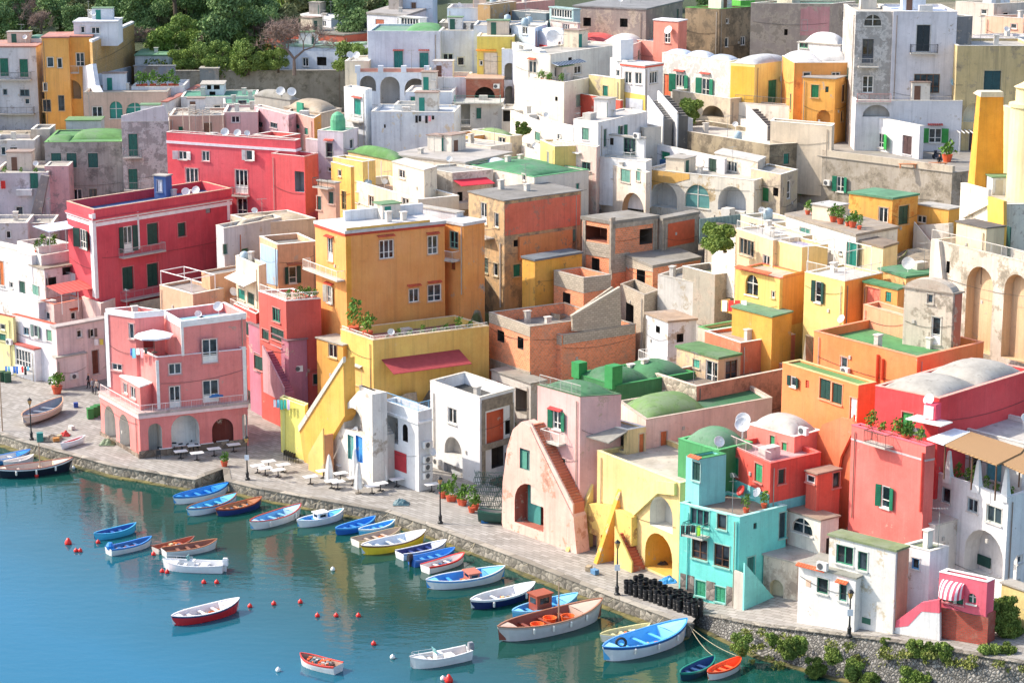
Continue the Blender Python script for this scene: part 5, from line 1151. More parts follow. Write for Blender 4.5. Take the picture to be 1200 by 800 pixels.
OH4 = h.block(86, 27, 46, a=4, xr=137, dL=7, D=302, down=1, c='e6e6ea', wear=.08, par=0, roof='d8dade', slab=.2, auto=False, w=[(97, 35, 5, 8, 'w'), (112, 36, 10, 8, 'w')])
h.boxf(OH2.R, 80, 61, 2.5, 32, .01, .1, 'e6dcd0', 'corner_trim'); h.balcony(OH2.R, 87, 85, 12, .7); h.boxf(OH.R, 44, 90, .1, .1, 0, .1, 'e6dcd0', 'trim') if False else None
h.poly(OH3.L, [(97, 140), (97, 78), (108, 75), (112, 100), (118, 112), (118, 140)], .02, .6, 'e2e2e8', wear=.1, name='white_wall')
h.poly(OH3.R, [(112, 88), (154, 78), (154, 106), (112, 110)], .02, .3, 'd4d6dc', wear=.15, name='white_wall'); h.clutter(OH4, 4)
h = H('arcaded_tan_house', 'low tan house with two teal arched windows under a planted terrace')
B = h.block(98, 109, 160, a=4, xr=196, dL=9, D=290, c='d8b8a4', wear=.25, par=.3, roof='b8a894', cop='8f8a80', w=[(136, 129, 15, 20, 'ag', '2f8a7c'), (158, 127, 21, 13, 'ag', '2f8a7c'), (114, 131, 12, 12, 'w')])
h = H('white_terrace_annex', 'white walled terrace with terracotta planters at the foot of the grey stone wall', 'terrace')
B = h.block(154, 102, 130, a=3, xr=215, dL=9, D=296, c='dcdcdf', wear=.1, par=.4, roof='cfcac6')
mb = MB()
h = H('green_roof_annex', 'small white annex with flat green roof behind the tan brick house')
B = h.block(158, 66, 110, a=3, xr=197, dL=10, D=318, c='d6dce0', wear=.2, par=0, roof='6fa878', slab=.2)
h = H('grey_stone_wall', 'long grey plastered garden wall under the trees at top left', 'wall')
B = h.block(157, 78, 120, a=2, xr=205, dL=.6, D=309, c='a8a8ae', wear=.5, par=0, roof='a0a0a0', dR=10)
B = h.block(203, 84, 130, a=2, xr=412, dL=.7, D=312, c='a8a090', wear=.5, under='8a8474', par=0, roof='a8a090')
B = h.block(234, 81, 110, a=2, xr=256, dL=3, D=310, c='9fa09a', wear=.4, par=0)
h = H('white_green_roof_cottage', 'white cottage with twin teal green roofs in front of the stone wall')
B = h.block(235, 100, 140, a=4, xr=262, dL=5, D=293, c='dfe3e8', wear=.1, par=0, w=[(245, 102, 5, 6, 'k'), (254, 102, 7, 6, 'k'), (249, 112, 7, 9, 'k')])
B = h.block(212, 114, 150, a=4, xr=300, dL=8, D=290, c='d8d4d0', wear=.2, par=.1, roof='4a9a7c', w=[])
B = h.block(196, 120, 150, xl=190, xr=238, yr=100, D=286, c='dedada', wear=.15, par=0, roof='c06a54')
B = h.block(262, 122, 150, a=8, xr=302, dL=8, D=284, c='dcd8d4', wear=.2, par=.1, roof='4a9a7c', w=[(284, 123, 9, 10, 'w', '3a5a6a')])
h.clutter(B, 1)
h = H('pink_roof_house', 'dusty pink house with a pergola frame above the red mansion')
B = h.block(198, 136, 200, a=4, xr=262, dL=8, D=268, c='cfa894', wear=.3, par=.3, w=[]); h.clutter(B, 3)
B = h.block(262, 132, 200, a=4, xr=302, dL=8, D=270, c='e2b8b4', wear=.15, par=.3, w=[(276, 140, 10, 8, 'w')]); h.clutter(B, 2)
h = H('mauve_house', 'mauve weathered house with a tan vaulted roof above the red mansion')
B = h.block(338, 135, 200, xl=298, yl=125, xr=347, yr=133, D=265, c='c9a0a8', wear=.4, under='a88c90', par=.1, w=[(305, 146, 6, 6, 'w', '5a6a70'), (321, 147, 8, 6, 'w', '5a6a70')])
B = h.block(368, 139, 200, xl=337, yl=130, xr=378, yr=133, D=262, c='cf988c', wear=.4, par=.2, w=[(345, 147, 12, 5, 'g', '2a7a6a'), (359, 154, 4, 8, 'g', '2a7a6a')])
h.boxf(B.R, 373, 150, 9, 28, .01, .05, plaster('f0a040', .1), 'painted_wall')
B = h.block(376, 134, 180, xl=333, yl=126, xr=400, yr=128, D=266, c='cfb8a0', wear=.3, par=0, roof='b8a488', domes=[(.05, .95, .05, .95, 1.8, 'b5a184')], w=[(351, 126, .5, .5, 'k')])
h.boxf(B.L, 351, 127, 7, 13, .1, .3, '2a8a6c', 'door')
B = h.block(340, 118, 150, xl=298, yl=112, xr=350, D=276, c='a8a49c', wear=.4, par=0, roof='8f8c84', domes=[(.0, 1., .0, 1., 1.6, '98948a')]); h.dish(h.top(B, .2, .3), .6); h.dish(h.top(B, .6, .1), .6); 
h = H('small_white_tower_house', 'small white house with a long dark window beside the mauve house')
B = h.block(402, 155, 235, xl=372, yl=153, xr=420, yr=150, D=252, c='dcd4dc', wear=.15, par=.1, roof='8fc0a0', w=[(386, 176, 8, 17, 'w', '8a9488'), (387, 199, 6, 5, 'w')]); h.hood(B.L, 386, 165, 11, 'c8584a')
mb = MB(); p = h.top(B, .5, .5); mb.lathe(p, [(.9, 0), (.9, 1.2), (.7, 1.8), (.3, 2.1), (0, 2.2)], 14); h.part(mb, 'cupola', flat('5fa880'))
B = h.block(372, 165, 240, xl=358, yl=163, xr=378, D=254, c='d4c4cc', wear=.2, par=.1)
h = H('white_cabin', 'white flat roofed cabin with a glazed porch among the trees')
B = h.block(388, 24, 70, xl=352, yl=19, xr=404, yr=20, D=338, c='d9dde4', wear=.08, par=0, roof='dfe0e0', slab=.3, w=[(366, 29, 7, 11, 'k'), (372, 29, 4, 11, 'w'), (380, 28, 4, 7, 'w')])
h = H('long_green_roof_house', 'long low white house with a green roof edge below the white cabin')
B = h.block(407, 57, 100, xl=324, yl=54, dR=8, D=320, c='d3dcea', wear=.08, par=0, roof='8fb89c', slab=.35, w=[(358, 73, 7, 10, 'w'), (377, 72, 11, 10, 'k')])
B = h.block(403, 42, 80, xl=310, yl=36, dR=8, D=326, c='b85a44', wear=.2, par=0, roof='8a8478', slab=.2)
# ---------------- top centre
h = H('white_palazzo', 'big white palace with two tall teal shuttered doors over an arcaded terrace')
WP = h.block(431, 37, 130, a=-3, xr=516, dL=12, D=292, c='d9e0ee', wear=.04, par=.2, roof='6fa080', cop='cfd4dc', w=[(467, 72, 11, 25, 'g', '1f7a74'), (497, 73, 11, 22, 'g', '1f7a74')], domes=[(.5, .98, .1, .9, 1.3, '5fa860')])
for x in (467, 497): h.hood(WP.R, x, 60, 13, 'c86a5c')
WQ = h.block(515, 36, 130, a=-3, xr=560, dL=10, D=292.5, c='cfd8e6', wear=.05, par=.2, w=[(525, 70, 12, 14, 'w', 'c8d8d8'), (540, 72, 8, 10, 'w')])
WA = h.block(418, 85, 150, a=-3, xr=501, dL=6, D=285, c='dde3ee', wear=.06, par=.1, roof='cf8a74', w=[(431, 98, 19, 18, 'a', 'cfc8c0', 2.5), (457, 107, 23, 34, 'a', 'd0ccc8', 2.5), (487, 102, 26, 20, 'a', 'cfc8c0', 2.5)])
O = WA.R; 
for x in (419, 446, 473, 500): u, z = O.uz(x, 84); mb = MB(); O.box(mb, u-.35, u+.35, WA.zt-.1, WA.zt+.9, -.6, .03); h.part(mb, 'pillar', plaster('dde2ec', .05))
h.railing([O.w(.1, WA.zt, -.2), O.w(WA.ulen['R']-.1, WA.zt, -.2)], .5, 'c88a78', True)
WT = h.block(428, 106, 180, xl=403, yl=102, xr=436, yr=104, D=272, c='e2e8f2', wear=.05, par=.2, w=[(419, 126, 8, 19, 'g', '1f8a7c')]); h.hood(WT.L, 419, 115, 11, 'c8584a'); h.balcony(WT.L, 419, 142, 14, .7)
WW = h.block(435, 131, 190, a=-5, xr=532, dL=8, D=268, c='dfe5ee', wear=.25, under='d8c8a8', par=.3, roof='cfd4da', w=[(451, 148, 2, 4, 'k')]); h.pipe(WW.R, 469, 133, 165, 'b8bcc4', .06)
B = h.block(475, 108, 150, a=-4, xr=530, dL=8, D=277, c='dcdfe6', wear=.1, par=.2, roof='d8cfc4', w=[(510, 108, 10, 6, 'w'), (484, 121, 6, 15, 'g', '2a8a74'), (508, 122, 6, 13, 'g', '3a7a5c'), (524, 128, 4, 8, 'g', '3a9a7c')]); h.clutter(B, 2)
B = h.block(462, 123, 150, a=-4, xr=488, dL=4, D=272, c='dcdcd8', wear=.2, par=.6)
B = h.block(404, 72, 130, a=-4, xr=432, dL=8, D=290, c='e8d8bc', wear=.15, par=.2); h.dish(h.top(B, .2, .05), .5); h.dish(h.top(B, .5, .05), .5)
h = H('yellow_gable_house', 'small bright yellow house with a brick arch terrace below it')
B = h.block(559, 43, 110, a=-3, xr=602, dL=8, D=286, c='f6d668', wear=.05, par=.1, roof='e8d8b0', w=[(575, 75, 16, 26, 'd', 'd8ccb8'), (564, 74, 4, 6, 'w')]); h.hood(B.R, 570, 60, 24, 'e08a2c')
B = h.block(546, 93, 150, a=-3, xr=589, dL=6, D=281, mat=brickm('a85a44', '8a6a5a', .3, .12), par=0, roof='c8a080', w=[(568, 111, 24, 18, 'a', '4a4038', 2.)]); h.ac(B.R, 582, 101, .8)
B2 = h.block(531, 121, 165, a=-3, xr=588, dL=5, D=276, c='e2ded6', wear=.15, par=0, roof='c8c4ba', w=[(543, 133, 16, 26, 'r', 'b8b8b0', 1.2), (561, 133, 6, 13, 'g', '2a6a5c')]); h.balcony(B2.R, 560, 120, 54, 1.2, '6a9a88'); h.balcony(B2.R, 543, 148, 18, .8)
B = h.block(500, 91, 130, a=-4, xr=548, dL=7, D=283, c='e4e4e4', wear=.1, par=.5, roof='c87a64', cop='e0dcd8')
h = H('white_arcade_house', 'white house with two dark arched openings near the yellow gable')
B = h.block(588, 58, 150, a=-3, xr=608, dL=8, D=284, c='dce2ec', wear=.06, par=.2, w=[(597, 84, 12, 20, 'a', 'b8b4ac', 1.5), (597, 112, 10, 22, 'a', 'c0bcb4', 1.2)])
B = h.block(588, 128, 165, a=-3, xr=603, dL=5, D=273, c='dcd4c8', wear=.3, par=.2, w=[(594, 136, 9, 13, 'k')])
h = H('cream_patio_house', 'cream corner house with a tiny planted patio under the scarlet vault')
B = h.block(645, 64, 145, xl=603, yl=60, xr=732, yr=52, D=268, c='efe6d8', wear=.2, under='d8c4a4', par=.2, w=[(624, 82, 9, 21, 'w', 'e8e0d4'), (625, 112, 8, 16, 'g', '2a8a74'), (677, 82, 8, 9, 'w'), (668, 70, 4, 5, 'k'), (655, 84, 10, 12, 'w')])
h.hood(B.L, 624, 70, 9); h.awning(B.R, 646, 680, 74, 1., .3, 'd8d8d8', '5a6a78')
B2 = h.block(661, 97, 150, xl=620, yl=92, xr=690, yr=92, D=264, c='f0e6d4', wear=.2, par=.5, roof='b89a80', w=[(652, 116, 3, 5, 'k'), (678, 118, 6, 14, 'g', '9ab8a4')])
h = H('scarlet_vault_house', 'long low house with a scarlet red vaulted roof at the top of the town')
B = h.block(668, 62, 110, xl=630, yl=52, xr=735, yr=42, D=276, c='e0443c', wear=.04, par=.3, roof='d8403c', cop='e0443c', domes=[(.05, .6, .1, .9, 1.6, 'e23a34'), (.6, 1., .1, .9, 1.2, 'e23a34')]); h.dish(B.L.pt(648, 53)+V((0, 0, .2)), 1.0, pole=.8)
B = h.block(728, 58, 110, xl=700, yl=50, xr=760, yr=46, D=283, c='ece6e0', wear=.1, par=.2, domes=[(.0, 1., .1, .9, 1.6, 'e6e2dc')])
h = H('salmon_box_house', 'salmon box house with white roof below the tan block')
B = h.block(795, 26, 90, xl=766, yl=24, xr=805, yr=24, D=288, c='f0907c', wear=.08, par=0, roof='e6e2e4', slab=.15); h.dish_on(B.L, 786, 36, .6)
B = h.block(775, 50, 90, xl=700, yl=42, xr=800, yr=38, D=291, c='f0a090', wear=.1, par=.3, roof='e8dcd4')
h = H('tan_tuff_block', 'windowless tan stone block with a green roof rim at the top right of centre')
B = h.block(843, 11, 90, xl=803, yl=9, xr=881, yr=8, D=293, c='a08a6c', wear=.6, under='7a6c58', par=.4, roof='5fb04c', cop='5fa84c')
B = h.block(868, 1, 60, xl=840, yl=-2, xr=885, D=300, c='5fb848', wear=.03, par=.2)
h = H('grey_flat_house', 'grey brown flat roofed house with two dark windows at the top centre')
B = h.block(757, 12, 90, xl=672, yl=8, xr=800, yr=2, D=297, c='9a8c84', wear=.5, par=0, roof='8a8a8a', slab=.2, w=[(688, 26, 9, 10, 'k'), (731, 27, 9, 10, 'k')]); h.clutter(B, 4)
B = h.block(672, 12, 60, xl=644, yl=9, xr=680, D=294, c='a8c8c8', wear=.1, par=0, roof='9ac0bc', slab=.15, w=[(658, 16, 24, 10, 'w')])
B = h.block(677, 28, 70, xl=645, yl=24, xr=680, D=290, c='d8c8c0', wear=.2, par=0, w=[(663, 36, 8, 16, 'w')])
h = H('blue_white_box_house', 'stack of pale blue white boxes with a domed roof left of the scarlet vault')
B = h.block(627, 33, 90, xl=599, yl=30, xr=640, yr=29, D=286, c='cfdcee', wear=.05, par=.2, w=[(615, 36, 6, 9, 'w')]); h.clutter(B, 1)
B = h.block(665, 42, 90, xl=625, yl=36, xr=680, D=281, c='dce4ee', wear=.05, par=.1, domes=[(.1, .9, .1, .9, 1.2, 'c8dcea')])
B = h.block(632, 60, 100, xl=600, yl=50, xr=640, D=272, c='dfe4ec', wear=.05, par=.3, w=[(611, 56, 6, 8, 'w')])
h = H('red_edged_white_house', 'white house with a thin red roof edge over a yellow arch')
B = h.block(756, 78, 150, xl=727, yl=75, xr=777, yr=75, D=262, c='eae8ea', wear=.08, par=0, roof='d8d0cc', slab=.15, bands=[(0, .2, 'd0503c', .12)], w=[(736, 91, 8, 14, 'w'), (748, 92, 8, 14, 'w'), (766, 91, 9, 14, 'w')])
h.poly(B.L, [(727, 107), (756, 112), (756, 140), (727, 136)], .01, .06, 'f0cc60', wear=.1); h.boxf(B.L, 743, 123, 20, 14, .07, .12, 'c8d0d8', 'window'); 
B = h.block(735, 72, 110, xl=715, yl=68, xr=745, D=266, c='eeeef0', wear=.06, par=.1, w=[(724, 86, 4, 8, 'w')]); mb = MB(); mb.cbox(h.top(B, .5, .5), 2, 1.6, 2.6, .6); h.part(mb, 'chimney', plaster('e8eaf0', .05))
B = h.block(727, 93, 150, xl=690, yl=88, xr=732, D=264, c='d9c890', wear=.4, par=.3); B = h.block(727, 118, 150, xl=680, yl=110, xr=730, D=260, c='c8503c', wear=.2, par=.8, roof='d0a080')
h = H('peeling_long_house', 'long peeling grey white house with green shutters under pale blue vaults')
PH = h.block(856, 72, 150, xl=776, yl=62, xr=870, yr=70, D=262, c='cdc6ba', wear=.7, under='e0dcd4', par=.1, roof='cfd4da', w=[(782, 100, 8, 26, 'd', 'e0704c'), (797, 98, 21, 21, 'o', '1f7a5c'), (827, 102, 19, 20, 'o', '1f7a5c')], domes=[(.05, .95, .02, .34, 1.0, 'b9c6da'), (.05, .95, .33, .67, 1.2, 'c4cedc'), (.05, .95, .66, .98, 1.0, 'b9c6da')])
for x, y in ((797, 84), (827, 87)): h.hood(PH.L, x, y, 12, 'c8584a')
B = h.block(856, 116, 170, xl=788, yl=106, xr=900, yr=112, D=258, c='cfbfa4', wear=.4, par=.4, roof='b8a890', w=[(836, 131, 26, 14, 'a', 'b8a890', 2)])
h = H('yellow_dome_house', 'yellow house with a dark arched door under a wide white dome')
B = h.block(885, 76, 150, xl=856, yl=74, xr=930, yr=70, D=258, c='f6e496', wear=.05, par=.1, roof='d8d4cc', w=[(869, 107, 12, 30, 'ag', '1f6a54'), (905, 108, 10, 28, 'd', '1f7a5c')], domes=[(.0, .95, .0, .98, 1.5, 'c9c9c9')])
h.boxf(B.L, 870, 100, 28, 44, .003, .012, plaster('f2b83c', .05), 'painted_wall'); h.ac(B.R, 916, 92); h.ac(B.R, 918, 117)
B = h.block(935, 126, 170, xl=860, yl=120, xr=945, D=254, c='e8e0d0', wear=.2, par=.1); h.roofrail(B, 'L', .9, '6a6660')
h = H('orange_dome_house', 'vivid orange house with white vaulted roofs left of the tall grey facade')
B = h.block(931, 74, 185, a=2, xr=999, dL=9, D=252, c='f5a454', wear=.35, under='b8784c', par=.1, roof='e0dcd6', domes=[(.0, .5, .0, 1., 1.6, 'd9d8d8'), (.5, 1., .3, 1., 2.2, 'e2e0de')])
B2 = h.block(979, 93, 170, xl=941, yl=91, xr=999, yr=88, D=248.5, c='f6aa50', wear=.15, par=0, roof='a8a098', w=[(955, 107, 9, 15, 'g', '1f7a4c'), (969, 105, 4, 7, 'd', DGREEN), (965, 138, 16, 18, 'a', 'f0b060', .8)])
h.block(985, 54, 90, xl=935, yl=50, xr=1000, D=262, c='e6e4e2', wear=.05, par=0, w=[(942, 53, 10, 7, 'w', '4f8a6c')], domes=[(.1, .9, .1, .9, 2.2, 'e6e2de')])
h = H('grey_tall_house', 'tall grey streaked house with a half round top window facing the piazza')
GH = h.block(1003, 14, 190, a=-2, xr=1047, dL=12, D=246, c='a9a49e', wear=.6, under='cfcac4', par=.3, streak=.5, w=[(1023, 24, 20, 13, 'ag'), (1017, 60, 13, 28, 'w', '4a4f58'), (1017, 99, 13, 20, 'w')]); h.balcony(GH.R, 1017, 78, 24, .9, 'b0aca6')
h = H('white_tall_house', 'tall white house with dark shutters and two balconies above the piazza')
WH = h.block(1047, 14, 190, a=-2, xr=1122, dL=12, D=245.5, c='dcd8dc', wear=.2, under='a89a8c', par=.3, roof='cfdcf0', w=[(1082, 45, 16, 31, 'g', '1f2c34'), (1086, 98, 30, 22, 'v'), (1048.5, 128, 4, 6, 'k')])
h.balcony(WH.R, 1082, 62, 32, .9, '3a3c44'); h.balcony(WH.R, 1078, 122, 70, 1.0, 'dcd6d0'); h.dish_on(WH.R, 1118, 97, .5, '9fc8dc')
WL = h.block(1003, 118, 190, a=-2, xr=1128, dL=4, D=243, c='dedadb', wear=.12, par=.2, w=[(1027, 130, 32, 14, 'a', 'c0bcb8', 1.), (1096, 159, 30, 17, 'o', '2f8a3c')]); h.hood(WL.R, 1096, 147, 18, 'a84a44')
WL2 = h.block(1078, 148, 186, xl=1004, yl=134, xr=1083, D=236, c='e4e2e4', wear=.08, par=.7, w=[(1029, 164, 30, 17, 'o', '2fa044'), (1063, 170, 11, 22, 'd', '4a3434')])
h.balcony(WL.R, 1024, 120, 40, .3, 'd08a80')
h.block(1122, 20, 120, a=20, xr=1140, dL=10, D=247, c='8a8684', wear=.5, par=.1)
h = H('sand_house', 'sandy yellow house with a dark square window and an arched pergola')
B = h.block(1122, 54, 190, a=-2, xr=1215, dL=10, D=243, c='cdb684', wear=.35, under='a8977a', par=.3, streak=.7, w=[(1163, 95, 20, 24, 'g', '1f4a50'), (1143, 132, 28, 22, 'a', 'e0d8c0', 1.2), (1141, 166, 11, 24, 'd', '3a2c38'), (1120, 100, .5, .5, 'k')])
mb = MB(); fc = B.R
for k in range(6): fc.box(mb, fc.uz(1120+k*5, 150)[0], fc.uz(1121+k*5, 150)[0], PZZ+2.4, PZZ+2.5, .05, 3)
for k in (0, 5): p = fc.w(fc.uz(1120+k*5, 150)[0], PZZ, 2.9); mb.tube(p, p+V((0, 0, 2.45)), .05)
h.part(mb, 'pergola', flat('d8d4d0'))
# ---------------- far top right roofs
h = H('grey_pink_row', 'grey and pink weathered row behind the yellow dome house')
B = h.block(974, 5, 110, xl=880, yl=4, xr=1003, yr=2, D=282, c='a8988c', wear=.6, par=.2, roof='5fa088', w=[(943, 30, 6, 12, 'w'), (962, 33, 3, 5, 'k'), (921, 38, 4, 7, 'k')])
h.boxf(B.L, 955, 25, 34, 34, .005, .02, plaster('c89090', .4), 'painted_wall')
h = H('far_roofs_house', 'cluttered terraced house with peach walls at the top right corner')
for (x, y, xl, xr, D_, cc) in ((1165, 5, 1120, 1215, 268, 'cfc4b8'), (1200, 22, 1155, 1240, 262, 'f0b89c'), (1190, 44, 1140, 1230, 255, 'e6e2e6'), (1150, 12, 1132, 1175, 275, 'd8d4d0')):
    B = h.block(x, y, 100, xl=xl, yl=y-3, xr=xr, yr=y-2, D=D_, c=cc, wear=.2, par=.4, w=[(x-12, y+9, 7, 6, 'w')], clutter=2)
h = H('pillared_house', 'low white house with a glazed pillared porch above the white palace')
B = h.block(476, 20, 60, xl=430, yl=17, xr=500, yr=12, D=312, c='dcdce2', wear=.1, par=0, roof='a8a098', slab=.3, w=[(445, 26, 10, 6, 'd', 'b8684c'), (470, 26, 8, 8, 'w')])
B = h.block(492, 22, 50, xl=467, yl=20, xr=500, D=308, c='dcdcd8', wear=.1, par=0, roof='d8d8d4', w=[(480, 26, 20, 9, 'w')])
h = H('pale_blue_block', 'pale blue block with a railed roof terrace at the top centre')
B = h.block(505, -6, 40, a=-3, xr=465 if False else 508, dL=8, D=320, dR=5, c='cfdff0', wear=.04, par=.2) if False else None
B = h.block(464, -4, 40, a=-3, xr=507, dL=8, D=325, c='d3e0f0', wear=.04, par=.2)
B = h.block(524, 10, 60, a=-3, xr=576, dL=8, D=302, c='d8e0ec', wear=.05, par=.9, roof='cf9a84', w=[(552, 20, .5, .5, 'k')]); h.roofrail(B, 'R', .6)
B = h.block(574, 6, 60, xl=560, xr=605, yr=2, D=300, c='c09a68', wear=.4, par=.2); B = h.block(515, 27, 60, a=-3, xr=560, dL=6, D=298, c='8f8a84', wear=.4, par=.1)
h = H('blue_side_house', 'pale blue plastered house beside the yellow gable under brown roofs')
B = h.block(555, 30, 80, a=-3, xr=640, dL=8, D=292, c='c8d6ea', wear=.06, par=.2, w=[(596, 38, 10, 9, 'k'), (615, 26, .5, .5, 'k')]); h.clutter(B, 2)
B = h.block(590, 6, 50, xl=560, yl=4, xr=650, yr=0, D=306, c='d8a898', wear=.2, par=.3, roof='b88a78', clutter=3)
B = h.block(640, 16, 50, xl=600, yl=13, xr=660, D=299, c='6a7a84', wear=.2, par=.1)

# ---------------- small infill seen between the larger houses
h = H('shrub_terrace_house', 'off white low house with shrubs and a tan canopy beneath the cream patio')
B = h.block(643, 147, 200, xl=598, yl=130, xr=660, D=256, c='e4dccf', wear=.3, par=.4, w=[(606, 150, 4, 7, 'k'), (630, 160, 6, 10, 'g', '5a8a78')], clutter=3)
h.awning(B.L, 600, 632, 172, 2., .3, 'd8b888'); B = h.block(640, 182, 225, xl=596, yl=166, xr=655, D=249, c='e8dfd2', wear=.2, par=.4, w=[(606, 185, 8, 7, 'w'), (626, 192, 7, 10, 'w')], clutter=2)
h = H('beige_lane_house', 'beige cracked house with a tiny green vault above the red canopy')
B = h.block(598, 160, 210, xl=553, yl=152, xr=612, D=256, c='e2cda8', wear=.4, par=.2, w=[(588, 166, 8, 10, 'w'), (566, 172, .5, .5, 'k')], domes=[(.2, .9, .2, .9, 1.0, '7fa05c')])
B = h.block(552, 160, 200, xl=528, yl=156, dR=3, D=259, c='e8a860', wear=.3, par=.5); B = h.block(575, 172, 215, xl=530, yl=166, xr=600, D=251, c='e0d6c8', wear=.3, par=.2, clutter=2)
h = H('white_stair_house', 'whitewashed house ends with twin outside stairways beside the red edged house')
B = h.block(800, 140, 180, xl=757, yl=124, xr=812, D=253, c='ece9e6', wear=.1, par=.1, w=[])
h.stairs(B.L, 795, 138, 772, 112, 1.2, '6a6660', 'f0eeea', n0=.1, down=5, para=.6); h.stairs(B.L, 778, 142, 760, 118, 1.0, '8a8680', 'f0eeea', n0=1.8, down=5, para=.6)
B = h.block(905, 150, 180, xl=868, yl=140, xr=918, D=248, c='e8ded0', wear=.25, par=.1); h.stairs(B.L, 900, 153, 876, 128, 1.2, '7a7068', 'efe6da', n0=.1, down=4, para=.5)
h = H('patched_cream_house', 'patched cream house with a lean-to roof below the double stairway')
B = h.block(690, 160, 200, xl=655, yl=150, xr=705, D=247, c='e6dccc', wear=.3, par=.3, clutter=2)
B = h.block(755, 150, 190, xl=720, yl=142, xr=775, D=246, c='ddd2c2', wear=.3, par=.4, clutter=2)
h = H('rubble_yard_walls', 'broken low yard walls of bare block beside the metal fence', 'wall')
B = h.block(868, 300, 330, xl=826, yl=288, xr=900, D=207, c='b8ac98', wear=.7, par=.8, roof='8f8a70', w=[]); B = h.block(838, 322, 350, xl=800, yl=312, xr=870, D=203, c='a8a090', wear=.6, par=.6, roof='7f8460')
h = H('ochre_back_house', 'ochre and grey house back squeezed above the yellow balcony house')
B = h.block(905, 262, 300, xl=868, yl=252, xr=940, D=206, c='d8c8a8', wear=.4, par=.3, w=[(882, 266, 7, 9, 'w')], clutter=2)
h = H('left_low_annex', 'whitish low annex with pipes behind the tiled canopy house')
B = h.block(92, 322, 370, xl=60, yl=316, xr=120, D=236.5, c='d8d0d0', wear=.25, par=.3, clutter=1)
B = h.block(118, 356, 400, xl=96, yl=348, xr=135, yr=350, D=231, c='e0c0b8', wear=.2, par=.2, clutter=1)
h = H('grey_back_wall_house', 'grey white patched house filling the slope behind the white cottages at left')
B = h.block(30, 262, 320, a=5, xr=62, dL=6, D=254, c='c9c0c0', wear=.4, par=.4, clutter=2)
B = h.block(-15, 262, 320, a=5, xr=32, dL=6, D=252, c='d8d2d0', wear=.3, par=.4, w=[(10, 275, 6, 9, 'w')], clutter=2)
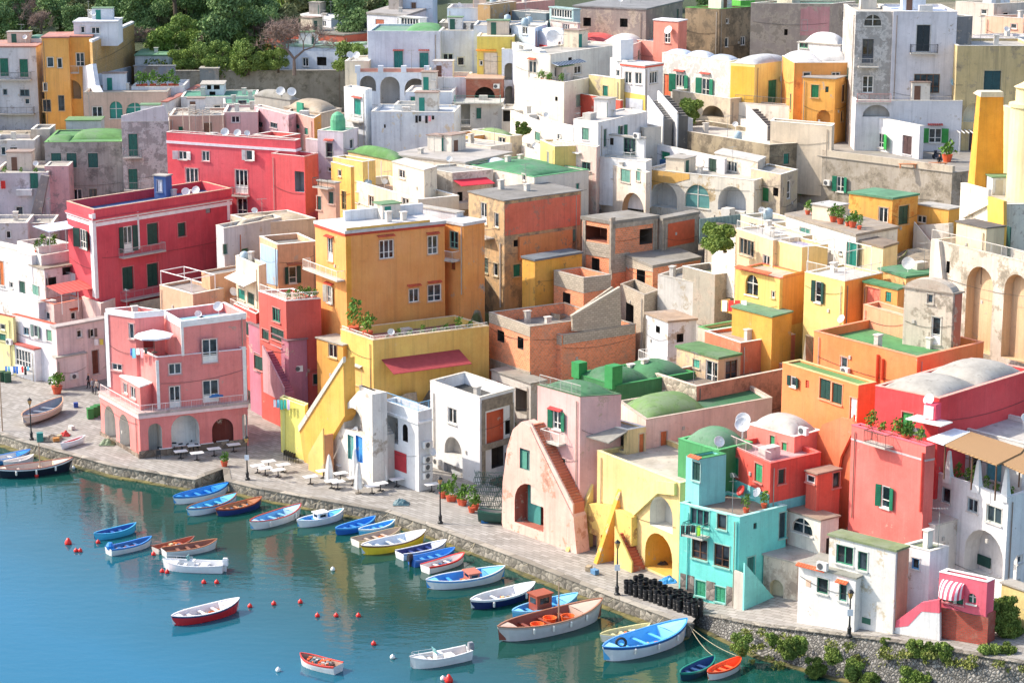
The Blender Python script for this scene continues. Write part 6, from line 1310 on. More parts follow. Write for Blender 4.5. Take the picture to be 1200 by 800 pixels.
# ================= boats
ORD = ['first', 'second', 'third', 'fourth', 'fifth', 'sixth', 'seventh', 'eighth', 'ninth', 'tenth', 'eleventh', 'twelfth', 'thirteenth', 'fourteenth', 'fifteenth', 'sixteenth', 'seventeenth', 'eighteenth', 'nineteenth', 'twentieth']
Z0 = V((0, 0, 0)); BOATS = []
def lp(mb, name, mats, parent, smooth=False): return mb.build(name, mats, parent, Z0, smooth)
def boat(x1, y1, x2, y2, label, hull='e8e6e2', rim='3a8fd0', inner='4aa0dc', stripe=None, bottom='7a2a2a', tr=False, beam=.34, fb=.5, z=0., benches=3, deck=None, motor=None, cab=None, mast=0, cons=None, cat='boat', name='rowing_boat', tilt=0, fend=0, cover=None):
    a = atz(x1, y1, z); c = atz(x2, y2, z); mid = (a+c)/2; d = c-a; L = d.length*1.0; Lh = L/2; rz = math.atan2(d.y, d.x)
    root = empty(name, (mid.x, mid.y, z), label, cat, 'boats in the harbour', rz)
    if tilt: root.rotation_euler = (tilt, 0, rz)
    Bm = L*beam/2; N = 16
    def half(t):
        if tr and t < 0: return Bm*(1-.22*t*t)
        q = abs(t); return Bm*max(0.015, (1-q**2.3))**(.8)
    def sheer(t): return fb+(.5*t*t*fb if t > 0 else .22*t*t*fb)
    T = [-1+2*i/N for i in range(N+1)]
    prof = [(.0, -.28), (.55, -.22), (.86, .02), (.97, .6), (1.0, .84), (1.0, 1.)]
    mb = MB(); rows = []
    for t in T:
        b_ = half(t); s = sheer(t); xx = Lh*t; r = []
        rake = .12*Lh*(abs(t)**6)*(1 if t > 0 or not tr else .2)
        for k, (w_, h_) in enumerate(prof):
            zz = h_ if h_ < 0 else h_*s
            rk = xx-(rake*(1-(zz+.3)/(s+.3)) if t > 0 else -rake*(1-(zz+.3)/(s+.3)))
            r.append((rk, b_*w_*(1 if k > 0 else 0)+(.02 if k == 0 else 0), zz))
        rows.append(r)
    for i in range(N):
        for k in range(len(prof)-1):
            m_ = 2 if k < 2 else (1 if k == 4 else 0)
            for sg in (1, -1):
                p = [V((rows[i][k][0], sg*rows[i][k][1], rows[i][k][2])), V((rows[i+1][k][0], sg*rows[i+1][k][1], rows[i+1][k][2])), V((rows[i+1][k+1][0], sg*rows[i+1][k+1][1], rows[i+1][k+1][2])), V((rows[i][k+1][0], sg*rows[i][k+1][1], rows[i][k+1][2]))]
                if sg > 0: p = p[::-1]
                mb.quad(*p, m_)
    # transom / stern post
    r = rows[0]
    mb.f.append(tuple(range(len(mb.v), len(mb.v)+2*len(prof)))); mb.m.append(0)
    mb.v += [V((q[0], q[1], q[2])) for q in r]+[V((q[0], -q[1], q[2])) for q in r[::-1]]
    lp(mb, 'hull', [gloss(hull), gloss(stripe or rim), gloss(bottom)], root, False)
    g = MB(); inn = MB(); fz = .12; w0 = .07+.004*L
    for i in range(N):
        for sg in (1, -1):
            o0, o1 = rows[i][-1], rows[i+1][-1]
            def P(o, dw, dz, lim=None): 
                y = max(0, o[1]+dw) if lim is None else max(0, o[1]*lim)
                return V((o[0]*(1-.006 if dw < 0 else 1), sg*y, o[2]+dz))
            q = [P(o0, .03, .0), P(o1, .03, .0), P(o1, .03, .06), P(o0, .03, .06)]
            q2 = [P(o0, .03, .06), P(o1, .03, .06), P(o1, -w0, .06), P(o0, -w0, .06)]
            q3 = [P(o0, -w0, .06), P(o1, -w0, .06), P(o1, -w0, -.03), P(o0, -w0, -.03)]
            for qq in (q, q2, q3): g.quad(*(qq if sg < 0 else qq[::-1]))
            def I(o, f, zz): return V((o[0]*.97, sg*max(0, (o[1]-w0)*f), zz))
            a0, a1 = P(o0, -w0, -.0), P(o1, -w0, -.0)
            qq = [a0, a1, I(o1, .8, fz), I(o0, .8, fz)]; inn.quad(*(qq if sg < 0 else qq[::-1]))
            qq = [I(o0, .8, fz), I(o1, .8, fz), V((o1[0]*.97, 0, fz-.02)), V((o0[0]*.97, 0, fz-.02))]; inn.quad(*(qq if sg < 0 else qq[::-1]))
    lp(g, 'gunwale', gloss(rim), root); lp(inn, 'interior', gloss(inner, .5), root)
    def cross(t, wx, zz, th, nm, col):
        b_ = half(t)-w0; k = MB(); k.cbox((Lh*t, 0, zz), wx, 2*b_*.98, th); lp(k, nm, gloss(col, .5), root)
    for i in range(benches):
        t = -.55+1.1*(i+.3)/max(1, benches); cross(t, .26, sheer(t)*.62, .05, 'bench', inner if rim != inner else hull)
    def deckp(t0, t1, col, nm):
        k = MB(); n = 6
        for i in range(n):
            ta, tb = t0+(t1-t0)*i/n, t0+(t1-t0)*(i+1)/n
            ha, hb = max(.01, half(ta)-w0*.7), max(.01, half(tb)-w0*.7); za, zb = sheer(ta)+.0, sheer(tb)+.0
            k.quad((Lh*ta*.99, -ha, za-.03), (Lh*tb*.99, -hb, zb-.03), (Lh*tb*.99, 0, zb+.03), (Lh*ta*.99, 0, za+.03)); k.quad((Lh*ta*.99, 0, za+.03), (Lh*tb*.99, 0, zb+.03), (Lh*tb*.99, hb, zb-.03), (Lh*ta*.99, ha, za-.03))
        e = t0 if abs(t0) < abs(t1) else t1
        k.quad((Lh*e*.99, -half(e)+w0, fz), (Lh*e*.99, half(e)-w0, fz), (Lh*e*.99, half(e)-w0, sheer(e)-.03), (Lh*e*.99, -half(e)+w0, sheer(e)-.03))
        lp(k, nm, gloss(col, .5), root)
    if deck: deckp(.5, .98, deck, 'foredeck'); 
    if deck and not motor: deckp(-.98, -.72, deck, 'afterdeck') if not tr else None
    if motor:
        k = MB(); k.cbox((-Lh-.12, 0, fb*.95), .42, .34, .5); k.cbox((-Lh-.1, 0, fb*.95+.5), .34, .28, .12); k.cbox((-Lh-.1, 0, -.35), .16, .12, fb+.7); o = lp(k, 'outboard_motor', gloss(motor), root)
    if cab:
        k = MB(); cx, ww, hh, cc = cab; k.cbox((Lh*cx, 0, .2), ww, Bm*1.05, hh); k.cbox((Lh*cx, 0, .2+hh), ww+.25, Bm*1.25, .08)
        o = lp(k, 'cabin', gloss(cc), root); k = MB(); k.cbox((Lh*cx, 0, .2+hh*.55), ww+.03, Bm*.7, hh*.3); k.cbox((Lh*cx, 0, .2+hh*.55), ww*.6, Bm*1.05+.03, hh*.3); lp(k, 'window', glassm(), o)
    if cons:
        k = MB(); k.cbox((Lh*.05, 0, .12), .5, .7, .75); k.cbox((-Lh*.35, 0, .12), .6, Bm*1.2, .4); lp(k, 'console', gloss('e4e4e2'), root)
        k = MB(); k.box(V((Lh*.05+.2, -.35, .85)), (.05, 0, 0), (0, .7, 0), (.12, 0, .4)); lp(k, 'windscreen', flat('6fa8a8', .1), root)
        k = MB(); p = [V((Lh*t, half(t)*.85, sheer(t)+.32)) for t in (.1, .35, .6, .82)]+[V((Lh*.93, 0, sheer(1)+.3))]; p += [V((q.x, -q.y, q.z)) for q in p[-2::-1]]
        for q0, q1 in zip(p, p[1:]): k.tube(q0, q1, .02)
        for q0 in p[::2]: k.tube(q0, q0-V((0, 0, .3)), .015)
        lp(k, 'bow_rail', flat('cfd2d4', .3, .6), root)
    if mast: k = MB(); k.tube((Lh*.15, 0, .1), (Lh*.15, 0, mast), .07, .05, 8); lp(k, 'mast', gloss('a89078'), root)
    for i in range(fend):
        t = -.5+1.*i/max(1, fend-1)
        for sg in (1, -1): k = MB(); k.lathe(V((Lh*t, sg*(half(t)+.1), sheer(t)-.55)), [(0, 0), (.09, .05), (.1, .4), (0, .5)], 8); lp(k, 'fender', gloss('e0ddd4'), root)
    if cover:
        k = MB(); k.lathe(V((-Lh*.9, 0, fb)), [(.3, 0), (.36, .3), (.2, .55), (0, .6)], 10); lp(k, 'motor_cover', gloss(cover), root)
    bow = V((Lh*.96, 0, sheer(1))); wb_ = Matrix.Rotation(rz, 3, 'Z') @ bow+root.location
    if z < .5 and abs(wb_.x) < 70:
        best = min((Fp[i].lerp(Fp[i+1], t/6) for i in range(len(Fp)-1) for t in range(7)), key=lambda q: (q-wb_).length)
        if (best-wb_).length < 8:
            loc = Matrix.Rotation(-rz, 3, 'Z') @ (best-root.location); k = MB(); pv = bow
            for i in range(1, 9): t = i/8; q = bow.lerp(loc, t)-V((0, 0, .5*4*t*(1-t)*.6)); k.tube(pv, q, .022, k=4); pv = q
            lp(k, 'mooring_rope', flat('b8ac90', .9), root)
    BOATS.append((label, (root, Lh, half, sheer)))
    return root, Lh, half, sheer
def within(bt, t, s, z):
    root, Lh, half, sheer = bt; c, s_ = math.cos(root.rotation_euler.z), math.sin(root.rotation_euler.z); x, y = Lh*t, half(t)*s
    return V((root.location.x+c*x-s_*y, root.location.y+s_*x+c*y, root.location.z+z))
W_ = 'e8e6e4'
boat(-6, 560, 86, 550, 'dark hulled wooden boat with a short mast moored by the quay at left', '1d2030', '9a5038', 'c9b8a8', W_, '1a1a24', mast=3., fb=.8, beam=.3, benches=2, deck='d8c4b0', fend=3, name='fishing_boat')
boat(-20, 546, 36, 535, 'blue decked boat half out of frame behind the dark masted boat', '2a6fb0', '2a78c4', 'd8d4d0', W_, '1d2a3a', benches=2, deck='2f86cc', name='fishing_boat')
boat(4, 548, 40, 541, 'small white dinghy squeezed between the blue and the dark hulled boats', W_, 'e8e0da', 'd8d0c8', benches=2)
boat(-12, 520, 15, 513, 'white boat with a slim mast in the corner basin at the left edge', W_, 'dcd8d4', 'c8c4c0', mast=7.5, benches=1, name='sailing_boat')
boat(203, 591, 268, 576, 'deep blue boat with white stern bars nearest the pink house', 'e4e8ec', '2278c0', '3a92d4', '2278c0', 'a03a30', deck='2a88cc', fb=.6, name='fishing_boat')
boat(219, 605, 278, 588, 'sky blue boat with wooden trim holding a cream tarpaulin', 'dfe6ea', '8a5a40', '55b0e0', '4aa8dc', '2a4a6a', deck='6cc0ea', fb=.6, name='fishing_boat')
boat(253, 605, 307, 592, 'varnished brown boat with dark blue hull beside the sky blue one', '2a3a72', 'a05434', 'b07a54', '8a3a2c', '2a2a4a', deck='a8704c', fb=.55)
boat(293, 621, 353, 602, 'white boat with red gunwale and pale blue deck', 'e6e4e2', 'b0402f', '7ab8e0', 'e6e4e2', '3a4a5a', deck='a8d0ea', fb=.65, fend=2, name='fishing_boat')
boat(348, 618, 403, 606, 'white boat with bright blue inside and a small white box cabin', 'e8e8ea', 'dfe6ee', '3f9cdc', benches=1, deck='5ab0e4', cab=(.0, 1.0, .75, 'ecebe8'), fb=.55, name='fishing_boat')
boat(393, 627, 440, 614, 'small cobalt blue rowing boat with blue seats', '2a5fb0', '3f98dc', '2f86d0', '3f98dc', '1d3a6a')
boat(420, 628, 463, 618, 'small light blue rowing boat right behind the cobalt one', '5ab4e0', 'cfe4f0', '4aa4dc', None, '2a4a6a')
boat(416, 640, 470, 627, 'worn white dinghy with brownish inside behind the yellow boat', 'dcd8d0', 'a89880', 'b8a898', W_, '6a6a60', tr=True)
boat(423, 650, 499, 634, 'big yellow boat with a white inside and brown band', 'e8c83a', 'e4ded6', 'c8d4e0', '8a5a34', 'c8a828', fb=.7, deck='dfe4ea', name='fishing_boat')
boat(468, 655, 523, 642, 'white boat with a navy blue cover along its inside', 'e4e6ea', 'dfe2e8', '283a7a', '5a8ac0', '2a3a5a', deck='dfe6ec', tr=True)
boat(482, 663, 533, 651, 'cobalt boat with a dark outboard motor next to the red rimmed dinghy', '2a62b4', '3a7cc8', '4a94d4', None, '1d3a6a', tr=True, motor='23262e')
boat(498, 671, 544, 657, 'white dinghy with a red rim', 'e6e0dc', 'd8342c', 'e0d8d4', 'd8342c', 'c8c8c4', tr=True, benches=2)
boat(499, 690, 592, 676, 'long white boat with blue inside and a little brown engine box', 'e0e4e8', 'cfd8e0', '3f98dc', '3f98dc', '9a4034', cab=(.15, .9, .7, 'b86a54'), fb=.65, benches=2, name='fishing_boat', deck='6cb8e6')
boat(551, 714, 627, 695, 'navy hulled boat with a white deck', '1e2a5a', 'e8e8e8', 'd4d4d6', W_, '2a1d2a', deck='e4e4e6', benches=1, fend=2, cons=None, fb=.65, name='motor_boat')
bt_cab = boat(600, 727, 677, 708, 'light blue boat with a reddish brown wheelhouse behind the large fishing boat', '58aedc', '7fc4ea', '4aa4dc', None, '2a4a6a', cab=(-.15, 1.4, 1.5, '9a4a34'), deck='7fc8ee', fb=.65, name='fishing_boat')
bt_big = boat(583, 752, 706, 722, 'large grey white fishing boat carrying orange baskets', 'c8c4c4', 'a07058', '8a4a3c', 'b8a8a0', '3a3432', deck='c0a898', mast=3.6, fb=1.0, beam=.3, fend=4, name='fishing_boat')
for t, s in ((-.3, -.2), (.02, .2), (.3, -.1)):
    p = within(bt_big, t, s, .25); mb = MB(); mb.lathe(p, [(.4, 0), (.52, .55), (.56, .6), (.48, .6), (.36, .1), (0, .08)], 12)
    tag(mb.build('basket', gloss('e8642a'), None, p), '%s orange plastic basket aboard the large grey white fishing boat' % {-.3: 'sternmost', .02: 'middle', .3: 'foremost'}[t], 'basket', 'orange baskets in the boat')
boat(703, 752, 762, 741, 'small cream boat with oars behind the large blue rimmed boat', 'dcd8c8', 'd0cc9c', 'c8c49c', W_, '5a6a5a', fb=.5)
bt = boat(706, 775, 805, 745, 'large white boat with a sky blue rim and inside, holding a tyre', 'e2e2e6', '3f96dc', '62b8ea', '2a5a9a', 'd8d8dc', tr=False, fb=.95, beam=.34, fend=3, deck='8accf0', name='fishing_boat')
p = within(bt, -.55, .1, 1.0); mb = MB()
for i in range(14):
    a0, a1 = 2*math.pi*i/14, 2*math.pi*(i+1)/14; mb.tube(p+V((.36*math.cos(a0), 0, .36*math.sin(a0))), p+V((.36*math.cos(a1), 0, .36*math.sin(a1))), .1, k=8)
tag(mb.build('tyre', flat('2a2c30', .7), None, p), 'black tyre leaning in the stern of the sky blue rimmed boat', 'tyre')
boat(797, 798, 837, 779, 'dark teal rowing boat beside the red orange one', '1d3a4a', '1f7a6c', '2a4a7a', '1f7a6c', '4a3a34', fb=.5)
boat(829, 797, 868, 780, 'red orange rowing boat with a white hull at the foot of the embankment', 'dcd4d0', 'e0502c', 'e86a3c', 'e0502c', 'c83a2c', fb=.5)
boat(110, 633, 160, 622, 'small cyan rowing boat furthest left on open water', '4ab4d8', '3fa8d4', '2a5aa0', None, '3aa0c4')
boat(127, 650, 178, 638, 'white and blue rimmed boat with a blue covered motor', 'd8dcdc', '3a8ad4', '3a6aa0', '3a7ac0', 'c8c8c4', tr=True, cover='2f86d4')
boat(182, 648, 228, 636, 'brown inflatable style boat moored behind the white wooden boat', 'c8c0b8', '8a5a4a', 'b05a3c', '4a3a34', '3a3432', tr=True, fb=.4)
boat(192, 652, 255, 641, 'white wooden boat with a brown inside and oars laid along it', 'dfdcd8', 'a87050', '8a5a48', W_, 'c8c8c8', tr=True)
boat(263, 669, 191, 666, 'white speedboat with bow rail beside two red buoys', 'e8e8ea', 'e0e0e2', 'cfd0d2', None, 'd8d8da', tr=True, cons=1, motor='e4e4e6', deck='e4e4e6', name='speedboat', fb=.55)
boat(201, 733, 281, 714, 'red hulled boat with a white inside floating alone', 'c82a30', 'e8e4e4', 'dcd4d4', '1e2a5a', '1e2450', fb=.65, deck='e4dede', name='fishing_boat')
b_ = boat(397, 788, 352, 776, 'tiny red rimmed boat heaped with orange nets near the bottom edge', 'dcdcda', 'd84a3c', 'a88a7a', 'd84a3c', 'c8c8c8', fb=.5, beam=.42, tr=True)
mb = MB(); random.seed(3)
for k in range(60): p = within(b_, random.uniform(-.5, .5), random.uniform(-.6, .6), .3+random.random()*.25); mb.cbox(p, .25, .18, .12, random.random()*3, random.randint(0, 2))
p = within(b_, 0, 0, .3); tag(mb.build('fishing_net', [flat('e0602c'), flat('5a6a70'), flat('b8b0a8')], None, p), 'heap of orange and grey fishing nets in the tiny red rimmed boat', 'fishing net')
boat(550, 770, 480, 783, 'white speedboat with a clear windscreen near the bottom middle', 'e4e4e2', 'dcdcda', 'cfc8c4', None, 'd0d0ce', tr=True, cons=1, motor='8a8c92', deck='dfdedc', name='speedboat', fb=.6)
GEAR = {'white boat with red gunwale': 'the boat with red gunwale', 'varnished brown': 'the varnished brown boat', 'big yellow': 'the big yellow boat', 'worn white dinghy': 'the worn dinghy behind the yellow boat', 'white dinghy with a red': 'the red rimmed white dinghy', 'navy hulled': 'the navy hulled boat', 'red hulled': 'the lone red hulled boat', 'light blue boat with': 'the boat with a wheelhouse', 'small cream': 'the small cream boat', 'brown inflatable': 'the brown inflatable style boat', 'sky blue boat': 'the sky blue boat with wooden trim', 'dark hulled': 'the dark hulled masted boat', 'large white boat': 'the sky blue rimmed large boat', 'white and blue': 'the boat with a blue covered motor', 'long white boat': 'the long white boat with blue inside'}
random.seed(8)
for lb, bt_ in BOATS:
    for k_, wh in GEAR.items():
        if lb.startswith(k_):
            p = within(bt_, .2, 0, .14); mb = MB()
            for q_ in range(3):
                c_ = within(bt_, random.uniform(-.1, .4), random.uniform(-.35, .35), .16); rr = random.uniform(.16, .26)
                for t_ in range(3):
                    for i_ in range(10):
                        a0, a1 = 2*math.pi*i_/10, 2*math.pi*(i_+1)/10; mb.tube(c_+V((rr*math.cos(a0), rr*math.sin(a0), .05*t_)), c_+V((rr*math.cos(a1), rr*math.sin(a1), .05*t_)), .03, k=4, m=q_)
            for q_ in range(9): mb.cbox(within(bt_, random.uniform(-.5, .45), random.uniform(-.5, .5), .15), random.uniform(.12, .4), random.uniform(.1, .3), random.uniform(.08, .25), random.random()*3, random.randint(0, 3))
            tag(mb.build('rope_and_gear', [flat('c8b890', .9), flat('3a6a8a', .8), flat('d8783c', .8), flat('e0dcd4', .8)], None, p), 'coiled ropes and loose gear lying in '+wh, 'boat gear', 'gear lying in the boats')
# boats drawn up on the quay
boat(27, 497, 73, 476, 'worn open boat drawn up on the quay behind the lamp post at left', 'c8b8a8', 'c89a78', '8a94a0', W_, '8a7a70', z=1.35, fb=.7)
boat(71, 524, 100, 515, 'white and red kayak lying on the quay edge', 'e4e6ea', 'dcdfe4', 'c03a34', 'e4e6ea', 'd8d8dc', z=1.3, fb=.3, benches=0, beam=.2, name='kayak', cat='kayak')
b_ = boat(561, 607, 604, 610, 'dark green rowing boat stored on the quay under hanging nets', '1f4a40', '2a5a4c', '8a8a84', None, '1a3a34', z=1.35, fb=.7, tr=True)
# ================= buoys
reds = [(80, 636), (89, 645), (94, 645), (115, 635), (132, 645), (180, 649), (190, 669), (196, 670), (239, 682), (254, 682), (293, 710), (321, 707), (352, 705), (372, 721), (394, 721), (420, 721), (438, 754), (526, 797), (43, 557), (155, 557)]
for i, (x, y) in enumerate(reds):
    p = atz(x, y+1, 0); r = .2 if i not in (0, 17) else .3; mb = MB()
    prof = [(0, -r), (r*.7, -r*.7), (r, 0), (r*.8, r*.6), (r*.35, r*1.0), (r*.12, r*1.15), (r*.12, r*1.4), (0, r*1.42)] if i not in (0, 17) else [(0, -r), (r, -.1), (r, .1), (r*.3, r*1.5), (0, r*1.6)]
    mb.lathe(p+V((0, 0, .08)), prof, 14); tag(mb.build('buoy', gloss('e0281e'), None, p, True), '%s red mooring buoy counting from the left along the water' % ORD[sorted(range(20), key=lambda k: reds[k][0]).index(i)], 'buoy', 'red mooring buoys')
for i, (x, y) in enumerate([(86, 549), (460, 771), (326, 786), (390, 668), (519, 796)]):
    p = atz(x, y, 0); mb = MB(); mb.lathe(p+V((0, 0, .06)), [(0, -.2), (.2, 0), (.16, .16), (.05, .25), (0, .3)], 12); tag(mb.build('buoy', gloss('e8e8e4'), None, p, True), ['small white float by the dark masted boat', 'white pointed float left of the windscreen speedboat', 'white float left of the boat of orange nets', 'tiny white float below the yellow boat', 'tiny white float beside a red cone buoy at the bottom edge'][i], 'buoy', 'white floats')
# ================= quay furniture
def lamp(x, yb, yt, label, notice=False, z=None):
    p = atz(x, yb, quay_z(x) if z is None else z); top = at(x, yt, p.y).z; Hh = top-p.z
    root = empty('street_lamp', p, label, 'street lamp', 'iron street lamps')
    mb = MB(); mb.lathe(Z0, [(.24, 0), (.24, .15), (.14, .25), (.16, .7), (.09, .8), (.07, 1.), (.045, Hh-.75), (.09, Hh-.7), (.05, Hh-.65)], 10); lp(mb, 'post', flat('1d1f22', .5), root)
    mb = MB(); mb.lathe(V((0, 0, Hh-.66)), [(.1, 0), (.2, .4), (.2, .42)], 6); o = lp(mb, 'lantern', flat('d8a860', .3), root)
    mb = MB(); mb.lathe(V((0, 0, Hh-.24)), [(.26, 0), (.12, .18), (.04, .22), (0, .3)], 6)
    for k in range(6): a = math.pi/3*k; mb.tube(V((.1*math.cos(a), .1*math.sin(a), Hh-.66)), V((.21*math.cos(a), .21*math.sin(a), Hh-.24)), .015, k=4)
    lp(mb, 'lantern_roof', flat('1d1f22', .5), o)
    if notice: mb = MB(); mb.cbox((0, -.08, Hh*.45), .42, .03, .5); lp(mb, 'notice', flat('e8e8ea'), root)
lamp(37, 515, 466, 'iron street lamp behind the quay edge at far left')
lamp(290, 562, 510, 'iron street lamp in front of the lane between pink and red houses', True)
lamp(516, 613, 558, 'iron street lamp before the tall white house')
lamp(723, 697, 632, 'iron street lamp at the end of the stacked black pots', True)
lamp(995, 746, 690, 'iron street lamp in front of the peeling white house', True)
tabs = [(194, 530), (212, 534), (227, 527), (242, 524), (251, 531), (231, 536), (260, 521), (274, 526)]
tab2 = [(315, 546), (311, 554), (326, 556), (332, 550), (302, 551), (364, 564), (379, 557), (402, 550), (399, 560), (389, 569), (396, 570), (426, 554), (433, 556), (415, 565), (436, 575), (446, 572), (465, 567), (506, 573)]
def table(x, y, rz, label, grp):
    p = atz(x, y+3, quay_z(x)); root = empty('cafe_table', p, label, 'table', grp, rz)
    mb = MB(); mb.cbox((0, 0, .72), 1.25, .8, .05); lp(mb, 'table_top', gloss('ece9e6', .5), root)
    mb = MB(); mb.tube((0, 0, .06), (0, 0, .72), .05, k=8); mb.cbox((0, 0, 0.005), .6, .12, .06); mb.cbox((0, 0, 0.005), .12, .6, .06); lp(mb, 'pedestal', flat('26262a', .5), root)
    return root
for i, (x, y) in enumerate(tabs): table(x, y, .4, '%s white cafe table from the left in the shade of the pink house' % ORD[sorted(range(8), key=lambda k: tabs[k][0]).index(i)], 'tables in front of the pink cafe house')
for i, (x, y) in enumerate(tab2): table(x, y, .5, '%s white cafe table from the left on the sunny quay by the stair house' % ORD[sorted(range(18), key=lambda k: tab2[k][0]).index(i)], 'tables on the sunny quay')
def chair(x, y, rz, label, grp, col='2a2c30'):
    p = atz(x, y, quay_z(x)); root = empty('chair', p, label, 'chair', grp, rz)
    mb = MB(); mb.cbox((0, 0, .42), .44, .44, .05); lp(mb, 'seat', flat(col), root)
    mb = MB(); mb.cbox((0, .2, .47), .44, .04, .42); lp(mb, 'backrest', flat(col), root)
    for sx in (-.19, .19):
        for sy in (-.19, .19): mb = MB(); mb.tube((sx, sy, 0), (sx, sy, .42), .02, k=5); lp(mb, 'leg', flat(col), root)
chs = [(204, 519), (209, 515), (213, 520), (219, 515), (222, 520), (227, 516), (207, 523), (216, 523), (199, 516), (232, 519), (188, 523), (186, 527)]
for i, (x, y) in enumerate(chs): chair(x, y+10, .3*i, '%s black chair from the left pushed together under the pink cafe arches' % ORD[sorted(range(12), key=lambda k: chs[k][0]).index(i)], 'black chairs at the pink cafe')
for i in range(5): chair(336+i*2.6, 538+i*1., .9, '%s dark folded chair from the left leaning on the green stair house' % ORD[i], 'dark chairs by the stair house')
def parasol(x, yb, yt, label, col='e8e4dc', z=None, opened=False, r=1.4, D=None):
    p = atz(x, yb, quay_z(x)) if D is None else at(x, yb, D); Hh = at(x, yt, p.y).z-p.z
    root = empty('parasol', p, label, 'parasol', 'parasols', .3)
    mb = MB(); mb.tube((0, 0, 0), (0, 0, Hh), .035, k=8); mb.lathe(Z0, [(.3, 0), (.3, .08), (.05, .1)], 12); lp(mb, 'pole', flat('6a6258'), root)
    mb = MB()
    if opened:
        n = 8
        for i in range(n):
            a0, a1 = 2*math.pi*i/n, 2*math.pi*(i+1)/n; A, B_ = V((r*math.cos(a0), r*math.sin(a0), Hh-.55)), V((r*math.cos(a1), r*math.sin(a1), Hh-.55)); T = V((0, 0, Hh+.02))
            mb.tri(A, B_, T); mb.quad(A, B_, B_-V((0, 0, .15)), A-V((0, 0, .15)))
    else:
        k = 12
        pr = [(.1, .45), (.46, .5), (.4, 1.1), (.3, 1.9), (.14, Hh-.1), (.02, Hh+.1)]
        for q in range(len(pr)-1):
            for i in range(k):
                j = (i+1) % k; f0, f1 = (.65 if i % 2 else 1), (.65 if j % 2 else 1)
                a0, a1 = 2*math.pi*i/k, 2*math.pi*j/k; (r0, z0), (r1, z1) = pr[q], pr[q+1]
                mb.quad((r0*f0*math.cos(a0), r0*f0*math.sin(a0), z0), (r0*f1*math.cos(a1), r0*f1*math.sin(a1), z0), (r1*f1*math.cos(a1), r1*f1*math.sin(a1), z1), (r1*f0*math.cos(a0), r1*f0*math.sin(a0), z1))
    lp(mb, 'canopy', flat(col, .8), root)
for i, (x, yb, yt) in enumerate([(386, 567, 533), (416, 564, 526), (420, 578, 543), (450, 568, 534)]): parasol(x, yb, yt, '%s closed cream parasol from the left by the white arch house' % ORD[i])
parasol(181, 413, 386, 'open white parasol on the roof terrace of the pink cafe house', 'e6e4ea', opened=True, r=1.9, D=P2.D+.8)
parasol(252, 474, 455, 'open blue parasol on the long balcony of the pink cafe house', '3f78b0', opened=True, r=1.0, D=PB.D+4.6)
# stacked black pots on the quay
random.seed(5)
a = atz(727, 696, 1.02); c = atz(802, 722, 1.02); d = (c-a).normalized(); n_ = V((-d.y, d.x, 0)); k = 0
pot0 = None
for r_ in range(4):
    for i in range(15):
        if (r_ == 3 and i > 10) or (r_ == 2 and i > 13): continue
        p = a+d*(.2+i*.52+random.uniform(-.05, .05))+n_*(.45+r_*.55+random.uniform(-.05, .05)); p.z = 1.02
        hh = 1.0+random.uniform(-.1, .2)
        if pot0 is None:
            mb = MB(); mb.lathe(Z0, [(.19, 0), (.21, .3), (.17, .34), (.22, .38), (.22, .68), (.18, .72), (.23, .76), (.23, 1.0), (.18, 1.02), (.16, .85), (0, .85)], 12)
            o = pot0 = lp(mb, 'stacked_pot', gloss('17181c', .45), None)
        else: o = pot0.copy(); COL.objects.link(o)
        o.location = p; o.scale = (1, 1, hh); o.rotation_euler = (random.uniform(-.06, .06), random.uniform(-.06, .06), random.random()*6)
        tag(o, '%s stack of black pots from the lamp post in the %s row from the water' % (ORD[i], ORD[r_]), 'pots', 'stacked black pots'); k += 1
# wheelie bins, crates, tarp
for i, (x, y) in enumerate([(106, 490), (110.5, 488), (114.5, 486)]):
    p = atz(x, y, 1.02); mb = MB(); mb.cbox(p, .6, .7, 1., .4); mb.cbox(p+V((0, 0, 1.)), .66, .76, .08, .4)
    tag(mb.build('bin', gloss('2f7a3c', .5), None, p), '%s green wheelie bin from the left beside the pink cafe house' % ORD[i], 'bin', 'green bins')
for i, (x, y) in enumerate([(3, 446), (9, 447)]):
    p = atz(x, y, 1.05); mb = MB(); mb.cbox(p, .7, .8, 1., .4); mb.cbox(p+V((0, 0, 1.)), .76, .86, .08, .4)
    tag(mb.build('bin', gloss('23503a', .5), None, p), '%s dark green bin at the left edge of the quay' % ORD[i], 'bin', 'dark bins')
p = atz(89, 477, 1.02); mb = MB(); mb.cbox(p, .45, .45, .5, .3); tag(mb.build('crate', gloss('2a4a9a'), None, p), 'small blue crate alone on the quay behind the drawn up boat', 'crate')
p = atz(47, 517, 1.02); mb = MB(); mb.cbox(p, .6, .6, .9, .3); tag(mb.build('box', gloss('1f7a74'), None, p), 'teal box beside the left street lamp', 'box')
def tarp(x, y, r, col, label, z=None):
    p = atz(x, y, 1.05 if z is None else z); mb = MB(); n = 12; g = {}
    for i in range(n+1):
        for j in range(n+1):
            u, v = -1+2*i/n, -1+2*j/n; q = V((u*r*1.3, v*r, 0)); hgt = max(0, 1-u*u-v*v)*.35+abs(noise.noise(V((u*2.3, v*2.1, x*.1))))*.35*(1-max(abs(u), abs(v))**4); g[i, j] = p+q+V((0, 0, hgt+.01))
    for i in range(n):
        for j in range(n): mb.quad(g[i, j], g[i+1, j], g[i+1, j+1], g[i, j+1])
    return tag(mb.build('tarpaulin', gloss(col, .5), None, p, False), label, 'tarpaulin')
tarp(785, 682, .75, '2f86c8', 'crumpled blue tarpaulin on the quay before the yellow arch house')
tarp(777, 664, .5, '33302e', 'dark heap with an orange cloth inside the yellow arch', None)
tarp(60, 515, .8, '8a7c68', 'brown heap of nets beside the teal box on the quay')
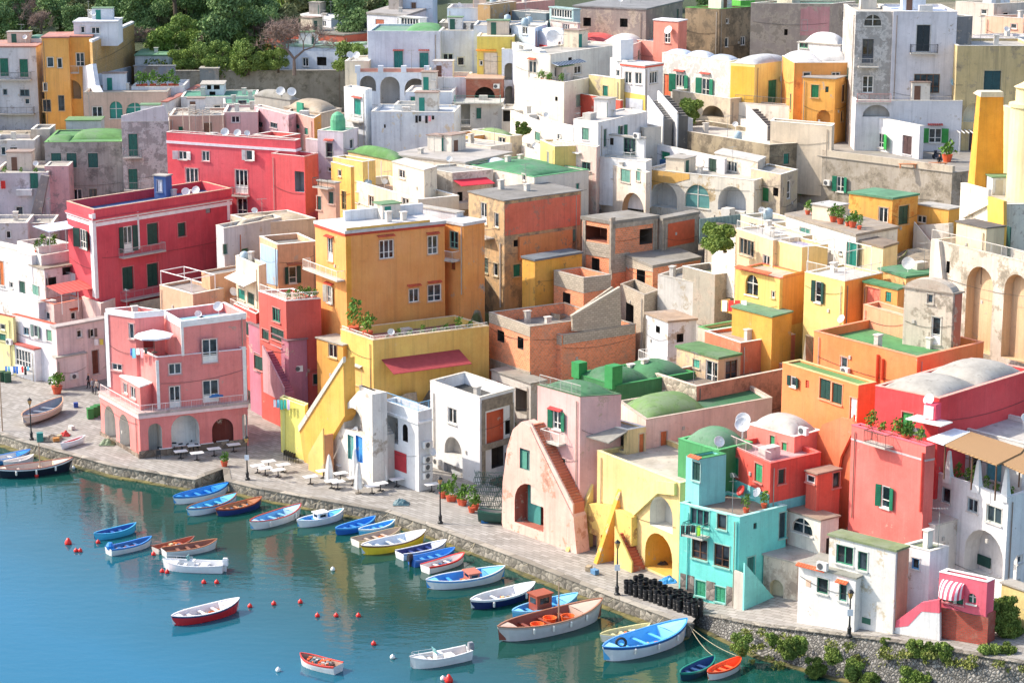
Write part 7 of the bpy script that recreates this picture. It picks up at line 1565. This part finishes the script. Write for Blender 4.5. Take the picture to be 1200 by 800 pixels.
tarp(76, 510, .4, 'c8342c', 'small red cloth heap behind the kayak')
tarp(126, 520, .6, '6a7a5a', 'green grey net heap before the pink cafe arches')
tarp(470, 590, .55, '4a6a72', 'blue grey net heap near the quay edge before the tall white house')
for i, (x, y, c_) in enumerate([(66, 517, 'c88a4a'), (69, 514, 'b8a888'), (84, 503, 'd8d4cc'), (568, 612, '2f78b8'), (690, 668, 'a8967c'), (697, 672, '5f8ab0')]):
    p = atz(x, y, 1.03); mb = MB(); a_ = .3+i
    for k in range(4): mb.cbox(p+V((0, 0, .02+k*.1)), .62, .42, .07, a_)
    for dx, dy in ((-.27, -.17), (.27, -.17), (-.27, .17), (.27, .17)): mb.cbox(p+Matrix.Rotation(a_, 3, 'Z') @ V((dx, dy, 0)), .05, .05, .42, a_)
    tag(mb.build('crate', flat(c_, .8), None, p), ['orange brown slatted crate by the nets near the left lamp', 'beige slatted crate just behind the orange brown one', 'white slatted crate near the drawn up boat', 'blue slatted crate by the stored green boat', 'tan slatted crate before the yellow buttresses', 'grey blue slatted crate beside the tan one'][i], 'crate', 'slatted crates on the quay')
# ================= plants
def leafmat(h, h2, name):
    key = ('leaf', h, h2)
    if key in MC: return MC[key]
    m, nt, b = newmat(name); oi = nt.nodes.new('ShaderNodeObjectInfo'); g = nt.nodes.new('ShaderNodeNewGeometry')
    c = mixc(nt, ramp(nt, nz(nt, pos(nt), .5, 3), .35, .65), hx(h), hx(h2))
    c = mixc(nt, ramp(nt, oi.outputs['Random'], 0, 1, 0, .35), c, tuple(v*.5 for v in hx(h)))
    c = mixc(nt, ramp(nt, g.outputs['Random Per Island'], 0, 1, 0, .4), c, tuple(min(1, v*1.7) for v in hx(h2)))
    nt.links.new(c, b.inputs['Base Color']); b.inputs['Roughness'].default_value = .75
    b.inputs['Specular IOR Level'].default_value = .2
    MC[key] = m; return m
def leaves(mb, blobs, n, sz, shell=.55):
    tot = sum(b[3]**2 for b in blobs)
    for (x, y, z, r, f) in blobs:
        for _ in range(int(n*r*r/tot)):
            d = V((random.gauss(0, 1), random.gauss(0, 1), random.gauss(0, 1))).normalized(); q = r*(shell+(1-shell)*random.random()**.6)*(1+.22*noise.noise(d*2.2+V((x, y, z))))
            c = V((x, y, z))+V((d.x*q, d.y*q, d.z*q*f)); u = V((random.gauss(0, 1), random.gauss(0, 1), random.gauss(0, .7))).normalized(); v = u.orthogonal().normalized()
            w_ = u.cross(v); s = sz*random.uniform(.6, 1.3); mb.quad(c-v*s-w_*s*.5, c+v*s-w_*s*.5, c+v*s+w_*s*.5, c-v*s*.6+w_*s*.5)
def branches(mb, p, d, L, r, depth, ends, tw=None):
    e = p+d*L; mb.tube(p, e, r, r*.7, 6 if depth > 1 else 4)
    if depth == 0: ends.append(e); return
    for k in range(random.choice((2, 3, 3))):
        nd_ = (d+V((random.gauss(0, .5), random.gauss(0, .5), random.gauss(.05, .3)))).normalized()
        branches(mb, e, nd_, L*random.uniform(.62, .85), r*.62, depth-1, ends)
bark = flat('5a4c40', .95, 0, .3)
def make_tree(kind, seed):
    random.seed(seed); root = bpy.data.objects.new('tree', None); COL.objects.link(root)
    t = MB(); ends = []
    if kind == 'bare':
        root.name = 'bare_tree'; branches(t, Z0.copy(), V((0, 0, 1)), 1.6, .2, 6, ends); lp(t, 'trunk', flat('7a6a62', .95, 0, .2), root)
        tw = MB()
        for e in ends:
            for _ in range(3): q = e+V((random.gauss(0, .35), random.gauss(0, .35), random.gauss(.15, .3))); tw.tube(e, q, .025, .012, 3)
        lp(tw, 'crown', flat('8a766c', .95, 0, .2), root); return root
    if kind == 'pine':
        root.name = 'pine_tree'; t.tube((0, 0, 0), (.3, 0, 6), .35, .22, 8); t.tube((.3, 0, 6), (-.9, 0, 8.5), .2, .1); t.tube((.3, 0, 6), (1.6, .4, 8.6), .2, .1); t.tube((.2, 0, 5), (2.6, 0, 7.6), .12, .06); lp(t, 'trunk', bark, root)
        m_ = MB(); leaves(m_, [(-1.8, 0, 9.2, 2., .45), (.5, .5, 9.9, 2.4, .45), (2.6, -.3, 9.3, 2., .45), (0, -1.5, 9.2, 1.8, .5), (3.4, .5, 8.3, 1.2, .5)], 3200, .2); lp(m_, 'crown', leafmat('31502a', '44622e', 'pine_needles'), root); return root
    cols = {'dark': ('526a48', '78925a'), 'mid': ('5c7440', '84984f'), 'lime': ('5f7a38', '84964c'), 'olive': ('66704c', '868a62'), 'shrub': ('48602f', '76863e')}[kind]
    root.name = {'dark': 'evergreen_tree', 'mid': 'broadleaf_tree', 'lime': 'leafy_bush', 'olive': 'olive_tree', 'shrub': 'shrub'}[kind]
    h0 = {'dark': 1.9, 'mid': 1.5, 'lime': .6, 'olive': 1.2, 'shrub': .4}[kind]; R_ = {'dark': 2.9, 'mid': 2.6, 'lime': 1.8, 'olive': 2.2, 'shrub': 1.7}[kind]
    t.tube((0, 0, 0), (.1, 0, h0), .3, .2, 8)
    blobs = []
    for k in range(13):
        a = random.random()*6.28; rr = random.uniform(.3, 1.)*R_*.75; zz = h0+random.uniform(-.1, 1.6)*R_; p = V((rr*math.cos(a), rr*math.sin(a), zz)); t.tube((.1, 0, h0-.3), p, .1, .04, 5)
        blobs.append((p.x, p.y, p.z, R_*random.uniform(.3, .62), random.uniform(.6, 1.)))
    lp(t, 'trunk', bark, root); m_ = MB(); leaves(m_, blobs, 5200, .15, .3); lp(m_, 'crown', leafmat(*cols, 'foliage_'+kind), root); return root
protos = {}
def tree(kind, x, y, sc, label, D=None, grp='trees in the wood above the town', var=0):
    key = (kind, var)
    if key not in protos: r = protos[key] = make_tree(kind, hash(kind) % 97 if False else {'bare': 11, 'pine': 12, 'dark': 13, 'mid': 14, 'lime': 15, 'olive': 16, 'shrub': 17}[kind]+var*31)
    else:
        s = protos[key]; r = s.copy(); COL.objects.link(r)
        for ch in s.children: c = ch.copy(); COL.objects.link(c); c.parent = r
    p = at(x, y, DF(x, y) if D is None else D); r.location = p-V((0, 0, .8)); r.scale = (sc, sc, sc); r.rotation_euler = (0, 0, (x*13.7+y*7.1) % 6.28)
    tag(r, label, 'tree' if kind != 'lime' else 'bush', grp); return r
rows = [(4, 40, 'back'), (24, 30, 'fourth'), (42, 26, 'third'), (60, 24, 'second'), (80, 22, 'front')]
desc = {'dark': 'dark evergreen tree', 'mid': 'mid green broadleaf tree', 'lime': 'bright green bush', 'olive': 'greyish olive tree', 'bare': 'leafless brown grey tree', 'pine': 'tall umbrella pine'}
random.seed(21); seq = []
for ri, (y, step, rn) in enumerate(rows):
    x = -20+ri*7
    cnt = 0
    while x < (470 if ri < 2 else 430 if ri == 2 else 345 if ri == 3 else 330):
        skip = (ri >= 3 and x < 150) or (ri == 2 and x < 60 and False) or (ri >= 2 and 345 < x < 410) or (ri == 4 and not (200 < x < 330 or x > 395)) or (ri == 3 and 345 < x)
        if not skip:
            if x < 110 and ri < 3: kd = random.choice(['bare', 'bare', 'bare', 'olive', 'dark'])
            elif ri == 4: kd = random.choice(['lime', 'lime', 'mid'])
            elif ri == 3: kd = random.choice(['mid', 'lime', 'dark', 'bare'])
            else: kd = random.choice(['dark', 'dark', 'mid', 'olive', 'dark'])
            seq.append((kd, x+random.uniform(-5, 5), y+random.uniform(-3, 3), random.uniform(.85, 1.25)*(1.25 if ri < 2 else 1)*(.75 if ri == 4 else 1), rn, cnt)); cnt += 1
        x += step*random.uniform(.55, .9)
for kd, x, y, sc, rn, cnt in seq:
    tree(kd, x, y, sc*(.8 if kd == 'bare' else 1), '%s, number %d from the left, %s row of the wood' % (desc[kd], cnt+1, rn), var=cnt % 2)
tree('pine', 208, 45, 1.25, 'tall umbrella pine with a dark bare trunk standing out of the wood')
tree('dark', 262, 62, 1.5, 'largest dense evergreen tree right of the umbrella pine', var=1)
tree('dark', 275, 45, 1.5, 'big evergreen tree at the upper right of the wood', var=0)
tree('bare', 345, 82, 1.5, 'spreading leafless tree leaning beside the long green roofed house', var=1)
tree('mid', 408, 84, .9, 'dense green tree at the right end of the long green roofed house')
tree('mid', 424, 84, .8, 'smaller green tree touching the white palace', var=1)
for i, x in enumerate((755, 775, 798, 820, 900, 925)): tree('dark' if i % 2 else 'bare', x, 9, .9, '%s tree from the left behind the flat roofs at the top right' % ORD[i], var=i % 2)
tree('lime', 808, 138, .8, 'round bright green bush at the foot of the white double stairs')
tree('shrub', 612, 152, .5, 'small dark shrub on a terrace below the cream patio house', DF(612, 155)-1, 'garden shrubs')
tree('shrub', 850, 286, .7, 'weedy green bush beside the brick building', DF(800, 312)-2, 'garden shrubs'); tree('lime', 838, 288, .8, 'overgrown bush by the metal fence below the arcade', DF(838, 290)+6, 'garden shrubs')
# wood behind: a mass nobody can count
random.seed(9); mb = MB(); bl = []
for k in range(150):
    x = random.uniform(-60, 1260); D = random.uniform(400, 470); p = at(x, 0, D); g_ = 34.5+(D-400)*.03; bl.append((p.x, p.y, g_+random.uniform(1, 4.5), random.uniform(2.5, 4.), .8))
leaves(mb, bl, 45000, .34, .5); random.seed(77); sc = MB(); bl3 = []
for k in range(85):
    x = random.uniform(872, 1215); t = random.random(); y_ = 735+(x-870)*.13+t*38; z_ = quay_z(x)*(1-t)+.1; p = atz(x, y_, max(.3, z_)); bl3.append((p.x, p.y, p.z-.1, random.uniform(.15, .6), random.uniform(.4, .9)))
leaves(sc, bl3, 5000, .09, .2); tag(sc.build('scrub', leafmat('5a6a34', '8a8c4c', 'scrub_leaves')), 'ragged creeping scrub over the cobbled embankment', 'scrub', kind='stuff')
ug = MB(); bl2 = []
for k in range(230):
    x = random.uniform(-40, 470); y = random.uniform(2, 82)
    if (320 < x and y > 48) or (x < 165 and y > 44) or (345 < x < 410 and y > 12): continue
    p = at(x, y, DF(x, y)); bl2.append((p.x, p.y, p.z-.3, random.uniform(.9, 2.2), .7))
leaves(ug, bl2, 32000, .2, .4); tag(ug.build('undergrowth', leafmat('445828', '71823f', 'undergrowth_leaves')), 'tangled green undergrowth between the trees of the wood', 'undergrowth', kind='stuff')
tag(mb.build('distant_wood', leafmat('66784e', '8e9e66', 'distant_leaves')), 'dark green wood closing the view above the town', 'wood', kind='stuff')
# shrubs on the embankment
sh = [(905, 742, 'lime'), (922, 757, 'shrub'), (937, 752, 'lime'), (978, 762, 'shrub'), (1000, 782, 'lime'), (1038, 748, 'shrub'), (1020, 790, 'shrub'), (1052, 776, 'shrub'), (1067, 790, 'lime'), (1072, 756, 'lime'), (1090, 758, 'shrub'), (1107, 760, 'lime'), (1084, 795, 'shrub'), (1103, 790, 'shrub'), (1125, 792, 'lime'), (1143, 790, 'shrub'), (1160, 764, 'lime'), (1165, 790, 'shrub'), (1190, 788, 'shrub'), (1180, 762, 'shrub'), (868, 752, 'lime'), (955, 778, 'shrub')]
for i, (x, y, kd) in enumerate(sorted(sh)):
    z = max(.2, quay_z(x)*(1 if y < 766 else .35)); p = atz(x, y, z); r = tree(kd, x, y, .42 if y > 750 else .3, '%s shrub from the left on the embankment below the promenade' % (ORD+['twenty-first', 'twenty-second'])[i], p.y-.3, 'shrubs on the embankment', i % 2); r.location.z -= .2
for i, (x, y, s) in enumerate([(1172, 730, .7), (1177, 712, .55), (1183, 745, .6)]): tree('shrub', x, y, s, '%s clump of dark ivy from the left beside the small pink house' % ORD[i], 143.2, 'ivy beside the pink house', i % 2)
# potted plants
def potplant(p, s, label, grp, pot='c8583a', leaf=('3f6a2a', '6a8a3a'), tall=.5):
    root = empty('potted_plant', p, label, 'potted plant', grp); mb = MB(); mb.lathe(Z0, [(.2*s, 0), (.3*s, .4*s), (.32*s, .42*s), (.25*s, .42*s), (0, .38*s)], 10); lp(mb, 'pot', flat(pot), root)
    mb = MB(); leaves(mb, [(0, 0, .42*s+tall*s*.6, .45*s, tall*1.4), (.1*s, 0, .42*s+tall*s*1.1, .3*s, 1.)], 130, .09*s, .2); lp(mb, 'foliage', leafmat(*leaf, 'pot_leaves'), root)
random.seed(4)
for i, (x, y) in enumerate([(519, 583), (527, 587), (531, 587), (540, 591), (543, 592), (553, 600), (557, 597)]): potplant(atz(x, y, 1.02), 1.2, '%s terracotta planter from the left under the tall white house' % ORD[i], 'planters by the tall white house', tall=.5+.4*(i % 3))
potplant(atz(67, 461, 1.02), 2., 'large terracotta pot with a leafy plant before the pale pink cottage', 'lone planters'); potplant(atz(263, 546, 1.02), 1.2, 'low planter with a weedy plant at the quay step', 'lone planters')
def pots_on(B, f, n, s, zrel, off, label, grp, **k):
    fc = getattr(B, f); ln = B.ulen[f]
    for i in range(n):
        u = ln*(.08+.84*(i+.5)/n)+random.uniform(-.2, .2); potplant(fc.w(u, B.zt-B.par+.03+zrel, off), s*random.uniform(.7, 1.2), label % ORD[i], grp, tall=random.uniform(.4, 1.2), **k)
def house_blk(name, k): return None
B_ = {b.h.name: [] for b in ALLB}
for b_ in ALLB: B_[b_.h.name].append(b_)
pots_on(B_['red_house'][0], 'R', 6, .8, 0, -.7, '%s flower pot from the left on the terrace of the red house', 'pots on the red house terrace')
pots_on(OT, 'R', 8, 1., 0, -.8, '%s flower pot from the left on the long yellow terrace', 'pots on the yellow terrace')
pots_on(OT, 'L', 2, 1.6, .5, -.6, '%s palm like plant from the left on the yellow terrace corner', 'palms on the terrace corner')
pots_on(B_['white_terrace_annex'][0], 'R', 7, 1.5, 0, -1., '%s terracotta planter from the left on the white walled terrace', 'planters on the white walled terrace')
pots_on(B_['yellow_terrace_house'][1], 'L', 9, 1.1, .25, -1.5, '%s flower pot from the left along the brown roof above the teal doors', 'pots on the brown roof')
pots_on(B_['turquoise_house'][0], 'R', 2, .8, 0, -1., '%s pot from the left on the roof of the turquoise house', 'pots on the turquoise roof')
pots_on(R2, 'L', 5, 1.2, 0, -.8, '%s cactus pot from the left on the scarlet house balcony', 'cactus pots on the scarlet house')
pots_on(B_['cream_patio_house'][1], 'L', 3, 1., 0, -.7, '%s patio plant from the left by the cream corner house', 'pots on the cream patio')
pots_on(B_['mauve_white_house'][0], 'R', 3, .8, 0, -.7, '%s rooftop pot from the left on the mauve house at the left edge', 'pots at the left edge')
pots_on(B_['left_edge_white_house'][3], 'R', 4, 1.2, .6, -2., '%s bright flower pot from the left under the white awning', 'pots under the white awning')
pots_on(W1, 'L', 6, .9, 0, -1.2, '%s flower pot from the left on the white restaurant terrace', 'pots on the restaurant terrace')
# laundry
def laundry(fc, x0, x1, y, cols, where, n=.6, drop=(.5, 1.)):
    u0, z = fc.uz(x0, y); u1, z1 = fc.uz(x1, y); a = fc.w(u0, z, n); c = fc.w(u1, z1, n)
    mb = MB(); mb.tube(a, c, .012, k=4); mb.tube(a, fc.w(u0, z, 0), .015, k=4); mb.tube(c, fc.w(u1, z1, 0), .015, k=4)
    tag(mb.build('washing_line', flat('8a8a88'), None, a), 'washing line '+where, 'washing line')
    k = len(cols); nm = {'e6e6ea': 'white', '2f6ac0': 'blue', 'c8322c': 'red', '1d2024': 'black', '6ab0c8': 'light blue', '2a9a8c': 'teal', 'c8b0d8': 'lilac', 'e0582c': 'orange', '8a5a9a': 'purple', 'e0d060': 'yellow', '9ad838': 'lime', 'e8a0a8': 'pink'}
    for i, cl in enumerate(cols):
        t0 = (i+.1)/k; t1 = (i+.88)/k; dr = random.uniform(*drop); mb = MB(); m_ = 5
        for j in range(m_):
            for q in range(4):
                def P(s, v): p = a.lerp(c, t0+(t1-t0)*s); return p+fc.N*(.05*math.sin(s*9+i)*v)-V((0, 0, dr*v))
                mb.quad(P(j/m_, q/4), P((j+1)/m_, q/4), P((j+1)/m_, (q+1)/4), P(j/m_, (q+1)/4))
        tag(mb.build('garment', flat(cl, .9), None, a.lerp(c, t0)), '%s garment, %s from left on the line %s' % (nm[cl], ORD[i], where), 'laundry', 'laundry '+where)
E, BL, RD, BK, LB, TL, LI, OR, PU, YE, LM, PI_ = 'e6e6ea', '2f6ac0', 'c8322c', '1d2024', '6ab0c8', '2a9a8c', 'c8b0d8', 'e0582c', '8a5a9a', 'e0d060', '9ad838', 'e8a0a8'
wb = B_['white_bay_house']
laundry(wb[1].L, 11, 40, 428, [BL, LB, E, BL, BL, E, RD, BK, LB], 'below the white bay window')
laundry(SB.L, 326, 346, 467, [E, LB, TL, TL, LI], 'on the green stair house')
laundry(PL.L, 152, 180, 407, [PU, BL, LB, E, PI_, BK], 'under the pink house terrace')
laundry(WW.R, 487, 510, 135, [BK, BK, E, BK, PI_, BK], 'on the long white wall')
laundry(TQ.L, 806, 830, 612, [BK, BK, BK, LM], 'on the turquoise balcony', .95)
laundry(Y1.L, 857, 887, 350, [E, RD, RD, E], 'on the yellow house', 1.2, (1., 1.4))
laundry(C2.L, 1139, 1163, 280, [OR, OR, E], 'below the church tower', 1.5, (1.2, 1.5))
laundry(B_['mauve_white_house'][0].R, 1, 8, 211, [RD], 'at the left edge', .6, (1., 1.1))
laundry(B_['pale_pink_cottage'][0].R, 106, 124, 396, [E, YE, LI], 'above the pale pink cottage')
laundry(T8.L, 588, 626, 452, [OR, OR], 'on the concrete terrace', 2.2, (1.5, 1.9))
# ================= people
def person(p, rz, label, top, legs, sit=False, ht=1.72, hold=None):
    s = ht/1.72; root = empty('person', p, label, 'person', 'people on the quay and piazza', rz)
    hz = .92 if not sit else .5
    J = {'pel': (0, 0, hz), 'ch': (0, 0, hz+.32), 'nk': (0, 0, hz+.53), 'hd': (0, .02, hz+.64), 'ht': (0, .01, hz+.76)}
    for sd, n_ in ((-1, 'l'), (1, 'r')):
        J['sh'+n_] = (.18*sd, 0, hz+.46); J['el'+n_] = (.24*sd, .04, hz+.18); J['wr'+n_] = (.22*sd, .2 if sd > 0 else .1, hz-.04); J['ha'+n_] = (.22*sd, .24 if sd > 0 else .12, hz-.12)
        J['hp'+n_] = (.09*sd, 0, hz-.04)
        if sit: J['kn'+n_] = (.12*sd, .42, .48); J['an'+n_] = (.12*sd, .44, .08); J['to'+n_] = (.12*sd, .6, .03)
        else: J['kn'+n_] = (.1*sd, .1*sd, .48); J['an'+n_] = (.11*sd, .13*sd-.02, .08); J['to'+n_] = (.12*sd, .13*sd+.14, .03)
    Ed = [('pel', 'ch'), ('ch', 'nk'), ('nk', 'hd'), ('hd', 'ht')]+[e for n_ in 'lr' for e in (('ch', 'sh'+n_), ('sh'+n_, 'el'+n_), ('el'+n_, 'wr'+n_), ('wr'+n_, 'ha'+n_), ('pel', 'hp'+n_), ('hp'+n_, 'kn'+n_), ('kn'+n_, 'an'+n_), ('an'+n_, 'to'+n_))]
    Rd = {'pel': .14, 'ch': .16, 'nk': .06, 'hd': .1, 'ht': .085}
    for n_ in 'lr': Rd.update({'sh'+n_: .07, 'el'+n_: .05, 'wr'+n_: .035, 'ha'+n_: .04, 'hp'+n_: .1, 'kn'+n_: .065, 'an'+n_: .045, 'to'+n_: .04})
    ks = list(J); me = bpy.data.meshes.new('body'); me.from_pydata([V(J[k])*s for k in ks], [(ks.index(a_), ks.index(b_)) for a_, b_ in Ed], [])
    o = bpy.data.objects.new('body', me); TS.collection.objects.link(o); sk_ = o.modifiers.new('s', 'SKIN'); o.modifiers.new('u', 'SUBSURF').levels = 1
    bm = bmesh.new(); bm.from_mesh(me); ly = bm.verts.layers.skin.verify()
    for v, k in zip(bm.verts, ks): v[ly].radius = (Rd[k]*s, Rd[k]*s*(.75 if k in ('ch', 'pel') else 1)); v[ly].use_root = (k == 'pel')
    bm.to_mesh(me); bm.free()
    vl = TS.view_layers[0]; vl.update(); r = bpy.data.meshes.new_from_object(o.evaluated_get(vl.depsgraph), depsgraph=vl.depsgraph); bpy.data.objects.remove(o)
    for m_ in (flat('b8866a', .7), flat(top, .9), flat(legs, .9), flat('241c18', .9)): r.materials.append(m_)
    for f in r.polygons:
        c = f.center/s; f.use_smooth = True
        f.material_index = 3 if (c.z > hz+.72 or (c.z > hz+.6 and c.y < -.03)) else (0 if (c.z > hz+.55 or (abs(c.x) > .17 and c.z < hz+.02 and c.y > .05)) else (1 if c.z > hz-.02 and not (sit and c.y > .2) else (2 if c.z > .1 else 3)))
    b = bpy.data.objects.new('body', r); COL.objects.link(b); b.parent = root
person(atz(104, 455, 1.02), 2., 'person in dark clothes standing furthest left by the cottage', '23242a', '1d1d22')
person(atz(109, 461, 1.02), 1.2, 'person in a grey top walking beside the pale pink cottage', '8a8c96', '2a2c34')
person(atz(114, 462, 1.02), 2.6, 'person in a light jacket nearest the pink cafe house', 'a89c94', '3a3a44')
p = at(1109, 193, 227); p.z = PZZ+.05
person(V((p.x, 226.8+4, PZZ+.05)), 3.0, 'seated person in black clothes at the edge of the piazza', '1a1a20', '15151a', True)
# piazza furniture
mb = MB(); q = V((p.x-.2, 230.4, PZZ+.04)); mb.cbox(q+V((0, 0, .38)), 2., .45, .1); mb.cbox(q+V((-.8, 0, 0)), .1, .4, .38); mb.cbox(q+V((.8, 0, 0)), .1, .4, .38); tag(mb.build('bench', flat('c8845a'), None, q), 'wooden bench under the seated person on the piazza', 'bench', 'piazza benches')
q = at(1064, 189, 229.5); q.z = PZZ+.04; mb = MB(); mb.cbox(q+V((0, 0, .38)), 1.9, .45, .1); mb.cbox(q+V((-.8, 0, 0)), .1, .4, .38); mb.cbox(q+V((.8, 0, 0)), .1, .4, .38); tag(mb.build('bench', flat('c8845a'), None, q), 'empty wooden bench before the dark door on the piazza', 'bench', 'piazza benches')
q = at(1098, 183, 236); q.z = PZZ+.04; root = empty('scooter', q, 'dark motor scooter parked by the planter on the piazza', 'scooter', None, 1.9)
for xx in (-.6, .6):
    mb = MB(); M = Matrix.Rotation(R(90), 3, 'X'); mb.lathe(V((xx, .06, .25)), [(.12, -.06), (.25, -.05), (.25, .05), (.12, .06)], 14, axis=M); lp(mb, 'wheel', flat('1a1a1c'), root)
mb = MB(); mb.cbox((-.3, 0, .3), .9, .3, .35); mb.cbox((.15, 0, .25), .5, .28, .1); mb.box(V((.42, -.16, .3)), (.08, 0, 0), (0, .32, 0), (-.12, 0, .65)); lp(mb, 'body', gloss('2a3040'), root)
mb = MB(); mb.cbox((-.35, 0, .66), .7, .26, .1); lp(mb, 'seat', flat('16161a'), root); mb = MB(); mb.tube((.3, -.3, 1.), (.3, .3, 1.), .02); mb.tube((.3, 0, 1.), (.6, 0, .25), .03); lp(mb, 'handlebar', flat('55585c', .4), root)
q = at(1110, 187, 234); potplant(V((q.x, q.y, PZZ+.04)), 2., 'orange planter with a bush beside the scooter on the piazza', 'lone planters', 'd85a2c')
# corrugated fence & net
def freewall(x0, y0, x1, y1, D0, D1, hgt, mat, name, label, cat, th=.08):
    a = at(x0, y0, D0); c = at(x1, y1, D1); c.z = a.z if abs(c.z-a.z) < .6 else c.z; root = empty(name, a, label, cat); d = c-a; n = V((d.y, -d.x, 0)).normalized(); k = max(2, int(d.length/.25)); mb = MB()
    for i in range(k): mb.box(a+d*(i/k)+n*(.05*(i % 2)), d/k*1.02, n*th, V((0, 0, hgt)))
    mb.build('panel', mat, root, a); q = MB()
    for i in range(0, k+1, 8): q.tube(a+d*(i/k)-n*.05, a+d*(i/k)-n*.05+V((0, 0, hgt+.2)), .06)
    q.build('post', flat('3a3a38'), root, a)
freewall(819, 285, 884, 276, 222, 226, 2.6, flat('86a09c', .6, 0, .2), 'corrugated_fence', 'pale blue green corrugated metal fence right of the brick building', 'fence')
p = atz(580, 596, 1.02); mb = MB(); random.seed(2)
for i in range(26):
    x = -1.8+3.6*i/25; pv = None
    for j in range(8):
        q = p+V((x+.1*math.sin(j*2+i), .5+.5*j/7*-1, 3.2-j*.42-.25*math.cos(x*1.6)))
        if pv is not None: mb.tube(pv, q, .035, k=4)
        pv = q
for j in range(8):
    for i in range(12): a0 = p+V((-1.8+3.6*i/12, .5-.5*j/7, 3.2-j*.42)); mb.tube(a0, a0+V((.3, 0, .04*math.sin(i))), .03, k=4)
tag(mb.build('fishing_net', flat('2f5248', .9), None, p), 'dark green fishing net hanging above the stored rowing boat', 'fishing net')
# ================= hillside under the town
m, nt, b = newmat('hillside_ground'); P = pos(nt)
c = mixc(nt, ramp(nt, nz(nt, P, .35, 7, .7), .4, .6), hx('a89a86'), hx('7d7466'))
c = mixc(nt, ramp(nt, nz(nt, P, .16, 6, .7), .54, .6, 0, .85), c, hx('56642f'))
sx = nt.nodes.new('ShaderNodeSeparateXYZ'); nt.links.new(P, sx.inputs[0])
c = mixc(nt, ramp(nt, sx.outputs[1], 300, 325), c, hx('39442a'))
nt.links.new(c, b.inputs['Base Color']); b.inputs['Roughness'].default_value = 1
bump(nt, b, nz(nt, P, 1.5, 6, .7), .8, .3)
xs = list(range(-160, 1361, 12)); Ds = [150+2.5*k for k in range(103)]+[415, 440, 480]
def hill_y(x, D):
    lo, hi = -40., 800.
    for _ in range(16):
        mid = (lo+hi)/2
        if DF(x, mid) > D: lo = mid
        else: hi = mid
    return (lo+hi)/2
edges = []
bk = back[:-1]+b2[1:]
def base_z(x): return 1. if x < 815 else quay_z(x)
def back_y(x):
    for (xa, ya), (xb, yb) in zip(bk, bk[1:]):
        if x <= xb: return ya+(yb-ya)*(x-xa)/(xb-xa)
    return bk[-1][1]
for B in ALLB:
    for q0, q1 in ((B.P+B.vl, B.P), (B.P, B.P+B.vr)):
        z = B.zv
        def px(p):
            dep = p.y*cp+(CH-z)*sp; return 600+F*p.x/dep
        edges.append((px(q0), px(q1), q0.y, q1.y, z))
pts = {}
for i, x in enumerate(xs):
    es = []
    for xa, xb, da, db, z in edges:
        if xb-xa < .5: continue
        if xa-8 <= x <= xb+8:
            t = min(1, max(0, (x-xa)/(xb-xa))); es.append((da+(db-da)*t, z))
    for j, D in enumerate(Ds):
        y = hill_y(x, D); z = at(x, y, D).z-.9 if y > -39 else 34
        for de, ze in es:
            if D <= de+1.5: z = min(z, CH-(CH-ze)*(D/de)-.35)
            elif D <= de+6: z = min(z, ze-.2)
        yq = 400-F*math.tan(math.atan2(-(base_z(x)-CH), D)*-1+PITCH) if False else 400+F*math.tan(math.atan2(CH-base_z(x), D)-PITCH)
        if yq > back_y(x)-6: z = min(z, base_z(x)-.5)
        # stay below the quay where the waterfront runs
        pts[i, j] = V((((x-600)/F)*(D*cp+(CH-z)*sp), D, max(z, -2.)))
    for k, (D, z) in enumerate(((560, 36), (900, 42), (1700, 60))):
        pts[i, len(Ds)+k] = V(((x-600)/F*D*1.5, D, z))
mb = MB(); ny = len(Ds)+3
fq = [atz(x, y, 0) for x, y in front+[(890, 770), (1000, 803), (1250, 850), (1400, 875)]]
def seaward(p):
    # in front of the quay line?
    for a_, b_ in zip(fq, fq[1:]):
        if a_.x <= p.x <= b_.x:
            t = (p.x-a_.x)/(b_.x-a_.x+1e-9); return p.y < a_.y+(b_.y-a_.y)*t+3
    return p.x > fq[-1].x and p.y < fq[-1].y
for k in pts:
    if seaward(pts[k]): pts[k].z = -2
for i in range(len(xs)-1):
    for j in range(ny-1): mb.quad(pts[i, j], pts[i+1, j], pts[i+1, j+1], pts[i, j+1])
tag(mb.build('terrain', m), None, None, kind='structure')
bpy.data.scenes.remove(TS)
